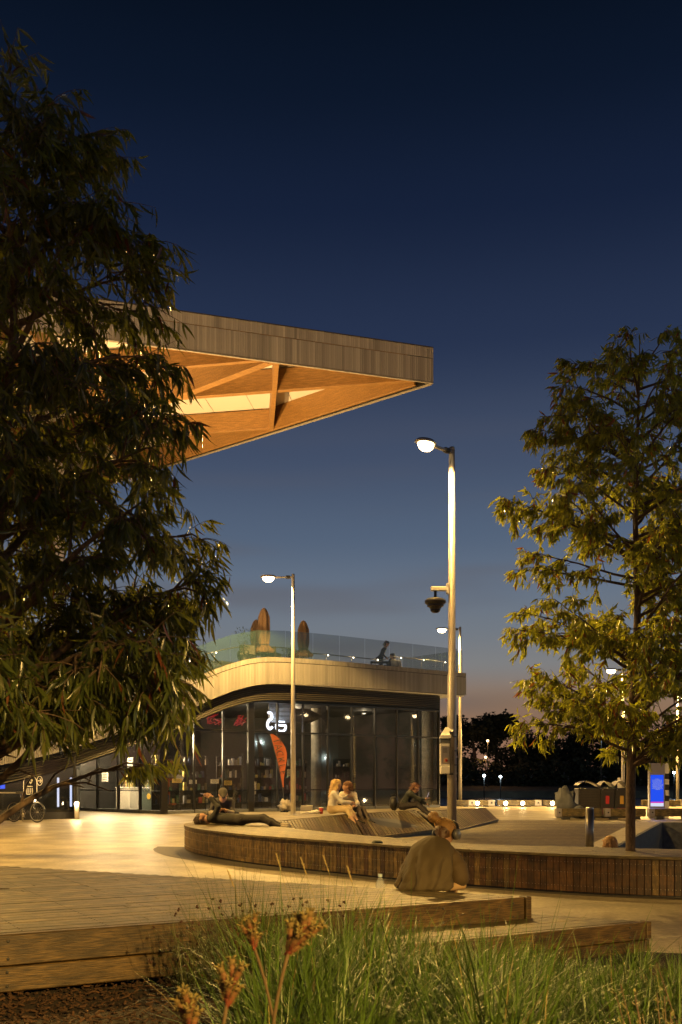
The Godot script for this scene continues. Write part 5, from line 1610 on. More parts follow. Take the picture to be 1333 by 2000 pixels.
	part("fish_body", flat(fb), silver, fi)
	var ft := new_st()
	loft(ft, [Vector3(0.9, 0.04, -0.02), Vector3(0.9, 0.04, 0.02), Vector3(0.9, -0.04, 0.02), Vector3(0.9, -0.04, -0.02)], [Vector3(1.25, 0.32, -0.01), Vector3(1.25, 0.32, 0.01), Vector3(1.25, -0.32, 0.01), Vector3(1.25, -0.32, -0.01)])
	part("tail_fin", flat(ft), silver, fi)
	part("hanging_wire", rod(Vector3(0, 0.3, 0), Vector3(0, 0.7, 0), 0.006, 5), M.steel, fi)
	# red curling lights behind the upper panes
	var red := lamp_mat(1.0, 0.02, 0.03, 0.6)
	for q in [[3.1, 3.95, "left tangle of red lit tubing behind the upper glass"], [4.5, 4.0, "right tangle of red lit tubing behind the upper glass, near the lit hook sign"]]:
		var rd := thing("red_neon_tangle", q[2], "neon sign", at.call(q[0], 1.2, q[1]), yaw, "red lit tubing behind the upper glass")
		var path := []
		for k in 26: path.append(Vector3(R(-0.5, 0.5), R(-0.25, 0.3), R(-0.1, 0.1)))
		path.sort_custom(func(a, b): return a.x + 0.3 * sin(a.y * 20.0) < b.x + 0.3 * sin(b.y * 20.0))
		part("neon_tube", tube(path, path.map(func(_p): return 0.016), 6), red, rd)
	# bicycles and red machine in the left window
	var e2 := (KNEE - LEFT_END).normalized()
	var n2 := Vector2(e2.y, -e2.x)
	var at2 := func(s: float, back: float, y: float) -> Vector3:
		var p := LEFT_END + e2 * s - n2 * back
		return G(p.x, p.y, y)
	var mac := thing("red_machine", "orange red workshop stand in the lit left shop window", "machine", at2.call(5.1, 1.1, 0.06), 0.0)
	part("base", bevel_box(Vector3(0.9, 0.08, 0.4), 0.01), mat(0.45, 0.11, 0.03, 0.5), mac, T(Vector3(0, 0.3, 0)))
	part("column", bevel_box(Vector3(0.18, 1.1, 0.2), 0.02), mat(0.45, 0.11, 0.03, 0.5), mac, T(Vector3(0.1, 0.85, 0)))
	part("arm", bevel_box(Vector3(0.7, 0.12, 0.16), 0.02), mat(0.45, 0.11, 0.03, 0.5), mac, T(Vector3(0.05, 1.35, 0)))
	part("wheel_disc", lathe([Vector2(0, 0), Vector2(0.16, 0), Vector2(0.16, 0.04), Vector2(0, 0.05)], 18, false), M.white, mac, Transform3D(Basis(Vector3.RIGHT, PI / 2.0), Vector3(0.62, 1.4, 0.1)))
	for x in [-0.35, 0.35]: part("leg", bevel_box(Vector3(0.07, 0.28, 0.3), 0.008), M.dark, mac, T(Vector3(x, 0.14, 0)))
	for q in [[1.0, 1.5, 0.5, 0.4, "white box sign low in the left shop window"], [4.5, 1.42, 0.62, 0.22, "white lit price sign above the orange machine"], [3.0, 2.1, 0.4, 0.5, "pale poster high in the left shop window"]]:
		var w := thing("window_card", q[4], "notice", at2.call(q[0], 0.75, q[1]), atan2(e2.y, e2.x), "cards in the left shop window")
		part("sheet", bevel_box(Vector3(q[2], q[3], 0.012), 0.0), M.white, w)
		var ps := new_st()
		for k in 3: add_box(ps, T(Vector3(0, q[3] * 0.25 - q[3] * 0.25 * k, 0.008)), Vector3(q[2] * R(0.5, 0.8), q[3] * 0.1, 0.003))
		part("print_lines", flat(ps), M.dark, w)
	for q in [[1.5, 1.6, 0, "low white display counter in the left shop window, under the white box sign"], [3.3, 1.7, 1, "dark goods counter in the left shop window, with a round yellow badge"]]:
		var dc := thing("display_counter", q[3], "counter", at2.call(q[0], q[1], 0.06), atan2(e2.y, e2.x), "counters in the left shop window")
		part("cabinet", bevel_box(Vector3(1.1, 0.95, 0.5), 0.01), mat(0.5, 0.47, 0.4, 0.6) if q[2] == 0 else mat(0.07, 0.09, 0.08, 0.5), dc, T(Vector3(0, 0.48, 0)))
		part("counter_top", bevel_box(Vector3(1.16, 0.04, 0.56), 0.008), M.white, dc, T(Vector3(0, 0.975, 0)))
		var gs := new_st()
		for k in 16:
			gs.set_color(tones[rng.randi() % tones.size()])
			var hh := R(0.08, 0.5)
			add_box(gs, T(Vector3(-0.5 + 0.066 * k, 1.0 + hh / 2.0, R(-0.1, 0.15))), Vector3(R(0.04, 0.09), hh, 0.08), 0.008)
		tag(part("goods", flat(gs), M.skin_cloth, dc), "", "", "", "stuff")
		if q[2] == 1: part("badge", lathe([Vector2(0, 0), Vector2(0.13, 0), Vector2(0.13, 0.02), Vector2(0, 0.02)], 18, false), mat(0.6, 0.38, 0.05, 0.5), dc, Transform3D(Basis(Vector3.RIGHT, PI / 2.0), Vector3(0.1, 0.6, 0.26)))
	for q in [[1.6, 0.3, 2.9], [4.9, 0.3, 3.1]]:
		var cl := thing("window_lamp", "small warm lamp hung in the left shop window, " + ("left of the two" if q[0] < 3.0 else "right of the two"), "lamp", at2.call(q[0], q[1], q[2]), 0.0, "lamps in the left shop window")
		part("cord", rod(Vector3(0, 0.08, 0), Vector3(0, 1.1, 0), 0.008, 5), M.dark, cl)
		part("bulb", lathe([Vector2(0, -0.09), Vector2(0.07, -0.05), Vector2(0.085, 0), Vector2(0.05, 0.07), Vector2(0, 0.09)], 12), lamp_mat(1.0, 0.8, 0.5, 10.0), cl)
		var li := OmniLight3D.new()
		li.name = "lamp_light"
		li.light_energy = 60.0
		li.light_color = lin(1.0, 0.75, 0.4)
		li.light_size = 0.07
		li.omni_range = 15
		li.omni_attenuation = 2.0
		li.shadow_enabled = true
		cl.add_child(li)
	# the orange feather banner
	var bx := G((556 - 666.5) / 2000.0 * 44.0, 44.0)
	var bn := thing("feather_banner", "orange teardrop banner lettered TACKLE in front of the shop glass", "banner", bx, 0.0)
	var lean := func(t: float) -> Vector3: return Vector3(-0.62 * pow(t, 1.5), 0.25 + 3.1 * t, 0.0)
	var pole := []
	for k in 13: pole.append(lean.call(k / 12.0))
	pole.push_front(Vector3(0.02, 0.02, 0))
	part("flag_pole", tube(pole, pole.map(func(_p): return 0.014), 7), M.dark, bn)
	part("ground_spike", bevel_box(Vector3(0.34, 0.05, 0.34), 0.01), M.dark, bn, T(Vector3(0, 0.025, 0)))
	var fs := new_st()
	var last := []
	for k in 21:
		var t := k / 20.0
		var w := 0.06 + 0.42 * sin(PI * pow(t, 1.6) * 0.93) if t < 0.97 else 0.10
		var a: Vector3 = lean.call(0.26 + 0.74 * t)
		var b := a + Vector3(w, 0.10 * w, 0.05 * sin(t * 7.0))
		var ring := [a + Vector3(0, 0, -0.004), b + Vector3(0, 0, -0.004), b + Vector3(0, 0, 0.004), a + Vector3(0, 0, 0.004)]
		if k > 0: loft(fs, last, ring, k == 1 or k == 20)
		last = ring
	var orange := mat(0.27, 0.062, 0.02, 0.75)
	orange.backlight_enabled = true
	orange.backlight = Color(0.4, 0.15, 0.05)
	part("flag_cloth", flat(fs), orange, bn)
	var lt = lean.call(0.94) + Vector3(0.19, 0, 0.03)
	var word := "TACKLE"
	for k in 6:
		var t := 0.90 - 0.088 * k
		var p: Vector3 = lean.call(t) + Vector3(0.20 - 0.012 * k, 0.02, 0.055)
		var dv: Vector3 = (lean.call(t - 0.05) - lean.call(t + 0.05)).normalized()
		part("letter", text(word[k], 0.43 - 0.02 * k, 0.004), mat(0.025, 0.02, 0.02, 0.7), bn, Transform3D(Basis(dv, dv.cross(Vector3.FORWARD), Vector3.BACK).orthonormalized(), p))
	# crumpled pale bundle at its foot
	var bun := thing("plastic_bundle", "crumpled pale plastic bundle at the foot of the orange banner", "bundle", bx + Vector3(0.05, 0.06, 0.35))
	part("wrap", lump(Vector3(0.24, 0.2, 0.2), 0.9, 12), mat(0.25, 0.22, 0.18, 0.5), bun, T(Vector3(0, 0.22, 0)))

# ---------------------------------------------------------------- bodies: a smooth skin over tapered bones
# bone: [a, b, radius a, radius b, colour]
func skin(st: SurfaceTool, bones: Array, cell: float, k := 42.0, rough := 0.0, rough_scale := 9.0) -> void:
	var lo := Vector3.INF
	var hi := -Vector3.INF
	for b in bones:
		var r: float = maxf(b[2], b[3]) + cell * 2.0 + 2.2 / k
		for p in [b[0], b[1]]:
			lo = lo.min(p - Vector3.ONE * r)
			hi = hi.max(p + Vector3.ONE * r)
	var n := Vector3i(((hi - lo) / cell).ceil()) + Vector3i.ONE * 2
	var sy := n.x
	var sz := n.x * n.y
	var f := PackedFloat32Array()
	f.resize(sz * n.z)
	for b in bones:
		var a: Vector3 = b[0]
		var ab: Vector3 = b[1] - a
		var l2 := maxf(ab.length_squared(), 1e-9)
		var ra: float = b[2]
		var dr: float = b[3] - ra
		var r: float = maxf(b[2], b[3]) + 2.0 / k
		var bl: Vector3 = a.min(b[1]) - Vector3.ONE * r
		var bh: Vector3 = a.max(b[1]) + Vector3.ONE * r
		var i0 := Vector3i(((bl - lo) / cell).floor()).clamp(Vector3i.ZERO, n - Vector3i.ONE)
		var i1 := Vector3i(((bh - lo) / cell).ceil()).clamp(Vector3i.ZERO, n - Vector3i.ONE)
		for z in range(i0.z, i1.z + 1):
			for y in range(i0.y, i1.y + 1):
				var at := z * sz + y * sy
				var p := lo + Vector3(0, y, z) * cell - a
				for x in range(i0.x, i1.x + 1):
					p.x = lo.x + x * cell - a.x
					var t := clampf(p.dot(ab) / l2, 0.0, 1.0)
					var d := (p - ab * t).length() - ra - dr * t
					f[at + x] += exp(-k * d)
	var verts := PackedVector3Array()
	var cell_of := {}
	var step := [1, sy, sz]
	var axes := [Vector3.RIGHT, Vector3.UP, Vector3.BACK]
	var faces := []
	for z in range(1, n.z - 1):
		for y in range(1, n.y - 1):
			var at := z * sz + y * sy
			for x in range(1, n.x - 1):
				var i := at + x
				var inside := f[i] > 1.0
				for ax in 3:
					if inside != (f[i + step[ax]] > 1.0):
						var u: int = step[(ax + 1) % 3]
						var v: int = step[(ax + 2) % 3]
						faces.append([i, i - u, i - u - v, i - v, ax, inside])
	for q in faces:
		for c in 4:
			var i: int = q[c]
			if cell_of.has(i): continue
			var ix := i % sy
			var iy := (i / sy) % n.y
			var iz := i / sz
			var sum := Vector3.ZERO
			var cnt := 0
			for e in [[0, 1], [sy, 1 + sy], [sz, 1 + sz], [sy + sz, 1 + sy + sz], [0, sy], [1, 1 + sy], [sz, sz + sy], [1 + sz, 1 + sz + sy], [0, sz], [1, 1 + sz], [sy, sy + sz], [1 + sy, 1 + sy + sz]]:
				var g0 := f[i + e[0]]
				var g1 := f[i + e[1]]
				if (g0 > 1.0) != (g1 > 1.0):
					var d0 := log(maxf(g0, 1e-6))
					var d1 := log(maxf(g1, 1e-6))
					var t := clampf(d0 / (d0 - d1), 0.0, 1.0)
					var p0 := Vector3(e[0] % 2 if e[0] < 2 else (e[0] % sy) % 2, 1.0 if (e[0] % sz) >= sy else 0.0, 1.0 if e[0] >= sz else 0.0)
					var p1 := Vector3((e[1] % sy) % 2, 1.0 if (e[1] % sz) >= sy else 0.0, 1.0 if e[1] >= sz else 0.0)
					sum += p0.lerp(p1, t)
					cnt += 1
			cell_of[i] = verts.size()
			verts.append(lo + (Vector3(ix, iy, iz) + sum / maxf(cnt, 1.0)) * cell)
	var cols := []
	for p in verts:
		var best := 1e9
		var col: Color = bones[0][4]
		for b in bones:
			var ab: Vector3 = b[1] - b[0]
			var t := clampf((p - b[0]).dot(ab) / maxf(ab.length_squared(), 1e-9), 0.0, 1.0)
			var d: float = (p - b[0] - ab * t).length() - lerpf(b[2], b[3], t)
			if d < best:
				best = d
				col = b[4]
		cols.append(col)
	if rough > 0.0:
		for i in verts.size():
			var p := verts[i]
			var o := Vector3(noise.get_noise_3d(p.x * rough_scale, p.y * rough_scale * 0.45, p.z * rough_scale), 0, noise.get_noise_3d(p.z * rough_scale + 9.0, p.y * rough_scale * 0.45, p.x * rough_scale))
			verts[i] = p + o * rough
	st.set_smooth_group(0)
	for q in faces:
		var id := [cell_of[q[0]], cell_of[q[1]], cell_of[q[2]], cell_of[q[3]]]
		var out: Vector3 = axes[q[4]] * (1.0 if q[5] else -1.0)
		var order := [0, 1, 2, 0, 2, 3]
		var a := verts[id[0]]
		var nn := (a - verts[id[2]]).cross(a - verts[id[1]])
		if nn.dot(out) < 0.0: order = [0, 2, 1, 0, 3, 2]
		for o in order:
			st.set_color(cols[id[o]])
			st.add_vertex(verts[id[o]])

func skin_mesh(bones: Array, cell: float, k := 42.0, rough := 0.0, rough_scale := 9.0) -> ArrayMesh:
	var st := new_st()
	skin(st, bones, cell, k, rough, rough_scale)
	st.index()
	st.generate_normals()
	return st.commit()

func fingers(st: SurfaceTool, wrist: Vector3, tip: Vector3, palm_n: Vector3, col: Color, curl: float, thumb_side := 1.0) -> void:
	# four unequal fingers and a thumb from the palm between wrist and knuckles
	st.set_color(col)
	var d := (tip - wrist).normalized()
	var s := d.cross(palm_n).normalized()
	var k := wrist + d * 0.085
	var palm := []
	for e in [[0.0, 0.024, 0.013], [0.05, 0.037, 0.014], [0.09, 0.039, 0.012]]:
		var c: Vector3 = wrist + d * e[0]
		palm.append([c + s * e[1] + palm_n * e[2], c - s * e[1] + palm_n * e[2], c - s * e[1] - palm_n * e[2], c + s * e[1] - palm_n * e[2]])
	loft(st, palm[0], palm[1])
	loft(st, palm[1], palm[2])
	var lens := [0.066, 0.078, 0.072, 0.055]
	for i in 4:
		var p: Vector3 = k + s * (0.029 - 0.0195 * i) * thumb_side
		var l: float = lens[i]
		var a1 := curl * 0.5
		var a2 := curl * 1.3
		var p1 := p + (d * cos(a1) + palm_n * sin(a1)) * l * 0.5
		var p2 := p1 + (d * cos(a2) + palm_n * sin(a2)) * l * 0.5
		add_tube(st, [p, p1, p2], [0.0095, 0.009, 0.007], 6)
	var t0 := wrist + d * 0.03 + s * 0.03 * thumb_side
	add_tube(st, [t0, t0 + (s * thumb_side * 0.7 + d * 0.7 + palm_n * 0.3).normalized() * 0.035, t0 + (s * thumb_side * 0.4 + d + palm_n * 0.6).normalized() * 0.062], [0.012, 0.0105, 0.008], 6)

# a head with a face: looks along fwd, crown along up
func head_bones(c: Vector3, fwd: Vector3, up: Vector3, col: Color) -> Array:
	var r := fwd.cross(up).normalized()
	return [[c + up * 0.025 - fwd * 0.025, c + up * 0.02 + fwd * 0.03, 0.088, 0.078, col], [c - up * 0.03 + fwd * 0.04, c - up * 0.085 + fwd * 0.055, 0.062, 0.036, col], [c - up * 0.02 + fwd * 0.095, c + up * 0.02 + fwd * 0.09, 0.013, 0.009, col],
		[c - up * 0.015 + r * 0.082, c + up * 0.015 + r * 0.084, 0.014, 0.017, col], [c - up * 0.015 - r * 0.082, c + up * 0.015 - r * 0.084, 0.014, 0.017, col], [c - up * 0.06 - fwd * 0.02, c - up * 0.14 - fwd * 0.03, 0.055, 0.056, col]]

func face(o: Node3D, c: Vector3, fwd: Vector3, up: Vector3) -> void:
	var r := fwd.cross(up).normalized()
	var eye := lathe([Vector2(0, -0.011), Vector2(0.008, -0.007), Vector2(0.011, 0), Vector2(0.008, 0.007), Vector2(0, 0.011)], 8)
	for s in [-1.0, 1.0]: part("eye", eye, M.black, o, T(c + fwd * 0.094 + r * 0.032 * s + up * 0.012))
	part("mouth", bar(c + fwd * 0.098 - up * 0.062 - r * 0.02, c + fwd * 0.098 - up * 0.062 + r * 0.02, 0.008, 0.008), mat(0.28, 0.08, 0.06, 0.6), o)

# joints: pelvis, chest, neck, head, look, up, sl sr el er wl wr hl hr (hand tips), kl kr al ar tl tr
func figure(called_label: String, J: Dictionary, C: Dictionary, cell: float, rough := 0.012) -> Node3D:
	var base: Vector3 = J.pelvis
	base.y = J.get("ground", base.y - 0.12)
	var o := thing("person", called_label, "person", base)
	var L := func(p: Vector3) -> Vector3: return p - base
	var ax: Vector3 = (J.sr - J.sl).normalized()
	var hx: Vector3 = J.get("hips", ax).normalized()
	var P: Vector3 = L.call(J.pelvis)
	var Ch: Vector3 = L.call(J.chest)
	var b := []
	var w: float = J.get("build", 1.0)
	for s in [-1.0, 1.0]:
		b.append([P + hx * 0.075 * s, P.lerp(Ch, 0.5) + ax * 0.06 * s, 0.108 * w, 0.092 * w, C.low])
		b.append([P.lerp(Ch, 0.35) + ax * 0.062 * s, Ch + ax * 0.078 * s, 0.098 * w, 0.105 * w, C.top])
	for q in [["sl", "el", "wl"], ["sr", "er", "wr"]]:
		b.append([Ch.lerp(L.call(J.neck), 0.5), L.call(J[q[0]]), 0.075 * w, 0.064 * w, C.top])
		b.append([L.call(J[q[0]]), L.call(J[q[1]]), 0.06 * w, 0.047 * w, C.top])
		b.append([L.call(J[q[1]]), L.call(J[q[1]]).lerp(L.call(J[q[2]]), 0.9), 0.046 * w, 0.034 * w, C.get("sleeve", C.top)])
		b.append([L.call(J[q[1]]).lerp(L.call(J[q[2]]), 0.85), L.call(J[q[2]]), 0.03, 0.027, C.skin])
	b.append([Ch, L.call(J.neck), 0.085, 0.056, C.top])
	var hip := 0.09
	for q in [["kl", "al", "tl", -1.0], ["kr", "ar", "tr", 1.0]]:
		b.append([P + hx * hip * q[3], L.call(J[q[0]]), 0.096 * w, 0.066 * w, C.low])
		b.append([L.call(J[q[0]]), L.call(J[q[0]]).lerp(L.call(J[q[1]]), 0.45), 0.064 * w, 0.058 * w, C.low])
		b.append([L.call(J[q[0]]).lerp(L.call(J[q[1]]), 0.45), L.call(J[q[1]]), 0.052, 0.042, C.get("shin", C.low)])
		b.append([L.call(J[q[1]]) , L.call(J[q[2]]), 0.046, 0.034, C.shoe])
	var h: Vector3 = L.call(J.head)
	var up: Vector3 = J.up.normalized()
	var fwd: Vector3 = (J.look - up * J.look.dot(up)).normalized()
	b.append([L.call(J.neck), h - up * 0.06, 0.054, 0.052, C.skin])
	var st := new_st()
	skin(st, b, cell, 46.0, rough)
	skin(st, head_bones(h, fwd, up, C.skin), cell * 0.6, 90.0)
	for q in [["wl", "hl", -1.0], ["wr", "hr", 1.0]]:
		var pn: Vector3 = J.get("palm", Vector3.DOWN)
		var dd: Vector3 = (J[q[1]] - J[q[0]]).normalized()
		pn = (pn - dd * pn.dot(dd)).normalized()
		fingers(st, L.call(J[q[0]]), L.call(J[q[1]]), pn, C.skin, J.get("curl", 0.7), q[2])
	st.index()
	st.generate_normals()
	part("body", st.commit(), M.skin_cloth, o)
	face(o, h, fwd, up)
	# shoe soles
	for q in [["al", "tl"], ["ar", "tr"]]:
		var a: Vector3 = L.call(J[q[0]])
		var t: Vector3 = L.call(J[q[1]])
		var dn: Vector3 = J.get("sole", Vector3.DOWN).normalized()
		part("sole", bar(a + dn * 0.045 - (t - a).normalized() * 0.03, t + dn * 0.034 + (t - a).normalized() * 0.03, 0.085, 0.022, 0.006), mat(C.sole.r, C.sole.g, C.sole.b, 0.7) if C.has("sole") else M.black, o)
	return o

func hair_shell(o: Node3D, c: Vector3, fwd: Vector3, up: Vector3, col: Color, extra := [], cell := 0.012) -> void:
	var b := [[c + up * 0.05 - fwd * 0.045, c + up * 0.065 + fwd * 0.02, 0.098, 0.084, col], [c - up * 0.02 - fwd * 0.055, c - up * 0.065 - fwd * 0.06, 0.08, 0.064, col]]
	b.append_array(extra)
	var st := new_st()
	skin(st, b, cell, 60.0, 0.008, 40.0)
	for k in 150:
		var e: Array = b[rng.randi() % b.size()]
		var t := rng.randf()
		var p: Vector3 = e[0].lerp(e[1], t)
		var dv := (Vector3(rng.randfn(), rng.randfn(), rng.randfn()) - fwd * 0.4 + up * 0.2).normalized()
		if dv.dot(fwd) > 0.5: continue
		var q: Vector3 = p + dv * (lerpf(e[2], e[3], t) + 0.004)
		var fall := (Vector3.DOWN * 0.5 - fwd * 0.3 + dv * R(-0.1, 0.5)).normalized()
		var g := R(0.55, 1.6)
		st.set_color(Color(col.r * g, col.g * g, col.b * g))
		add_tube(st, [q, q + fall * 0.03 + dv * 0.008, q + fall * R(0.05, 0.1)], [0.005, 0.005, 0.002], 4, false)
	st.index()
	st.generate_normals()
	part("hair", st.commit(), M.hair, o)

func phone(at: Vector3, n: Vector3, up: Vector3, label: String) -> void:
	var x := up.cross(n).normalized()
	var o := thing("phone", label, "phone", at)
	o.transform = Transform3D(Basis(x, n.cross(x).normalized(), n), at)
	part("case", bevel_box(Vector3(0.075, 0.15, 0.009), 0.003), M.black, o)
	part("screen", bevel_box(Vector3(0.067, 0.138, 0.002), 0.0), lamp_mat(0.9, 0.75, 0.9, 0.9), o, T(Vector3(0, 0, 0.0058)))
	var li := AreaLight3D.new()
	li.name = "screen_light"
	li.area_size = Vector2(0.06, 0.13)
	li.light_color = Color(1.0, 0.88, 0.95)
	li.light_energy = 0.008
	li.shadow_enabled = true
	li.position = Vector3(0, 0, 0.009)
	li.rotation.y = PI
	o.add_child(li)

func people() -> void:
	M.hair = vmat(0.55)
	var tan_skin := Color(0.42, 0.24, 0.15)
	var fair := Color(0.5, 0.31, 0.21)
	# ---- woman on the near deck, back to us
	var cx := 0.83
	var cz := 9.22
	var w := func(x: float, y: float, z: float) -> Vector3: return G(cx + x, cz + z, y)
	var knit := Color(0.078, 0.056, 0.026)
	var knit2 := Color(0.071, 0.05, 0.023)
	var o := thing("person", "person in a loose brown sweatshirt hunched on the near deck, hair in a bun", "person", w.call(0, 0.45, 0))
	var base := o.position
	var Q := func(x: float, y: float, z: float) -> Vector3: return w.call(x, y, z) - base
	var hd: Vector3 = Q.call(0.155, 0.975, 0.33)
	var fwd := Vector3(0.50, -0.56, -0.66).normalized()
	var up := Vector3(0.28, 0.80, -0.47)
	up = (up - fwd * up.dot(fwd)).normalized()
	var bb := []
	var trous := Color(0.40, 0.27, 0.13)
	for s in [-1.0, 1.0]:
		bb.append([Q.call(0.10 * s, 0.555, 0.12), Q.call(0.17 * s + 0.05, 0.58, 0.52), 0.10, 0.08, trous])
		bb.append([Q.call(0.17 * s + 0.06, 0.58, 0.52), Q.call(0.18 * s + 0.06, 0.09, 0.55), 0.07, 0.045, trous])
		bb.append([Q.call(0.18 * s + 0.06, 0.06, 0.55), Q.call(0.2 * s + 0.06, 0.045, 0.74), 0.045, 0.035, Color(0.6, 0.58, 0.52)])
		bb.append([Q.call(0.07 * s - 0.02, 0.60, 0.06), Q.call(0.06 * s, 0.80, 0.22), 0.09, 0.075, tan_skin])
		bb.append([Q.call(0.16 * s, 0.79, 0.25), Q.call(0.26 * s, 0.62, 0.2), 0.045, 0.04, tan_skin])
		bb.append([Q.call(0.26 * s, 0.62, 0.2), Q.call(0.17 * s + 0.1, 0.66, 0.62), 0.04, 0.028, tan_skin])
	bb.append([Q.call(0.04, 0.88, 0.26), hd - up * 0.05, 0.06, 0.055, tan_skin])
	var bst := new_st()
	skin(bst, bb, 0.0135, 46.0)
	skin(bst, head_bones(hd, fwd, up, tan_skin), 0.0085, 90.0)
	for s in [-1.0, 1.0]: fingers(bst, Q.call(0.17 * s + 0.1, 0.66, 0.62), Q.call(0.05 * s + 0.12, 0.68, 0.75), Vector3(-s * 0.4, -0.9, 0).normalized(), tan_skin, 0.8, s)
	bst.index()
	bst.generate_normals()
	part("body", bst.commit(), M.skin_cloth, o)
	face(o, hd, fwd, up)
	# the sweatshirt, slack and folded
	# sweatshirt: rings from the hem up, with slack folds
	var rings := [[-0.01, -0.07, 0.25, 0.03, 0.185], [0.03, -0.07, 0.262, 0.03, 0.205], [0.12, -0.055, 0.25, 0.055, 0.205], [0.24, -0.03, 0.24, 0.105, 0.195], [0.335, -0.004, 0.224, 0.16, 0.178], [0.405, 0.014, 0.195, 0.21, 0.15], [0.452, 0.03, 0.15, 0.245, 0.115], [0.486, 0.043, 0.094, 0.268, 0.082], [0.505, 0.055, 0.06, 0.285, 0.06]]
	var sst := new_st()
	sst.set_smooth_group(0)
	var spt := func(i: int, j: int) -> Vector3:
		var f := i / 4.0
		var k := mini(int(f), rings.size() - 2)
		var t := f - k
		var v := []
		for m in 5:
			var p0: float = rings[maxi(k - 1, 0)][m]
			var p3: float = rings[mini(k + 2, rings.size() - 1)][m]
			v.append(cubic_interpolate(rings[k][m], rings[k + 1][m], p0, p3, t))
		var a := TAU * (j % 64) / 64.0
		var c := cos(a)
		var sn := sin(a)
		var low := smoothstep(0.45, 0.1, v[0])
		var fold: float = 1.0 + low * 0.075 * sin(a * 9.0 + 3.0 * noise.get_noise_2d(v[0] * 6.0, a)) + 0.15 * noise.get_noise_3d(c * 1.6, v[0] * 5.0 + c, sn * 1.6)
		fold -= 0.22 * exp(-pow((a - 5.25) * 5.5 - (v[0] - 0.2) * 4.0, 2.0)) * smoothstep(0.4, 0.15, v[0])
		fold -= 0.13 * exp(-pow((a - 4.55) * 7.0 + (v[0] - 0.2) * 5.0, 2.0)) * smoothstep(0.36, 0.1, v[0])
		return Q.call(v[1] + c * v[2] * fold, 0.45 + v[0], v[3] + sn * v[4] * fold)
	var nr: int = (rings.size() - 1) * 4
	sst.set_color(knit)
	for i in nr:
		for j in 64:
			var q := [spt.call(i, j), spt.call(i, j + 1), spt.call(i + 1, j + 1), spt.call(i + 1, j)]
			var mid: Vector3 = Q.call(0.0, 0.45 + 0.2, 0.12)
			quad(sst, q[0], q[1], q[2], q[3], (q[0] + q[2]) / 2.0 - mid)
	for j in range(1, 63): tri(sst, spt.call(0, 0), spt.call(0, j), spt.call(0, j + 1), Vector3.DOWN)
	sst.generate_normals()
	part("sweatshirt", sst.commit(), M.skin_cloth, o)
	for sl in [[[-0.10, 0.35, 0.22, 0.08], [-0.165, 0.26, 0.20, 0.092], [-0.225, 0.165, 0.16, 0.088], [-0.285, 0.08, 0.09, 0.066], [-0.355, 0.03, 0.02, 0.03]], [[0.13, 0.375, 0.21, 0.075], [0.20, 0.29, 0.165, 0.09], [0.25, 0.19, 0.12, 0.095], [0.268, 0.125, 0.10, 0.088], [0.262, 0.08, 0.14, 0.058], [0.25, 0.15, 0.36, 0.055], [0.22, 0.2, 0.56, 0.042]]]:
		var p := []
		for e in sl: p.append(Q.call(e[0], 0.45 + e[1], e[2]))
		var sm := smooth_path(p, 0.018)
		var rr := []
		for i in sm.size():
			var f: float = float(i) / (sm.size() - 1) * (sl.size() - 1)
			var k := mini(int(f), sl.size() - 2)
			rr.append(lerpf(sl[k][3], sl[k + 1][3], smoothstep(0.0, 1.0, f - k)) * (1.0 + 0.045 * sin(i * 1.1) + 0.05 * noise.get_noise_1d(i * 0.5)))
		var slt := new_st()
		slt.set_smooth_group(0)
		slt.set_color(knit2)
		add_tube(slt, sm, rr, 22)
		slt.generate_normals()
		part("sleeve", slt.commit(), M.skin_cloth, o)
	part("lap", skin_mesh([[Q.call(0.14, 0.47, 0.02), Q.call(0.30, 0.475, 0.10), 0.045, 0.035, trous]], 0.012, 60.0), M.skin_cloth, o)
	part("collar", tube(smooth_path([Q.call(-0.03, 0.925, 0.27), Q.call(0.05, 0.938, 0.225), Q.call(0.125, 0.935, 0.28), Q.call(0.06, 0.925, 0.35), Q.call(-0.02, 0.925, 0.30)], 0.03), smooth_path([Q.call(-0.03, 0.925, 0.27), Q.call(0.05, 0.938, 0.225), Q.call(0.125, 0.935, 0.28), Q.call(0.06, 0.925, 0.35), Q.call(-0.02, 0.925, 0.30)], 0.03).map(func(_p): return 0.016), 8), mat(knit2.r * 0.9, knit2.g * 0.9, knit2.b * 0.9, 0.9), o)
	# hair, bun, stray strands
	var hc := Color(0.27, 0.15, 0.045)
	var hc2 := Color(0.08, 0.04, 0.016)
	var r := fwd.cross(up).normalized()
	var hb := [[hd + up * 0.03 - fwd * 0.03, hd + up * 0.045 + fwd * 0.03, 0.098, 0.086, hc], [hd - up * 0.02 - fwd * 0.05, hd - up * 0.09 - fwd * 0.05, 0.078, 0.05, hc2],
		[hd + up * 0.085 - fwd * 0.075 - r * 0.05, hd + up * 0.115 - fwd * 0.135 - r * 0.115, 0.032, 0.046, hc], [hd + up * 0.10 - fwd * 0.15 - r * 0.09, hd + up * 0.13 - fwd * 0.11 - r * 0.145, 0.036, 0.034, hc]]
	var bun := hd + up * 0.115 - fwd * 0.125 - r * 0.11
	var hs := new_st()
	skin(hs, hb, 0.0085, 85.0, 0.007, 60.0)
	for k in 190:
		var a := R(0, TAU)
		var b2 := R(-0.3, 1.3)
		var dv := (r * cos(a) * cos(b2) + fwd * sin(a) * cos(b2) + up * sin(b2)).normalized()
		var p := hd + up * 0.04 - fwd * 0.01 + dv * 0.102
		var to := (bun - p)
		var q1 := p + to * 0.3 + dv * R(0.0, 0.016)
		var q2 := p + to * 0.55 + dv * R(0.0, 0.012)
		var g := R(0.25, 2.1)
		hs.set_color(Color(hc.r * g, hc.g * g, hc.b * g))
		add_tube(hs, [p, q1, q2], [0.004, 0.0045, 0.0025], 4, false)
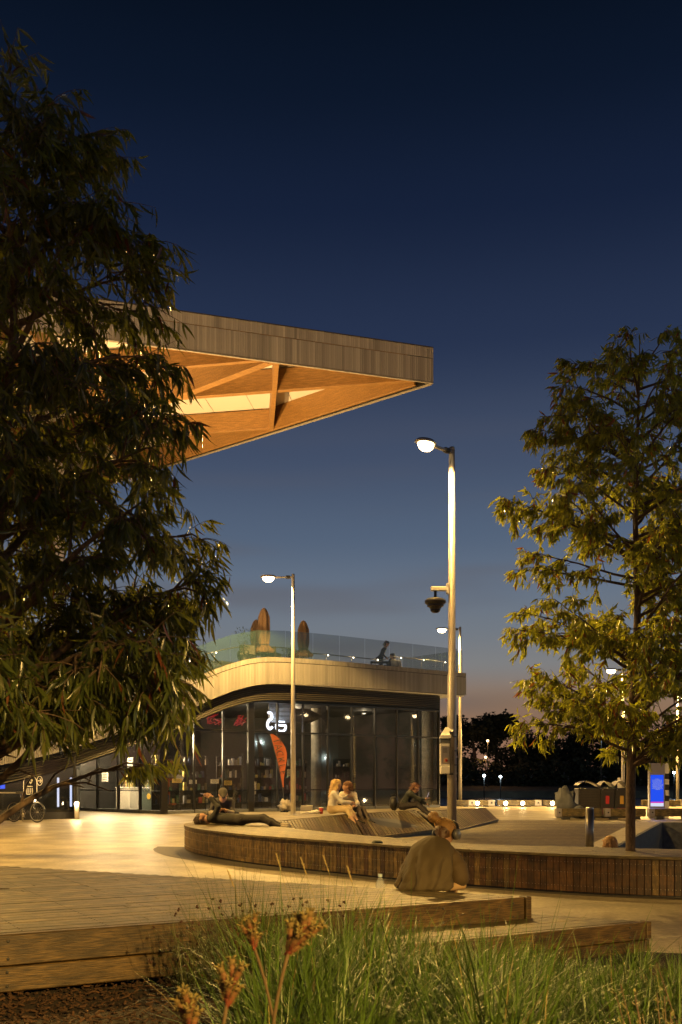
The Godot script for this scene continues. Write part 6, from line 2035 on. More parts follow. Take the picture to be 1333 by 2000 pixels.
	for k in 70:
		var dv := Vector3(rng.randfn(), rng.randfn(), rng.randfn()).normalized()
		var tv := dv.cross(Vector3(rng.randfn(), rng.randfn(), rng.randfn())).normalized()
		var g := R(0.25, 2.1)
		hs.set_color(Color(hc.r * g, hc.g * g, hc.b * g))
		add_tube(hs, [bun + dv * 0.046 - tv * 0.02, bun + dv * 0.056, bun + dv * 0.044 + tv * 0.035], [0.004, 0.005, 0.002], 4, false)
	hs.index()
	hs.generate_normals()
	part("hair", hs.commit(), M.hair, o)
	o.scale = Vector3.ONE * 0.93
	# headphones the sitter wears
	var hp := thing("headphones", "dark over ear headphones worn by the person in the brown sweatshirt", "headphones", base + hd * 0.93)
	hp.scale = Vector3.ONE * 0.93
	var band := []
	for k in 15:
		var a := PI * k / 14.0
		band.append(r * cos(a) * 0.122 + up * (sin(a) * 0.13 + 0.02) + fwd * 0.015)
	part("headband", tube(band, band.map(func(_p): return 0.014), 8), M.black, hp)
	for s in [-1.0, 1.0]:
		var cup := along(r * 0.09 * s + fwd * 0.015, r * 0.14 * s + fwd * 0.015, fwd)
		var cb := Transform3D(Basis(cup.basis.z, cup.basis.x, cup.basis.y), r * 0.106 * s + fwd * 0.015 - up * 0.005)
		part("ear_cup", lathe([Vector2(0, 0), Vector2(0.05, 0), Vector2(0.055, 0.012), Vector2(0.053, 0.03), Vector2(0.04, 0.038), Vector2(0, 0.04)], 20), mat(0.09, 0.09, 0.09, 0.3), hp, cb)
		part("ear_pad", lathe([Vector2(0.03, -0.02), Vector2(0.05, -0.018), Vector2(0.056, -0.004), Vector2(0.05, 0.004)], 18), M.black, hp, cb)
	# bottle beside her
	var bo := thing("water_bottle", "clear plastic water bottle with a pale cap, standing beside the person in the brown sweatshirt", "bottle", G(0.36, 9.52, 0.28))
	var pl := glass(0.7, 0.8, 0.85, 0.25, 0.05)
	part("shell", lathe([Vector2(0, 0.0), Vector2(0.032, 0.0), Vector2(0.034, 0.01), Vector2(0.032, 0.05), Vector2(0.034, 0.09), Vector2(0.034, 0.14), Vector2(0.026, 0.17), Vector2(0.014, 0.192), Vector2(0.013, 0.205)], 18), pl, bo)
	part("cap", lathe([Vector2(0.016, 0.2), Vector2(0.016, 0.222), Vector2(0, 0.223)], 14), mat(0.5, 0.65, 0.72, 0.5), bo)
	part("label_band", lathe([Vector2(0.0345, 0.06), Vector2(0.0345, 0.1)], 18), mat(0.4, 0.5, 0.55, 0.5), bo)
	bo.position = G(0.37, 9.66, 0.27)
	bo.scale = Vector3.ONE * 1.25
	# ---- man lying on the bench end, phone held up
	var blk := Color(0.022, 0.020, 0.018)
	var V := func(x: float, z: float, y: float) -> Vector3: return G(x, z, y)
	var man := figure("person in black lying on the bench end, holding up a phone", {
		pelvis = V.call(-2.02, 20.72, 0.615), chest = V.call(-2.52, 20.98, 0.63), neck = V.call(-2.72, 21.06, 0.62), head = V.call(-2.86, 21.10, 0.615), look = Vector3(0.25, 1, 0.1), up = Vector3(-0.97, 0.12, -0.2),
		sl = V.call(-2.60, 21.2, 0.63), sr = V.call(-2.62, 20.84, 0.63), el = V.call(-2.56, 21.2, 0.9), er = V.call(-2.5, 20.84, 0.86), wl = V.call(-2.66, 21.1, 1.06), wr = V.call(-2.68, 20.96, 1.06), hl = V.call(-2.74, 21.06, 1.12), hr = V.call(-2.8, 21.0, 1.12),
		kl = V.call(-1.56, 20.62, 0.66), kr = V.call(-1.58, 20.44, 0.64), al = V.call(-1.18, 20.42, 0.50), ar = V.call(-1.16, 20.22, 0.47), tl = V.call(-1.05, 20.33, 0.52), tr = V.call(-1.03, 20.12, 0.49), hips = Vector3(0.2, 0, 1), ground = 0.5, palm = Vector3(-0.6, 0.2, 0), sole = Vector3(0.9, -0.3, 0.3)},
		{top = blk, low = Color(0.028, 0.025, 0.023), skin = tan_skin, shoe = Color(0.35, 0.3, 0.22), sole = Color(0.5, 0.45, 0.35)}, 0.02)
	hair_shell(man, V.call(-2.86, 21.10, 0.615) - man.position, Vector3(0.25, 1, 0.1).normalized(), Vector3(-0.97, 0.12, -0.2).normalized(), Color(0.05, 0.035, 0.02))
	phone(V.call(-2.81, 21.02, 1.13), Vector3(-0.15, -1, 0).normalized(), Vector3(-1, 0.1, 0), "phone held up by the person lying on the bench end")
	# ---- person with cap behind
	var cap := figure("person in a dark cap bent over a phone, behind the one lying down", {
		pelvis = V.call(-2.62, 22.42, 0.6), chest = V.call(-2.56, 22.2, 0.92), neck = V.call(-2.55, 22.1, 1.0), head = V.call(-2.53, 21.98, 1.09), look = Vector3(0.15, -0.45, 0.85), up = Vector3(0, 0.9, 0.42),
		sl = V.call(-2.74, 22.15, 0.93), sr = V.call(-2.36, 22.12, 0.93), el = V.call(-2.80, 21.9, 0.70), er = V.call(-2.30, 21.88, 0.70), wl = V.call(-2.58, 21.74, 0.76), wr = V.call(-2.44, 21.72, 0.76), hl = V.call(-2.52, 21.68, 0.80), hr = V.call(-2.48, 21.66, 0.80),
		kl = V.call(-2.95, 22.05, 0.66), kr = V.call(-2.25, 22.0, 0.66), al = V.call(-2.6, 21.8, 0.56), ar = V.call(-2.55, 21.92, 0.56), tl = V.call(-2.45, 21.75, 0.55), tr = V.call(-2.7, 21.85, 0.55), ground = 0.5},
		{top = Color(0.05, 0.045, 0.045), sleeve = Color(0.36, 0.31, 0.25), low = Color(0.06, 0.055, 0.05), skin = fair, shoe = blk}, 0.02)
	var ch: Vector3 = V.call(-2.53, 21.98, 1.09) - cap.position
	var cu := Vector3(0, 0.9, 0.42).normalized()
	var cf := Vector3(0.15, -0.45, 0.85)
	cf = (cf - cu * cf.dot(cu)).normalized()
	part("cap", skin_mesh([[ch + cu * 0.055 - cf * 0.035, ch + cu * 0.07 + cf * 0.03, 0.1, 0.092, Color(0.07, 0.062, 0.05)], [ch + cu * 0.06 + cf * 0.11, ch + cu * 0.045 + cf * 0.185, 0.056, 0.042, Color(0.06, 0.053, 0.042)]], 0.013, 70.0), M.skin_cloth, cap)
	phone(V.call(-2.50, 21.66, 0.83), Vector3(0, 0.75, -0.6).normalized(), Vector3(0, 0.6, -0.7), "glowing phone in the hands of the person in the cap")
	# ---- blond pair
	var cream := Color(0.62, 0.56, 0.47)
	var bl := figure("blond person in a white top and beige trousers atop the left lounger", {
		pelvis = V.call(-0.22, 26.05, 0.66), chest = V.call(-0.20, 25.98, 1.0), neck = V.call(-0.14, 25.95, 1.13), head = V.call(-0.10, 25.95, 1.28), look = Vector3(0.9, -0.1, -0.35), up = Vector3(0.05, 1, 0),
		sl = V.call(-0.22, 26.16, 1.07), sr = V.call(-0.18, 25.78, 1.07), el = V.call(-0.02, 26.25, 0.92), er = V.call(0.02, 25.75, 0.86), wl = V.call(0.18, 26.2, 0.98), wr = V.call(0.24, 25.9, 0.84), hl = V.call(0.26, 26.18, 1.0), hr = V.call(0.32, 25.95, 0.84),
		kl = V.call(0.20, 25.82, 0.70), kr = V.call(0.16, 25.62, 0.66), al = V.call(0.42, 25.42, 0.36), ar = V.call(0.36, 25.2, 0.29), tl = V.call(0.57, 25.28, 0.34), tr = V.call(0.52, 25.08, 0.27), hips = Vector3(0.3, 0, 1), ground = 0.54},
		{top = Color(0.72, 0.68, 0.60), low = Color(0.50, 0.38, 0.20), skin = fair, shin = fair, shoe = Color(0.02, 0.02, 0.02), sole = Color(0.03, 0.03, 0.03)}, 0.02)
	var bh: Vector3 = V.call(-0.10, 25.95, 1.28) - bl.position
	var yel := Color(0.56, 0.38, 0.15)
	hair_shell(bl, bh, Vector3(0.92, -0.1, -0.35).normalized(), Vector3.UP, yel, [[bh + Vector3(-0.08, 0.03, 0.02), bh + Vector3(-0.13, -0.22, 0.04), 0.085, 0.075, yel], [bh + Vector3(-0.13, -0.2, 0.04), bh + Vector3(-0.15, -0.36, 0.03), 0.07, 0.035, Color(0.5, 0.33, 0.13)], [bh + Vector3(0.0, 0.0, 0.07), bh + Vector3(-0.05, -0.22, 0.12), 0.04, 0.04, yel]])
	var fr := figure("person with short dark hair and a pale shirt sitting close beside the blond one", {
		pelvis = V.call(0.18, 26.45, 0.66), chest = V.call(0.18, 26.42, 0.98), neck = V.call(0.16, 26.38, 1.09), head = V.call(0.15, 26.3, 1.22), look = Vector3(-0.9, -0.25, 0.2), up = Vector3(-0.1, 1, 0),
		sl = V.call(0.02, 26.5, 1.03), sr = V.call(0.34, 26.3, 1.03), el = V.call(-0.05, 26.3, 0.85), er = V.call(0.42, 26.15, 0.80), wl = V.call(0.06, 26.1, 0.84), wr = V.call(0.34, 25.95, 0.76), hl = V.call(0.1, 26.02, 0.84), hr = V.call(0.3, 25.86, 0.75),
		kl = V.call(0.42, 26.05, 0.68), kr = V.call(0.56, 26.2, 0.66), al = V.call(0.56, 25.7, 0.35), ar = V.call(0.72, 25.8, 0.36), tl = V.call(0.68, 25.58, 0.32), tr = V.call(0.84, 25.68, 0.32), ground = 0.54},
		{top = cream, low = Color(0.08, 0.06, 0.05), skin = tan_skin, shoe = Color(0.02, 0.02, 0.02)}, 0.02)
	hair_shell(fr, V.call(0.15, 26.3, 1.22) - fr.position, Vector3(-0.9, -0.25, 0.2).normalized(), Vector3.UP, Color(0.13, 0.06, 0.025))
	# food and cup beside them
	var fd := thing("food_box", "open white takeaway box on the lounger edge left of the blond person", "box", V.call(-0.86, 25.7, 0.555), 0.2)
	part("tray", bevel_box(Vector3(0.3, 0.05, 0.2), 0.01), M.white, fd, T(Vector3(0, 0.03, 0)))
	part("lid", bevel_box(Vector3(0.3, 0.02, 0.2), 0.005), M.white, fd, Transform3D(Basis(Vector3.RIGHT, -0.9), Vector3(0.02, 0.13, -0.14)))
	part("wrapper", lump(Vector3(0.12, 0.05, 0.07), 0.5, 3), M.white, fd, T(Vector3(0.22, 0.05, 0.02)))
	var cp := thing("red_cup", "small red drink cup between the takeaway box and the blond person", "cup", V.call(-0.5, 25.8, 0.555))
	part("cup_body", lathe([Vector2(0, 0), Vector2(0.04, 0), Vector2(0.055, 0.15), Vector2(0, 0.15)], 14), mat(0.45, 0.03, 0.02, 0.5), cp)
	part("cup_lid", lathe([Vector2(0.058, 0.15), Vector2(0.058, 0.165), Vector2(0, 0.17)], 14), M.white, cp)
	# ---- sitter in black
	var sb := figure("person in black leaning forward on the middle lounger, legs stretched down it", {
		pelvis = V.call(1.75, 29.0, 0.66), chest = V.call(1.92, 28.92, 0.98), neck = V.call(2.02, 28.88, 1.08), head = V.call(2.10, 28.85, 1.17), look = Vector3(0.85, -0.5, 0.15), up = Vector3(0.5, 0.85, 0),
		sl = V.call(1.98, 29.08, 1.0), sr = V.call(1.96, 28.72, 1.0), el = V.call(2.22, 29.1, 0.86), er = V.call(2.22, 28.66, 0.84), wl = V.call(2.40, 28.95, 0.86), wr = V.call(2.36, 28.72, 0.74), hl = V.call(2.46, 28.9, 0.9), hr = V.call(2.42, 28.74, 0.72),
		kl = V.call(2.16, 28.78, 0.74), kr = V.call(2.14, 28.58, 0.70), al = V.call(2.5, 28.3, 0.42), ar = V.call(2.47, 28.1, 0.40), tl = V.call(2.64, 28.12, 0.44), tr = V.call(2.60, 27.92, 0.42), hips = Vector3(0.2, 0, 1), ground = 0.54},
		{top = Color(0.022, 0.024, 0.02), low = Color(0.02, 0.018, 0.016), skin = tan_skin, shoe = Color(0.03, 0.03, 0.03), sole = Color(0.65, 0.6, 0.5)}, 0.02)
	hair_shell(sb, V.call(2.10, 28.85, 1.17) - sb.position, Vector3(0.85, -0.5, 0.15).normalized(), Vector3(0.5, 0.85, 0).normalized(), Color(0.12, 0.05, 0.025))
	phone(V.call(2.46, 28.88, 0.98), Vector3(-0.9, 0.35, 0).normalized(), Vector3(0.3, 0.9, 0), "phone held by the person in black")
	var bag := thing("shoulder_bag", "black bag standing behind the sitter in black", "bag", V.call(1.5, 29.15, 0.55))
	part("bag_body", lump(Vector3(0.13, 0.2, 0.14), 0.2, 21), M.black, bag, T(Vector3(0, 0.19, 0)))
	part("handle", tube([Vector3(-0.08, 0.33, 0), Vector3(-0.05, 0.45, 0), Vector3(0.05, 0.45, 0), Vector3(0.08, 0.33, 0)], [0.012, 0.012, 0.012, 0.012], 6), M.black, bag)
	# ---- on the terrace
	var ts := figure("standing person in dark clothes leaning over a table on the roof terrace", {
		pelvis = V.call(3.55-1.62, 49.9, 7.22), chest = V.call(2.05, 49.85, 7.66), neck = V.call(2.16, 49.8, 7.8), head = V.call(2.23, 49.75, 7.97), look = Vector3(0.8, -0.5, 0.1), up = Vector3(0.3, 0.9, 0),
		sl = V.call(2.08, 50.03, 7.72), sr = V.call(2.08, 49.65, 7.72), el = V.call(1.93, 50.0, 7.46), er = V.call(2.02, 49.6, 7.44), wl = V.call(1.72, 49.7, 7.28), wr = V.call(2.2, 49.5, 7.28), hl = V.call(1.64, 49.65, 7.24), hr = V.call(2.26, 49.48, 7.22),
		kl = V.call(1.92, 49.95, 6.8), kr = V.call(1.98, 49.8, 6.8), al = V.call(1.88, 49.98, 6.39), ar = V.call(1.95, 49.85, 6.39), tl = V.call(2.0, 49.9, 6.35), tr = V.call(2.06, 49.78, 6.35), hips = Vector3(0.1, 0, 1), ground = 6.3},
		{top = Color(0.03, 0.035, 0.035), low = Color(0.02, 0.02, 0.02), skin = tan_skin, shoe = blk}, 0.024)
	hair_shell(ts, V.call(2.23, 49.75, 7.97) - ts.position, Vector3(0.8, -0.5, 0.1).normalized(), Vector3(0.4, 0.9, 0).normalized(), Color(0.05, 0.03, 0.02))
	var tt := figure("person seated low in a lounge chair on the roof terrace, beside the standing one", {
		pelvis = V.call(2.5, 50.25, 6.88), chest = V.call(2.55, 50.3, 7.2), neck = V.call(2.53, 50.28, 7.3), head = V.call(2.5, 50.22, 7.43), look = Vector3(-0.8, -0.1, 0.4), up = Vector3(0, 1, 0),
		sl = V.call(2.42, 50.1, 7.24), sr = V.call(2.6, 50.48, 7.24), el = V.call(2.32, 50.0, 7.02), er = V.call(2.62, 50.55, 7.02), wl = V.call(2.2, 49.85, 7.06), wr = V.call(2.45, 50.4, 6.98), hl = V.call(2.14, 49.8, 7.08), hr = V.call(2.38, 50.35, 6.98),
		kl = V.call(2.15, 49.98, 6.92), kr = V.call(2.2, 50.15, 6.92), al = V.call(2.1, 49.9, 6.4), ar = V.call(2.15, 50.08, 6.4), tl = V.call(1.98, 49.84, 6.36), tr = V.call(2.04, 50.02, 6.36), hips = Vector3(0.3, 0, 1), ground = 6.3},
		{top = Color(0.12, 0.10, 0.08), low = Color(0.03, 0.03, 0.03), skin = tan_skin, shoe = blk}, 0.024)
	hair_shell(tt, V.call(2.5, 50.22, 7.43) - tt.position, Vector3(-0.8, -0.1, 0.4).normalized(), Vector3.UP, Color(0.05, 0.03, 0.02))
	# ---- someone low behind the bench by the trunk, only hair showing
	var lw := figure("person low behind the bench by the eucalypt trunk, only tousled light brown hair showing", {
		pelvis = V.call(3.88, 14.75, 0.0), chest = V.call(3.88, 14.72, 0.32), neck = V.call(3.88, 14.72, 0.43), head = V.call(3.87, 14.7, 0.47), look = Vector3(0.3, -0.4, -0.9), up = Vector3(0, 0.9, -0.4),
		sl = V.call(3.7, 14.72, 0.38), sr = V.call(4.06, 14.72, 0.38), el = V.call(3.62, 14.9, 0.16), er = V.call(4.14, 14.9, 0.16), wl = V.call(3.75, 15.1, 0.2), wr = V.call(4.0, 15.1, 0.2), hl = V.call(3.8, 15.18, 0.2), hr = V.call(3.96, 15.18, 0.2),
		kl = V.call(3.78, 15.15, 0.36), kr = V.call(3.98, 15.15, 0.36), al = V.call(3.78, 15.3, 0.06), ar = V.call(3.98, 15.3, 0.06), tl = V.call(3.78, 15.45, 0.05), tr = V.call(3.98, 15.45, 0.05), ground = -0.1},
		{top = Color(0.1, 0.09, 0.07), low = Color(0.05, 0.05, 0.05), skin = fair, shoe = blk}, 0.024)
	var lh: Vector3 = V.call(3.87, 14.7, 0.47) - lw.position
	var brown := Color(0.36, 0.2, 0.075)
	hair_shell(lw, lh, Vector3(0.3, -0.4, -0.9).normalized(), Vector3(0, 0.9, -0.4).normalized(), brown, [[lh + Vector3(0, 0.02, 0.06), lh + Vector3(0.02, -0.08, 0.09), 0.06, 0.05, brown]])
	# little thing lying on the bench
	var lid := thing("dark_lid", "small dark round lid lying on the curved bench left of the person in the sweatshirt", "lid", G(0.53, 15.0, 0.5))
	part("dome", lathe([Vector2(0.085, 0.0), Vector2(0.08, 0.02), Vector2(0.05, 0.04), Vector2(0, 0.046)], 16), mat(0.03, 0.04, 0.025, 0.6), lid)

# ---------------------------------------------------------------- eucalypts
# a curved narrow leaf along +x, hanging a little
func leaf_mesh() -> ArrayMesh:
	var st := new_st()
	st.set_smooth_group(0)
	var n := 5
	var row := func(i: int) -> Array:
		var t := float(i) / n
		var w := 0.5 * sin(PI * pow(t, 0.72)) * 0.155 + (0.004 if i > 0 and i < n else 0.0)
		var c := Vector3(t, -0.10 * t * t, 0.20 * t * t - 0.05 * t)
		return [c + Vector3(0, 0.018 * sin(PI * t), w), c, c + Vector3(0, 0.018 * sin(PI * t), -w)]
	for i in n:
		var a: Array = row.call(i)
		var b: Array = row.call(i + 1)
		if i == 0:
			tri(st, a[1], b[0], b[1], Vector3.UP); tri(st, a[1], b[1], b[2], Vector3.UP)
		elif i == n - 1:
			tri(st, a[0], b[1], a[1], Vector3.UP); tri(st, a[1], b[1], a[2], Vector3.UP)
		else:
			quad(st, a[0], b[0], b[1], a[1], Vector3.UP); quad(st, a[1], b[1], b[2], a[2], Vector3.UP)
	st.generate_normals()
	return st.commit()

var leaf_spots := []
var leaf_tones := []
var shaded_tones := []

func make_leaf_tones() -> void:
	# five greens, a yellowing one, two reddish young ones; light passes through each
	for q in [[0.04, 0.06, 0.016, 0.9], [0.06, 0.085, 0.02, 1.1], [0.08, 0.105, 0.022, 1.2], [0.10, 0.12, 0.026, 1.3], [0.045, 0.06, 0.026, 0.8], [0.11, 0.11, 0.03, 1.2], [0.18, 0.07, 0.02, 1.0], [0.14, 0.045, 0.018, 0.8]]:
		var m := mat(q[0], q[1], q[2], 0.26)
		m.backlight_enabled = true
		var red: bool = q[0] > q[1] * 1.3
		m.backlight = lin(0.34 * q[3], 0.14 * q[3], 0.03) if red else lin(0.52 * q[3], 0.54 * q[3], 0.05)
		leaf_tones.append(m)
	for k in 8:  # darkened copies for the left tree, standing in for weaker light on it
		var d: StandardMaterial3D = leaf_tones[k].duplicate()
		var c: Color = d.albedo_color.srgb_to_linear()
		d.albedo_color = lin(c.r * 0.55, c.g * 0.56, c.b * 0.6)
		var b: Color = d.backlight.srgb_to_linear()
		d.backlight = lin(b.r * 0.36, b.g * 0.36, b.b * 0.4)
		shaded_tones.append(d)

func twig(st: SurfaceTool, p: Vector3, dir: Vector3, len: float, r: float, spec: Dictionary, red: float) -> void:
	if p.y < (spec.floor if p.x > 0.8 else spec.floor2): return
	var pts := [p]
	var d := dir
	var n := 4
	for i in n:
		d = (d + Vector3(R(-0.22, 0.22), -spec.droop + R(-0.15, 0.15), R(-0.22, 0.22))).normalized()
		pts.append(pts[-1] + d * len / n)
	add_tube(st, pts, [r, r * 0.8, r * 0.6, r * 0.45, r * 0.25], 4, false)
	var count: int = int(spec.leaves * R(0.7, 1.25))
	for i in count:
		var t := pow(rng.randf(), 0.75) * n
		var k := mini(int(t), n - 1)
		var q: Vector3 = pts[k].lerp(pts[k + 1], t - k)
		var dv: Vector3 = (pts[k + 1] - pts[k]).normalized()
		var side := Vector3(rng.randfn(), rng.randfn() * 0.4, rng.randfn()).normalized()
		var ld := (dv * 0.5 + side * R(0.3, 0.8) + Vector3.DOWN * R(0.35, spec.hang)).normalized()
		var z := ld.cross(Vector3(rng.randfn(), rng.randfn() * 0.5, rng.randfn())).normalized()
		var s: float = spec.leaf * R(0.65, 1.2)
		var pick := rng.randf()
		var tone := rng.randi() % 5
		if pick < red: tone = 6 + rng.randi() % 2
		elif pick < red + 0.1: tone = 5
		if q.y < (spec.floor if q.x > 0.8 else spec.floor2): continue
		leaf_spots.append([Transform3D(Basis(ld, z.cross(ld), z).scaled_local(Vector3(s, s, s * spec.wide)), q), 0, tone])

func limb(wood: SurfaceTool, p: Vector3, dir: Vector3, len: float, r: float, spec: Dictionary) -> void:
	var n := 9
	var pts := [p]
	var rad := [r]
	var d := dir
	for i in n:
		var lift: float = spec.lift if i < n / 2 else -spec.sag
		d = (d + Vector3(R(-0.13, 0.13), lift * 0.12 + R(-0.08, 0.08), R(-0.13, 0.13))).normalized()
		pts.append(pts[-1] + d * len / n)
		rad.append(r * (1.0 - 0.82 * (i + 1) / n))
	add_tube(wood, pts, rad, 6, false)
	var reach: float = spec.branchlets * len
	var m := int(ceil(reach))
	for j in m:
		var t: float = lerpf(spec.get("bare", 0.24), 1.0, (j + R(0.0, 1.0)) / m)
		var f := t * n
		var k := mini(int(f), n - 1)
		var q: Vector3 = pts[k].lerp(pts[k + 1], f - k)
		var dv: Vector3 = (pts[k + 1] - pts[k]).normalized()
		var side := Vector3(rng.randfn(), rng.randfn() * 0.6 + 0.12, rng.randfn()).normalized()
		var bd := (dv * 0.75 + side * 0.75).normalized()
		var bl: float = spec.sub * R(0.6, 1.15) * (1.0 - 0.35 * t)
		var bp := [q, q + bd * bl * 0.5 + Vector3(0, 0.02, 0), q + bd * bl + Vector3(0, -0.03, 0)]
		add_tube(wood, bp, [r * 0.32, r * 0.22, r * 0.12], 4, false)
		var tw := int(round(spec.twigs * R(0.75, 1.3)))
		for i in tw:
			var tt := R(0.3, 1.0)
			var tp: Vector3 = bp[0].lerp(bp[2], tt)
			var td := (bd + Vector3(rng.randfn(), rng.randfn() * 0.7, rng.randfn()) * 0.55).normalized()
			twig(wood, tp, td, spec.twig_len * R(0.6, 1.2), 0.0035, spec, spec.red * (2.2 if t > 0.9 else 1.0))
	for i in 4:
		twig(wood, pts[-1], (d + Vector3(rng.randfn(), rng.randfn(), rng.randfn()) * 0.4).normalized(), spec.twig_len, 0.003, spec, spec.red * 2.5)

func plant_tree(o: Node3D, trunk_pts: Array, trunk_rad: Array, limbs: Array, spec: Dictionary, singles: int) -> void:
	leaf_spots = []
	var ts := new_st()
	ts.set_smooth_group(0)
	var tp := smooth_path(trunk_pts, 0.15)
	var tr := []
	for i in tp.size():
		var f := float(i) / (tp.size() - 1) * (trunk_rad.size() - 1)
		var k := mini(int(f), trunk_rad.size() - 2)
		tr.append(lerpf(trunk_rad[k], trunk_rad[k + 1], f - k) * (1.0 + 0.06 * noise.get_noise_2d(i * 0.7, 2.0)))
	add_tube(ts, tp, tr, 14, false)
	ts.generate_normals()
	part("trunk", ts.commit(), M.bark, o)
	var wood := new_st()
	wood.set_smooth_group(0)
	for l in limbs:
		# height, azimuth (0 = right in the picture, 90 = away), length, rise, radius
		var h: float = l[0]
		var p := Vector3.ZERO
		for i in tp.size() - 1:
			if tp[i].y <= h and tp[i + 1].y > h: p = tp[i].lerp(tp[i + 1], (h - tp[i].y) / (tp[i + 1].y - tp[i].y))
		if p == Vector3.ZERO: p = tp[-1]
		var a: float = deg_to_rad(l[1])
		var d := Vector3(cos(a), l[3], -sin(a)).normalized()
		limb(wood, p, d, l[2], l[4], spec)
	wood.generate_normals()
	part("limbs", wood.commit(), M.bark, o)
	# leaves: the nearest ones singly, the rest together
	var lm := leaf_mesh()
	var order := range(leaf_spots.size())
	if singles > 0:
		var eye := Vector3(0, EYE, 0) - o.position
		order = Array(order)
		order.sort_custom(func(a, b): return leaf_spots[a][0].origin.distance_squared_to(eye) < leaf_spots[b][0].origin.distance_squared_to(eye))
		var chosen := []
		var rest := []
		for i in order:
			var w: Vector3 = leaf_spots[i][0].origin + o.position
			var px := 666.5 + 2000.0 * w.x / -w.z
			if chosen.size() < singles and px > 0.0: chosen.append(i)
			else: rest.append(i)
		for i in chosen: part("leaf", lm, spec.tones[leaf_spots[i][2]], o, leaf_spots[i][0])
		order = rest
	var groups := {}
	for i in order:
		var key: int = leaf_spots[i][2]
		if not groups.has(key): groups[key] = []
		groups[key].append(i)
	for key in groups:
		var mm := MultiMesh.new()
		mm.transform_format = MultiMesh.TRANSFORM_3D
		mm.mesh = lm
		mm.instance_count = groups[key].size()
		var j := 0
		for i in groups[key]:
			mm.set_instance_transform(j, leaf_spots[i][0])
			j += 1
		var mi := MultiMeshInstance3D.new()
		mi.name = "foliage"
		mi.multimesh = mm
		mi.material_override = spec.tones[key]
		tag(mi, "", "", "", "stuff")
		o.add_child(mi, true)
	print(o.name, " leaves ", leaf_spots.size())

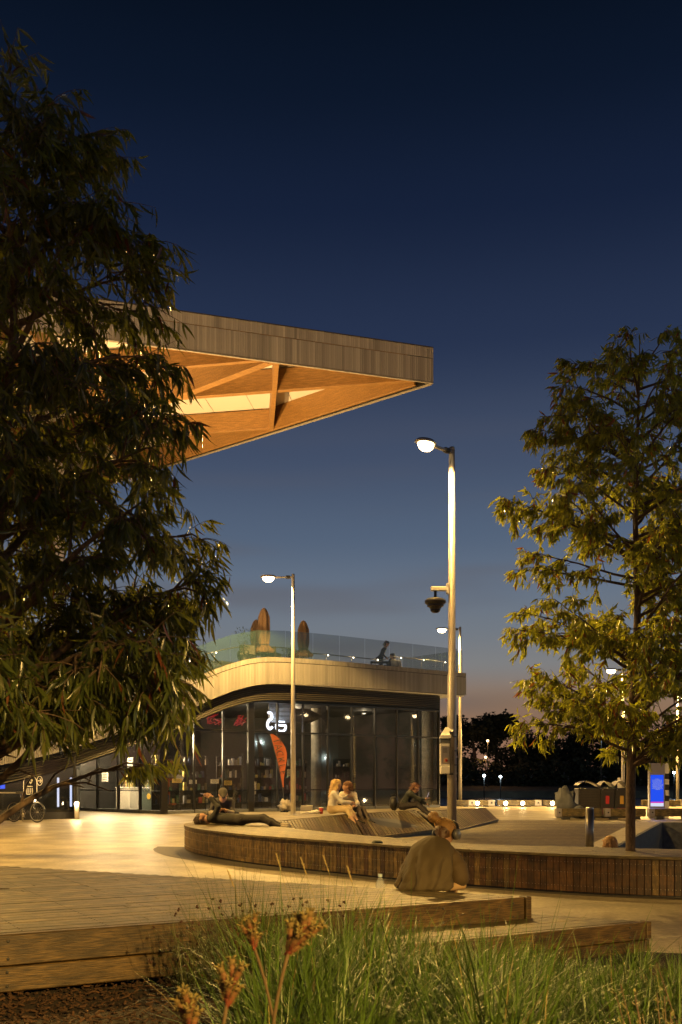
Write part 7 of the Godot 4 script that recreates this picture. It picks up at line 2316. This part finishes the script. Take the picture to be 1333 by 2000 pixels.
func trees() -> void:
	make_leaf_tones()
	rng.seed = 13
	# left: close, its trunk just outside the frame
	var lt := thing("eucalyptus_tree", "large dark eucalypt filling the left edge, long drooping leaves, low branches over the deck", "tree", G(-2.42, 6.05, 0.03), 0.0, "young eucalypts")
	var limbs := [[1.5, 8, 1.5, 0.5, 0.035], [1.6, 35, 1.4, 0.42, 0.03], [1.45, -25, 1.35, 0.4, 0.028], [1.7, 60, 1.3, 0.5, 0.026], [1.55, -60, 1.2, 0.45, 0.026]]
	# radius of the crown at each height, right of the trunk
	var prof := [[1.2, 1.45], [1.8, 1.65], [2.1, 1.78], [2.5, 1.86], [2.85, 1.5], [3.3, 1.12], [3.8, 0.96], [4.2, 0.92], [4.5, 0.8], [4.8, 0.68], [5.1, 0.5], [5.4, 0.3]]
	var h := 1.42
	var az := 0.0
	while h < 5.3:
		var r := 0.3
		for k in prof.size() - 1:
			if h >= prof[k][0] and h < prof[k + 1][0]: r = remap(h, prof[k][0], prof[k + 1][0], prof[k][1], prof[k + 1][1])
		az += 137.5
		limbs.append([h - 0.35 * r, az + R(-15, 15), r * R(0.78, 1.02), R(0.25, 0.6), 0.012 + 0.012 * r])
		h += 0.055
	var spec := {droop = 0.16, hang = 1.5, leaf = 0.128, wide = 0.85, leaves = 13.0, lift = 0.5, sag = 0.75, branchlets = 8.6, sub = 0.36, twigs = 5.2, twig_len = 0.25, red = 0.02, bare = 0.15, floor = 1.46, floor2 = 1.68, tones = shaded_tones}
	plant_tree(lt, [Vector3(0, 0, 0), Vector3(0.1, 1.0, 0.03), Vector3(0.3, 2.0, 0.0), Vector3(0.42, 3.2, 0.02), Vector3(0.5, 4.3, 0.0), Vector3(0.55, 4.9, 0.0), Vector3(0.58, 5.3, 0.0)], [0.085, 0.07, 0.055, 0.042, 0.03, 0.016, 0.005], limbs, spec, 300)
	rng.seed = 31
	# right: grows up through the bench
	var rt := thing("eucalyptus_tree", "slender eucalypt growing through the curved bench at the right, warmly lit on its left side", "tree", G(3.79, 13.4, 0.0), 0.0, "young eucalypts")
	limbs = []
	# the sprays that reach left
	for l in [[1.8, 188, 1.5, 0.22, 0.022], [2.1, 176, 1.45, 0.25, 0.02], [1.95, 158, 1.3, 0.2, 0.02], [2.15, 205, 1.35, 0.2, 0.02], [2.0, 140, 1.3, 0.25, 0.02], [2.0, 225, 1.3, 0.25, 0.02], [2.85, 184, 1.65, 0.33, 0.024], [3.0, 172, 1.55, 0.3, 0.022], [2.9, 205, 1.5, 0.36, 0.02], [3.1, 155, 1.35, 0.3, 0.018], [2.95, 228, 1.3, 0.3, 0.018], [3.95, 186, 1.5, 0.22, 0.022], [4.05, 168, 1.4, 0.25, 0.02], [4.3, 200, 1.5, 0.45, 0.02], [4.3, 182, 1.8, 0.42, 0.022], [4.5, 173, 1.7, 0.45, 0.02], [4.45, 150, 1.4, 0.4, 0.02], [4.4, 220, 1.4, 0.4, 0.02], [4.9, 190, 1.2, 0.5, 0.018], [5.2, 172, 1.1, 0.5, 0.016], [5.5, 195, 1.0, 0.55, 0.015]]:
		limbs.append(l)
	var prof2 := [[1.7, 1.2], [2.2, 1.6], [3.0, 1.7], [4.0, 1.75], [5.0, 1.55], [5.6, 1.4], [6.2, 1.3], [6.7, 1.15], [7.2, 0.8]]
	h = 1.75
	while h < 7.1:
		var r := 0.4
		for k in prof2.size() - 1:
			if h >= prof2[k][0] and h < prof2[k + 1][0]: r = remap(h, prof2[k][0], prof2[k + 1][0], prof2[k][1], prof2[k + 1][1])
		az += 137.5
		var aa := fposmod(az, 360.0)
		if aa > 112 and aa < 248 and h < 5.7: az += 137.0
		limbs.append([maxf(1.6, h - 0.3 * r), az + R(-15, 15), r * R(0.75, 1.05), R(0.25, 0.6), 0.010 + 0.009 * r])
		h += 0.075
	spec = {droop = 0.13, hang = 1.35, leaf = 0.132, wide = 1.25, leaves = 10.0, lift = 0.35, sag = 0.45, branchlets = 6.3, sub = 0.33, twigs = 4.4, twig_len = 0.21, red = 0.05, bare = 0.22, floor = 1.56, floor2 = 1.5, tones = leaf_tones}
	plant_tree(rt, [Vector3(0, 0.0, 0), Vector3(0.0, 1.2, 0), Vector3(0.03, 2.4, 0), Vector3(0.08, 3.6, 0.03), Vector3(0.06, 5.0, 0), Vector3(0.1, 6.3, 0), Vector3(0.12, 7.2, 0)], [0.066, 0.062, 0.056, 0.045, 0.034, 0.02, 0.005], limbs, spec, 0)

# ---------------------------------------------------------------- the garden bed
func blade(v: PackedVector3Array, nrm: PackedVector3Array, col: PackedColorArray, idx: PackedInt32Array, root: Vector3, az: float, len: float, lean: float, bend: float, w: float, c: Color) -> void:
	var n := 6
	var out := Vector3(cos(az), 0, sin(az))
	var side := Vector3(-sin(az), 0, cos(az)).rotated(Vector3.UP, R(-0.6, 0.6))
	var p := root
	var ang := lean
	var start := v.size()
	for i in n + 1:
		var t := float(i) / n
		var d := Vector3.UP * cos(ang) + out * sin(ang)
		var ww := w * (1.0 - pow(t, 2.2)) * (0.55 + 0.45 * minf(1.0, t * 5.0)) + 0.0004
		var nn := side.cross(d).normalized()
		v.append(p - side * ww); v.append(p + side * ww)
		nrm.append(nn); nrm.append(nn)
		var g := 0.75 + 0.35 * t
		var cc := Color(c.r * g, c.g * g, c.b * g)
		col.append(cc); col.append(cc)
		p += d * len / n
		ang += bend / n * (0.4 + 1.2 * t)
		if i < n:
			var b := start + i * 2
			idx.append_array([b, b + 2, b + 1, b + 1, b + 2, b + 3])

func blades_mesh(v: PackedVector3Array, nrm: PackedVector3Array, col: PackedColorArray, idx: PackedInt32Array) -> ArrayMesh:
	var a := []
	a.resize(Mesh.ARRAY_MAX)
	a[Mesh.ARRAY_VERTEX] = v
	a[Mesh.ARRAY_NORMAL] = nrm
	a[Mesh.ARRAY_COLOR] = col
	a[Mesh.ARRAY_INDEX] = idx
	var m := ArrayMesh.new()
	m.add_surface_from_arrays(Mesh.PRIMITIVE_TRIANGLES, a)
	return m

func planting() -> void:
	rng.seed = 77
	var v := PackedVector3Array()
	var nr := PackedVector3Array()
	var co := PackedColorArray()
	var ix := PackedInt32Array()
	# tussocks fill the bed between us and the decks
	var spots := []
	for i in 225:
		var z := R(3.4, 7.45)
		var x := R(-0.75, 3.6)
		var px := 666.5 + 2000.0 * x / z
		# keep in front of the decks
		var front := 7.95 + (x - 0.15) * 0.559 if x < 0.35 else minf(7.95 + (x - 0.15) * 0.559, 8.48 + (x - 2.51) * 0.559 - 0.12)
		if x > 2.5: front = 8.0 - (x - 2.5) * 0.3
		if z > front - 0.22: continue
		if px < 410.0 - (z - 3.4) * 5.0 and z < 6.4: continue
		if px > 1560: continue
		if x < -0.35 and z < 6.0: continue
		if z < 4.2 and x > 0.75: continue
		spots.append([x, z])
	for s in spots:
		var x: float = s[0]
		var z: float = s[1]
		var kk := lerpf(0.122, 0.182, smoothstep(500.0, 1330.0, 666.5 + 2000.0 * x / z))
		var hgt: float = clampf(1.45 - kk * z, 0.3, 0.85) * R(0.7, 1.0)
		var tone := R(0.8, 1.25)
		var n := 78
		for k in n:
			var a := R(0, TAU)
			var rr := R(0.0, 0.11)
			var g := tone * R(0.6, 1.35)
			var c := Color(0.058 * g, 0.108 * g, 0.015 * g)
			var pick := rng.randf()
			if pick < 0.035: c = Color(0.17 * g, 0.14 * g, 0.05 * g)
			elif pick < 0.3: c = Color(0.05 * g, 0.09 * g, 0.018 * g)
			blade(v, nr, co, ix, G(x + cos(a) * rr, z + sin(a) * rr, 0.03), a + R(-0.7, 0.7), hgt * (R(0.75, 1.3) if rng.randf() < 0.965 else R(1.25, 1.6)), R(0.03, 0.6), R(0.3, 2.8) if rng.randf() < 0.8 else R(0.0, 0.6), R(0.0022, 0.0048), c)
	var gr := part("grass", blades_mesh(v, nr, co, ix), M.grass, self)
	tag(gr, "dense green tussock grass filling the garden bed in front of the decks", "grass", "", "stuff")
	# rush clumps with dark round heads
	var ci := 0
	for q in [[-0.62, 6.2, 105, 0.96, "rush clump with dark round seed heads, leaning left over the deck edge"], [-0.12, 6.6, 85, 0.92, "rush clump with dark round seed heads, in the middle of the bed"], [-0.95, 6.45, 60, 0.66, "low rush clump drooping against the deck's front boards"]]:
		var o := thing("rush_clump", q[4], "rush", G(q[0], q[1], 0.03), 0.0, "rush clumps with round seed heads")
		var rv := PackedVector3Array()
		var rn := PackedVector3Array()
		var rc := PackedColorArray()
		var ri := PackedInt32Array()
		var heads := new_st()
		heads.set_smooth_group(0)
		for k in int(q[2] * 1.6):
			var a := R(0, TAU)
			var l: float = q[3] * R(0.55, 1.12)
			var lean := R(0.05, 0.75)
			var bend := R(0.0, 0.35)
			var root := Vector3(cos(a) * R(0, 0.09), 0, sin(a) * R(0, 0.09))
			var g := R(0.6, 1.3)
			blade(rv, rn, rc, ri, root, a, l, lean, bend, R(0.0012, 0.0019), Color(0.07 * g, 0.085 * g, 0.02 * g))
			if rng.randf() < 0.42:
				var tip := rv[rv.size() - 5]
				heads.set_color(Color(0.05 * g, 0.022 * g, 0.012 * g))
				for m in 4:
					var c := tip + Vector3(R(-0.007, 0.007), R(-0.006, 0.008), R(-0.007, 0.007))
					add_tube(heads, [c - Vector3(0, 0.006, 0), c, c + Vector3(0, 0.006, 0)], [0.003, 0.0075, 0.002], 6)
		var stems := part("stems", blades_mesh(rv, rn, rc, ri), M.grass, o)
		tag(stems, "", "", "", "stuff")
		heads.generate_normals()
		var hd := part("seed_heads", heads.commit(), M.flower, o)
		tag(hd, "", "", "", "stuff")
	# pale feathery grass spikes
	for q in [[445, 1700, 6.6, "leftmost pale grass spike, over the paving"], [540, 1668, 6.9, "pale grass spike standing against the bench face"], [588, 1676, 6.8, "pale grass spike between the two taller rushes"], [632, 1672, 6.9, "pale grass spike against the bench, left of the bottle"], [678, 1690, 6.7, "rightmost pale grass spike, left of the bottle"]]:
		var tip := G((q[0] - 666.5) / 2000.0 * q[2], q[2], EYE + (1520.0 - q[1]) / 2000.0 * q[2])
		var root := Vector3(tip.x + R(0.1, 0.25), 0.03, tip.z + 0.1)
		var o := thing("grass_spike", q[3], "grass spike", root, 0.0, "pale feathery grass spikes")
		var d := tip - root
		var mid := d * 0.55 + Vector3(d.x * -0.12, 0.02, 0)
		part("stem", tube([Vector3.ZERO, mid, d], [0.0022, 0.0018, 0.0014], 5), mat(0.25, 0.22, 0.09, 0.8), o)
		var st := new_st()
		var dv := (d - mid).normalized()
		for k in 60:
			var t := R(0.0, 0.115)
			var p := d - dv * t
			var a := R(0, TAU)
			var o2 := (dv + Vector3(cos(a), 0.1, sin(a)) * 0.5).normalized() * R(0.012, 0.022) * (1.0 - 0.4 * absf(t - 0.06) / 0.06)
			add_tube(st, [p, p + o2], [0.0028, 0.0008], 4)
		part("spike", flat(st), mat(0.42, 0.33, 0.14, 0.85), o)
	# kangaroo paws, close to us
	kangaroo_paw("large fuzzy yellow green kangaroo paw flower on a stout reddish stem, in front", G(-0.20, 2.25, 0.035), [Vector3(0.03, 0.58, 0.0), Vector3(0.052, 0.88, 0.0), Vector3(0.085, 1.035, 0.0)], Vector3(0.62, 0.78, 0.1), 15, 0.045)
	kangaroo_paw("reddish kangaroo paw flower behind the large one, tilted left", G(-0.14, 2.75, 0.035), [Vector3(-0.01, 0.55, 0.0), Vector3(-0.055, 0.83, 0.0), Vector3(-0.095, 0.965, 0.0)], Vector3(-0.25, 0.95, 0.0), 9, 0.038)
	kangaroo_paw("open kangaroo paw flower at the bottom edge, left one of the low pair", G(-0.30, 2.1, 0.035), [Vector3(-0.02, 0.5, 0.0), Vector3(-0.015, 0.82, 0.0), Vector3(-0.01, 0.90, 0.0)], Vector3(-0.15, 0.95, 0.2), 8, 0.043)
	kangaroo_paw("open kangaroo paw flower at the bottom edge, right one of the low pair", G(-0.25, 2.2, 0.035), [Vector3(-0.01, 0.5, 0.0), Vector3(-0.005, 0.85, 0.0), Vector3(0.005, 0.93, 0.0)], Vector3(0.1, 1.0, 0.1), 7, 0.044)
	# small leaved shrub, bottom right
	for q in [[1.10, 3.35, 12, "pale small leaved shrub at the bottom right corner, left half"], [1.36, 3.6, 14, "pale small leaved shrub at the bottom right corner, right half"]]:
		var o := thing("small_leaved_shrub", q[3], "shrub", G(q[0], q[1], 0.035), 0.0, "pale small leaved shrubs")
		var stems := new_st()
		var ls := new_st()
		for k in q[2] * 2:
			var top := Vector3(R(-0.24, 0.24), R(0.5, 0.74), R(-0.2, 0.2))
			add_tube(stems, [Vector3(top.x * 0.3, 0, top.z * 0.3), top * 0.6, top], [0.004, 0.003, 0.0015], 5, false)
			for i in 26:
				var t := R(0.45, 1.02)
				var p := Vector3(top.x * 0.3, 0, top.z * 0.3).lerp(top, t)
				var a := R(0, TAU)
				var dv := Vector3(cos(a), R(0.2, 0.9), sin(a)).normalized()
				var sd := dv.cross(Vector3.UP).normalized() * R(0.004, 0.007)
				var l := R(0.014, 0.024)
				var g := R(0.6, 1.2)
				ls.set_color(Color(0.20 * g, 0.19 * g, 0.075 * g))
				quad(ls, p, p + dv * l * 0.55 + sd, p + dv * l, p + dv * l * 0.55 - sd, Vector3.UP)
		part("stems", flat(stems), M.bark, o)
		var lf := part("foliage", flat(ls), M.grass, o)
		tag(lf, "", "", "", "stuff")
	# bark mulch on the soil
	var chip := bevel_box(Vector3(0.036, 0.008, 0.013), 0.003)
	var mm := MultiMesh.new()
	mm.transform_format = MultiMesh.TRANSFORM_3D
	mm.use_colors = true
	mm.mesh = chip
	mm.instance_count = 9000
	for i in 9000:
		var z := R(4.4, 7.6)
		var x := R(-3.0, 0.6) if i % 4 else R(0.6, 3.2)
		var s := R(0.4, 1.35)
		mm.set_instance_transform(i, Transform3D(Basis.from_euler(Vector3(R(-0.5, 0.5), R(0, TAU), R(-0.5, 0.5))).scaled(Vector3(s, s, s * R(0.6, 1.6))), G(x, z, 0.038 + R(0, 0.022))))
		var g := R(0.4, 1.5)
		mm.set_instance_color(i, Color(0.055 * g, 0.027 * g, 0.012 * g))
	var mi := MultiMeshInstance3D.new()
	mi.name = "mulch"
	mi.multimesh = mm
	mi.material_override = vmat(0.9)
	tag(mi, "reddish brown bark mulch on the garden bed soil", "mulch", "", "stuff")
	add_child(mi)

func kangaroo_paw(label: String, at: Vector3, path: Array, aim: Vector3, n: int, size: float) -> void:
	var o := thing("kangaroo_paw", label, "flower", at, 0.0, "kangaroo paw flowers")
	var pts := [Vector3.ZERO]
	pts.append_array(path)
	var sp := smooth_path(pts, 0.05)
	var st := new_st()
	st.set_smooth_group(0)
	st.set_color(Color(0.07, 0.045, 0.018))
	add_tube(st, sp, sp.map(func(_p): return 0.0042), 8)
	var top: Vector3 = pts[-1]
	var d := aim.normalized()
	var side := d.cross(Vector3.BACK).normalized()
	# red forked axis the flowers sit on
	st.set_color(Color(0.14, 0.03, 0.014))
	var axis := [top - d * 0.012, top + d * size * 0.5, top + d * size * 1.15 + side * size * 0.25]
	add_tube(st, axis, [0.0046, 0.0044, 0.003], 7)
	st.generate_normals()
	part("stem", st.commit(), M.flower, o)
	for k in n:
		var t := (k + 0.5) / n
		var p: Vector3 = axis[0].lerp(axis[1], t * 2.0) if t < 0.5 else axis[1].lerp(axis[2], t * 2.0 - 1.0)
		var a := k * 2.4
		var o2 := (d * R(0.75, 1.2) + side * cos(a) * 0.55 + d.cross(side) * sin(a) * 0.6 + Vector3.UP * 0.35).normalized()
		var l := size * R(0.75, 1.1)
		var b := new_st()
		b.set_smooth_group(0)
		var curve := (side * cos(a + 0.5) * 0.3 + Vector3.UP * 0.3)
		var bp := []
		for i in 6:
			var s := i / 5.0
			bp.append(p + o2 * l * s + curve * l * s * s * 0.5)
		var red := Color(0.12, 0.024, 0.01)
		var yel := Color(0.10, 0.07, 0.018) if "large" in label or "open" in label else Color(0.11, 0.045, 0.014)
		# coloured lengths, reddish at the base
		for i in 5:
			var c := red.lerp(yel, clampf((i - 0.8) / 3.4, 0.0, 1.0))
			var g := R(0.85, 1.15)
			b.set_color(Color(c.r * g, c.g * g, c.b * g))
			var rr := [0.004, 0.0075, 0.0092, 0.0095, 0.0086, 0.0098]
			add_tube(b, [bp[i], bp[i + 1]], [rr[i] * size / 0.058, rr[i + 1] * size / 0.058], 8, i == 4)
		# six little lobes at the mouth
		var e: Vector3 = (bp[5] - bp[4]).normalized()
		var e1 := e.cross(Vector3.UP).normalized()
		var e2 := e.cross(e1)
		for i in 5:
			var q := e1 * cos(TAU * i / 5.0) + e2 * sin(TAU * i / 5.0)
			b.set_color(Color(0.14, 0.11, 0.035))
			add_tube(b, [bp[5] + q * 0.005, bp[5] + q * 0.009 + e * 0.006, bp[5] + q * 0.014 + e * 0.007], [0.0024, 0.002, 0.0008], 5)
		# woolly hairs
		for i in 95:
			var s := R(0.12, 0.98) * 5.0
			var kk := mini(int(s), 4)
			var c: Vector3 = bp[kk].lerp(bp[kk + 1], s - kk)
			var q := (e1 * rng.randfn() + e2 * rng.randfn()).normalized()
			b.set_color(Color(0.11, 0.085, 0.026))
			var r := 0.0084 * size / 0.058
			tri(b, c + q * r + e * 0.0008, c + q * r - e * 0.0008, c + q * (r + 0.0055) + e * 0.003, q.cross(e))
		b.generate_normals()
		part("flower_tube", b.commit(), M.flower, o)
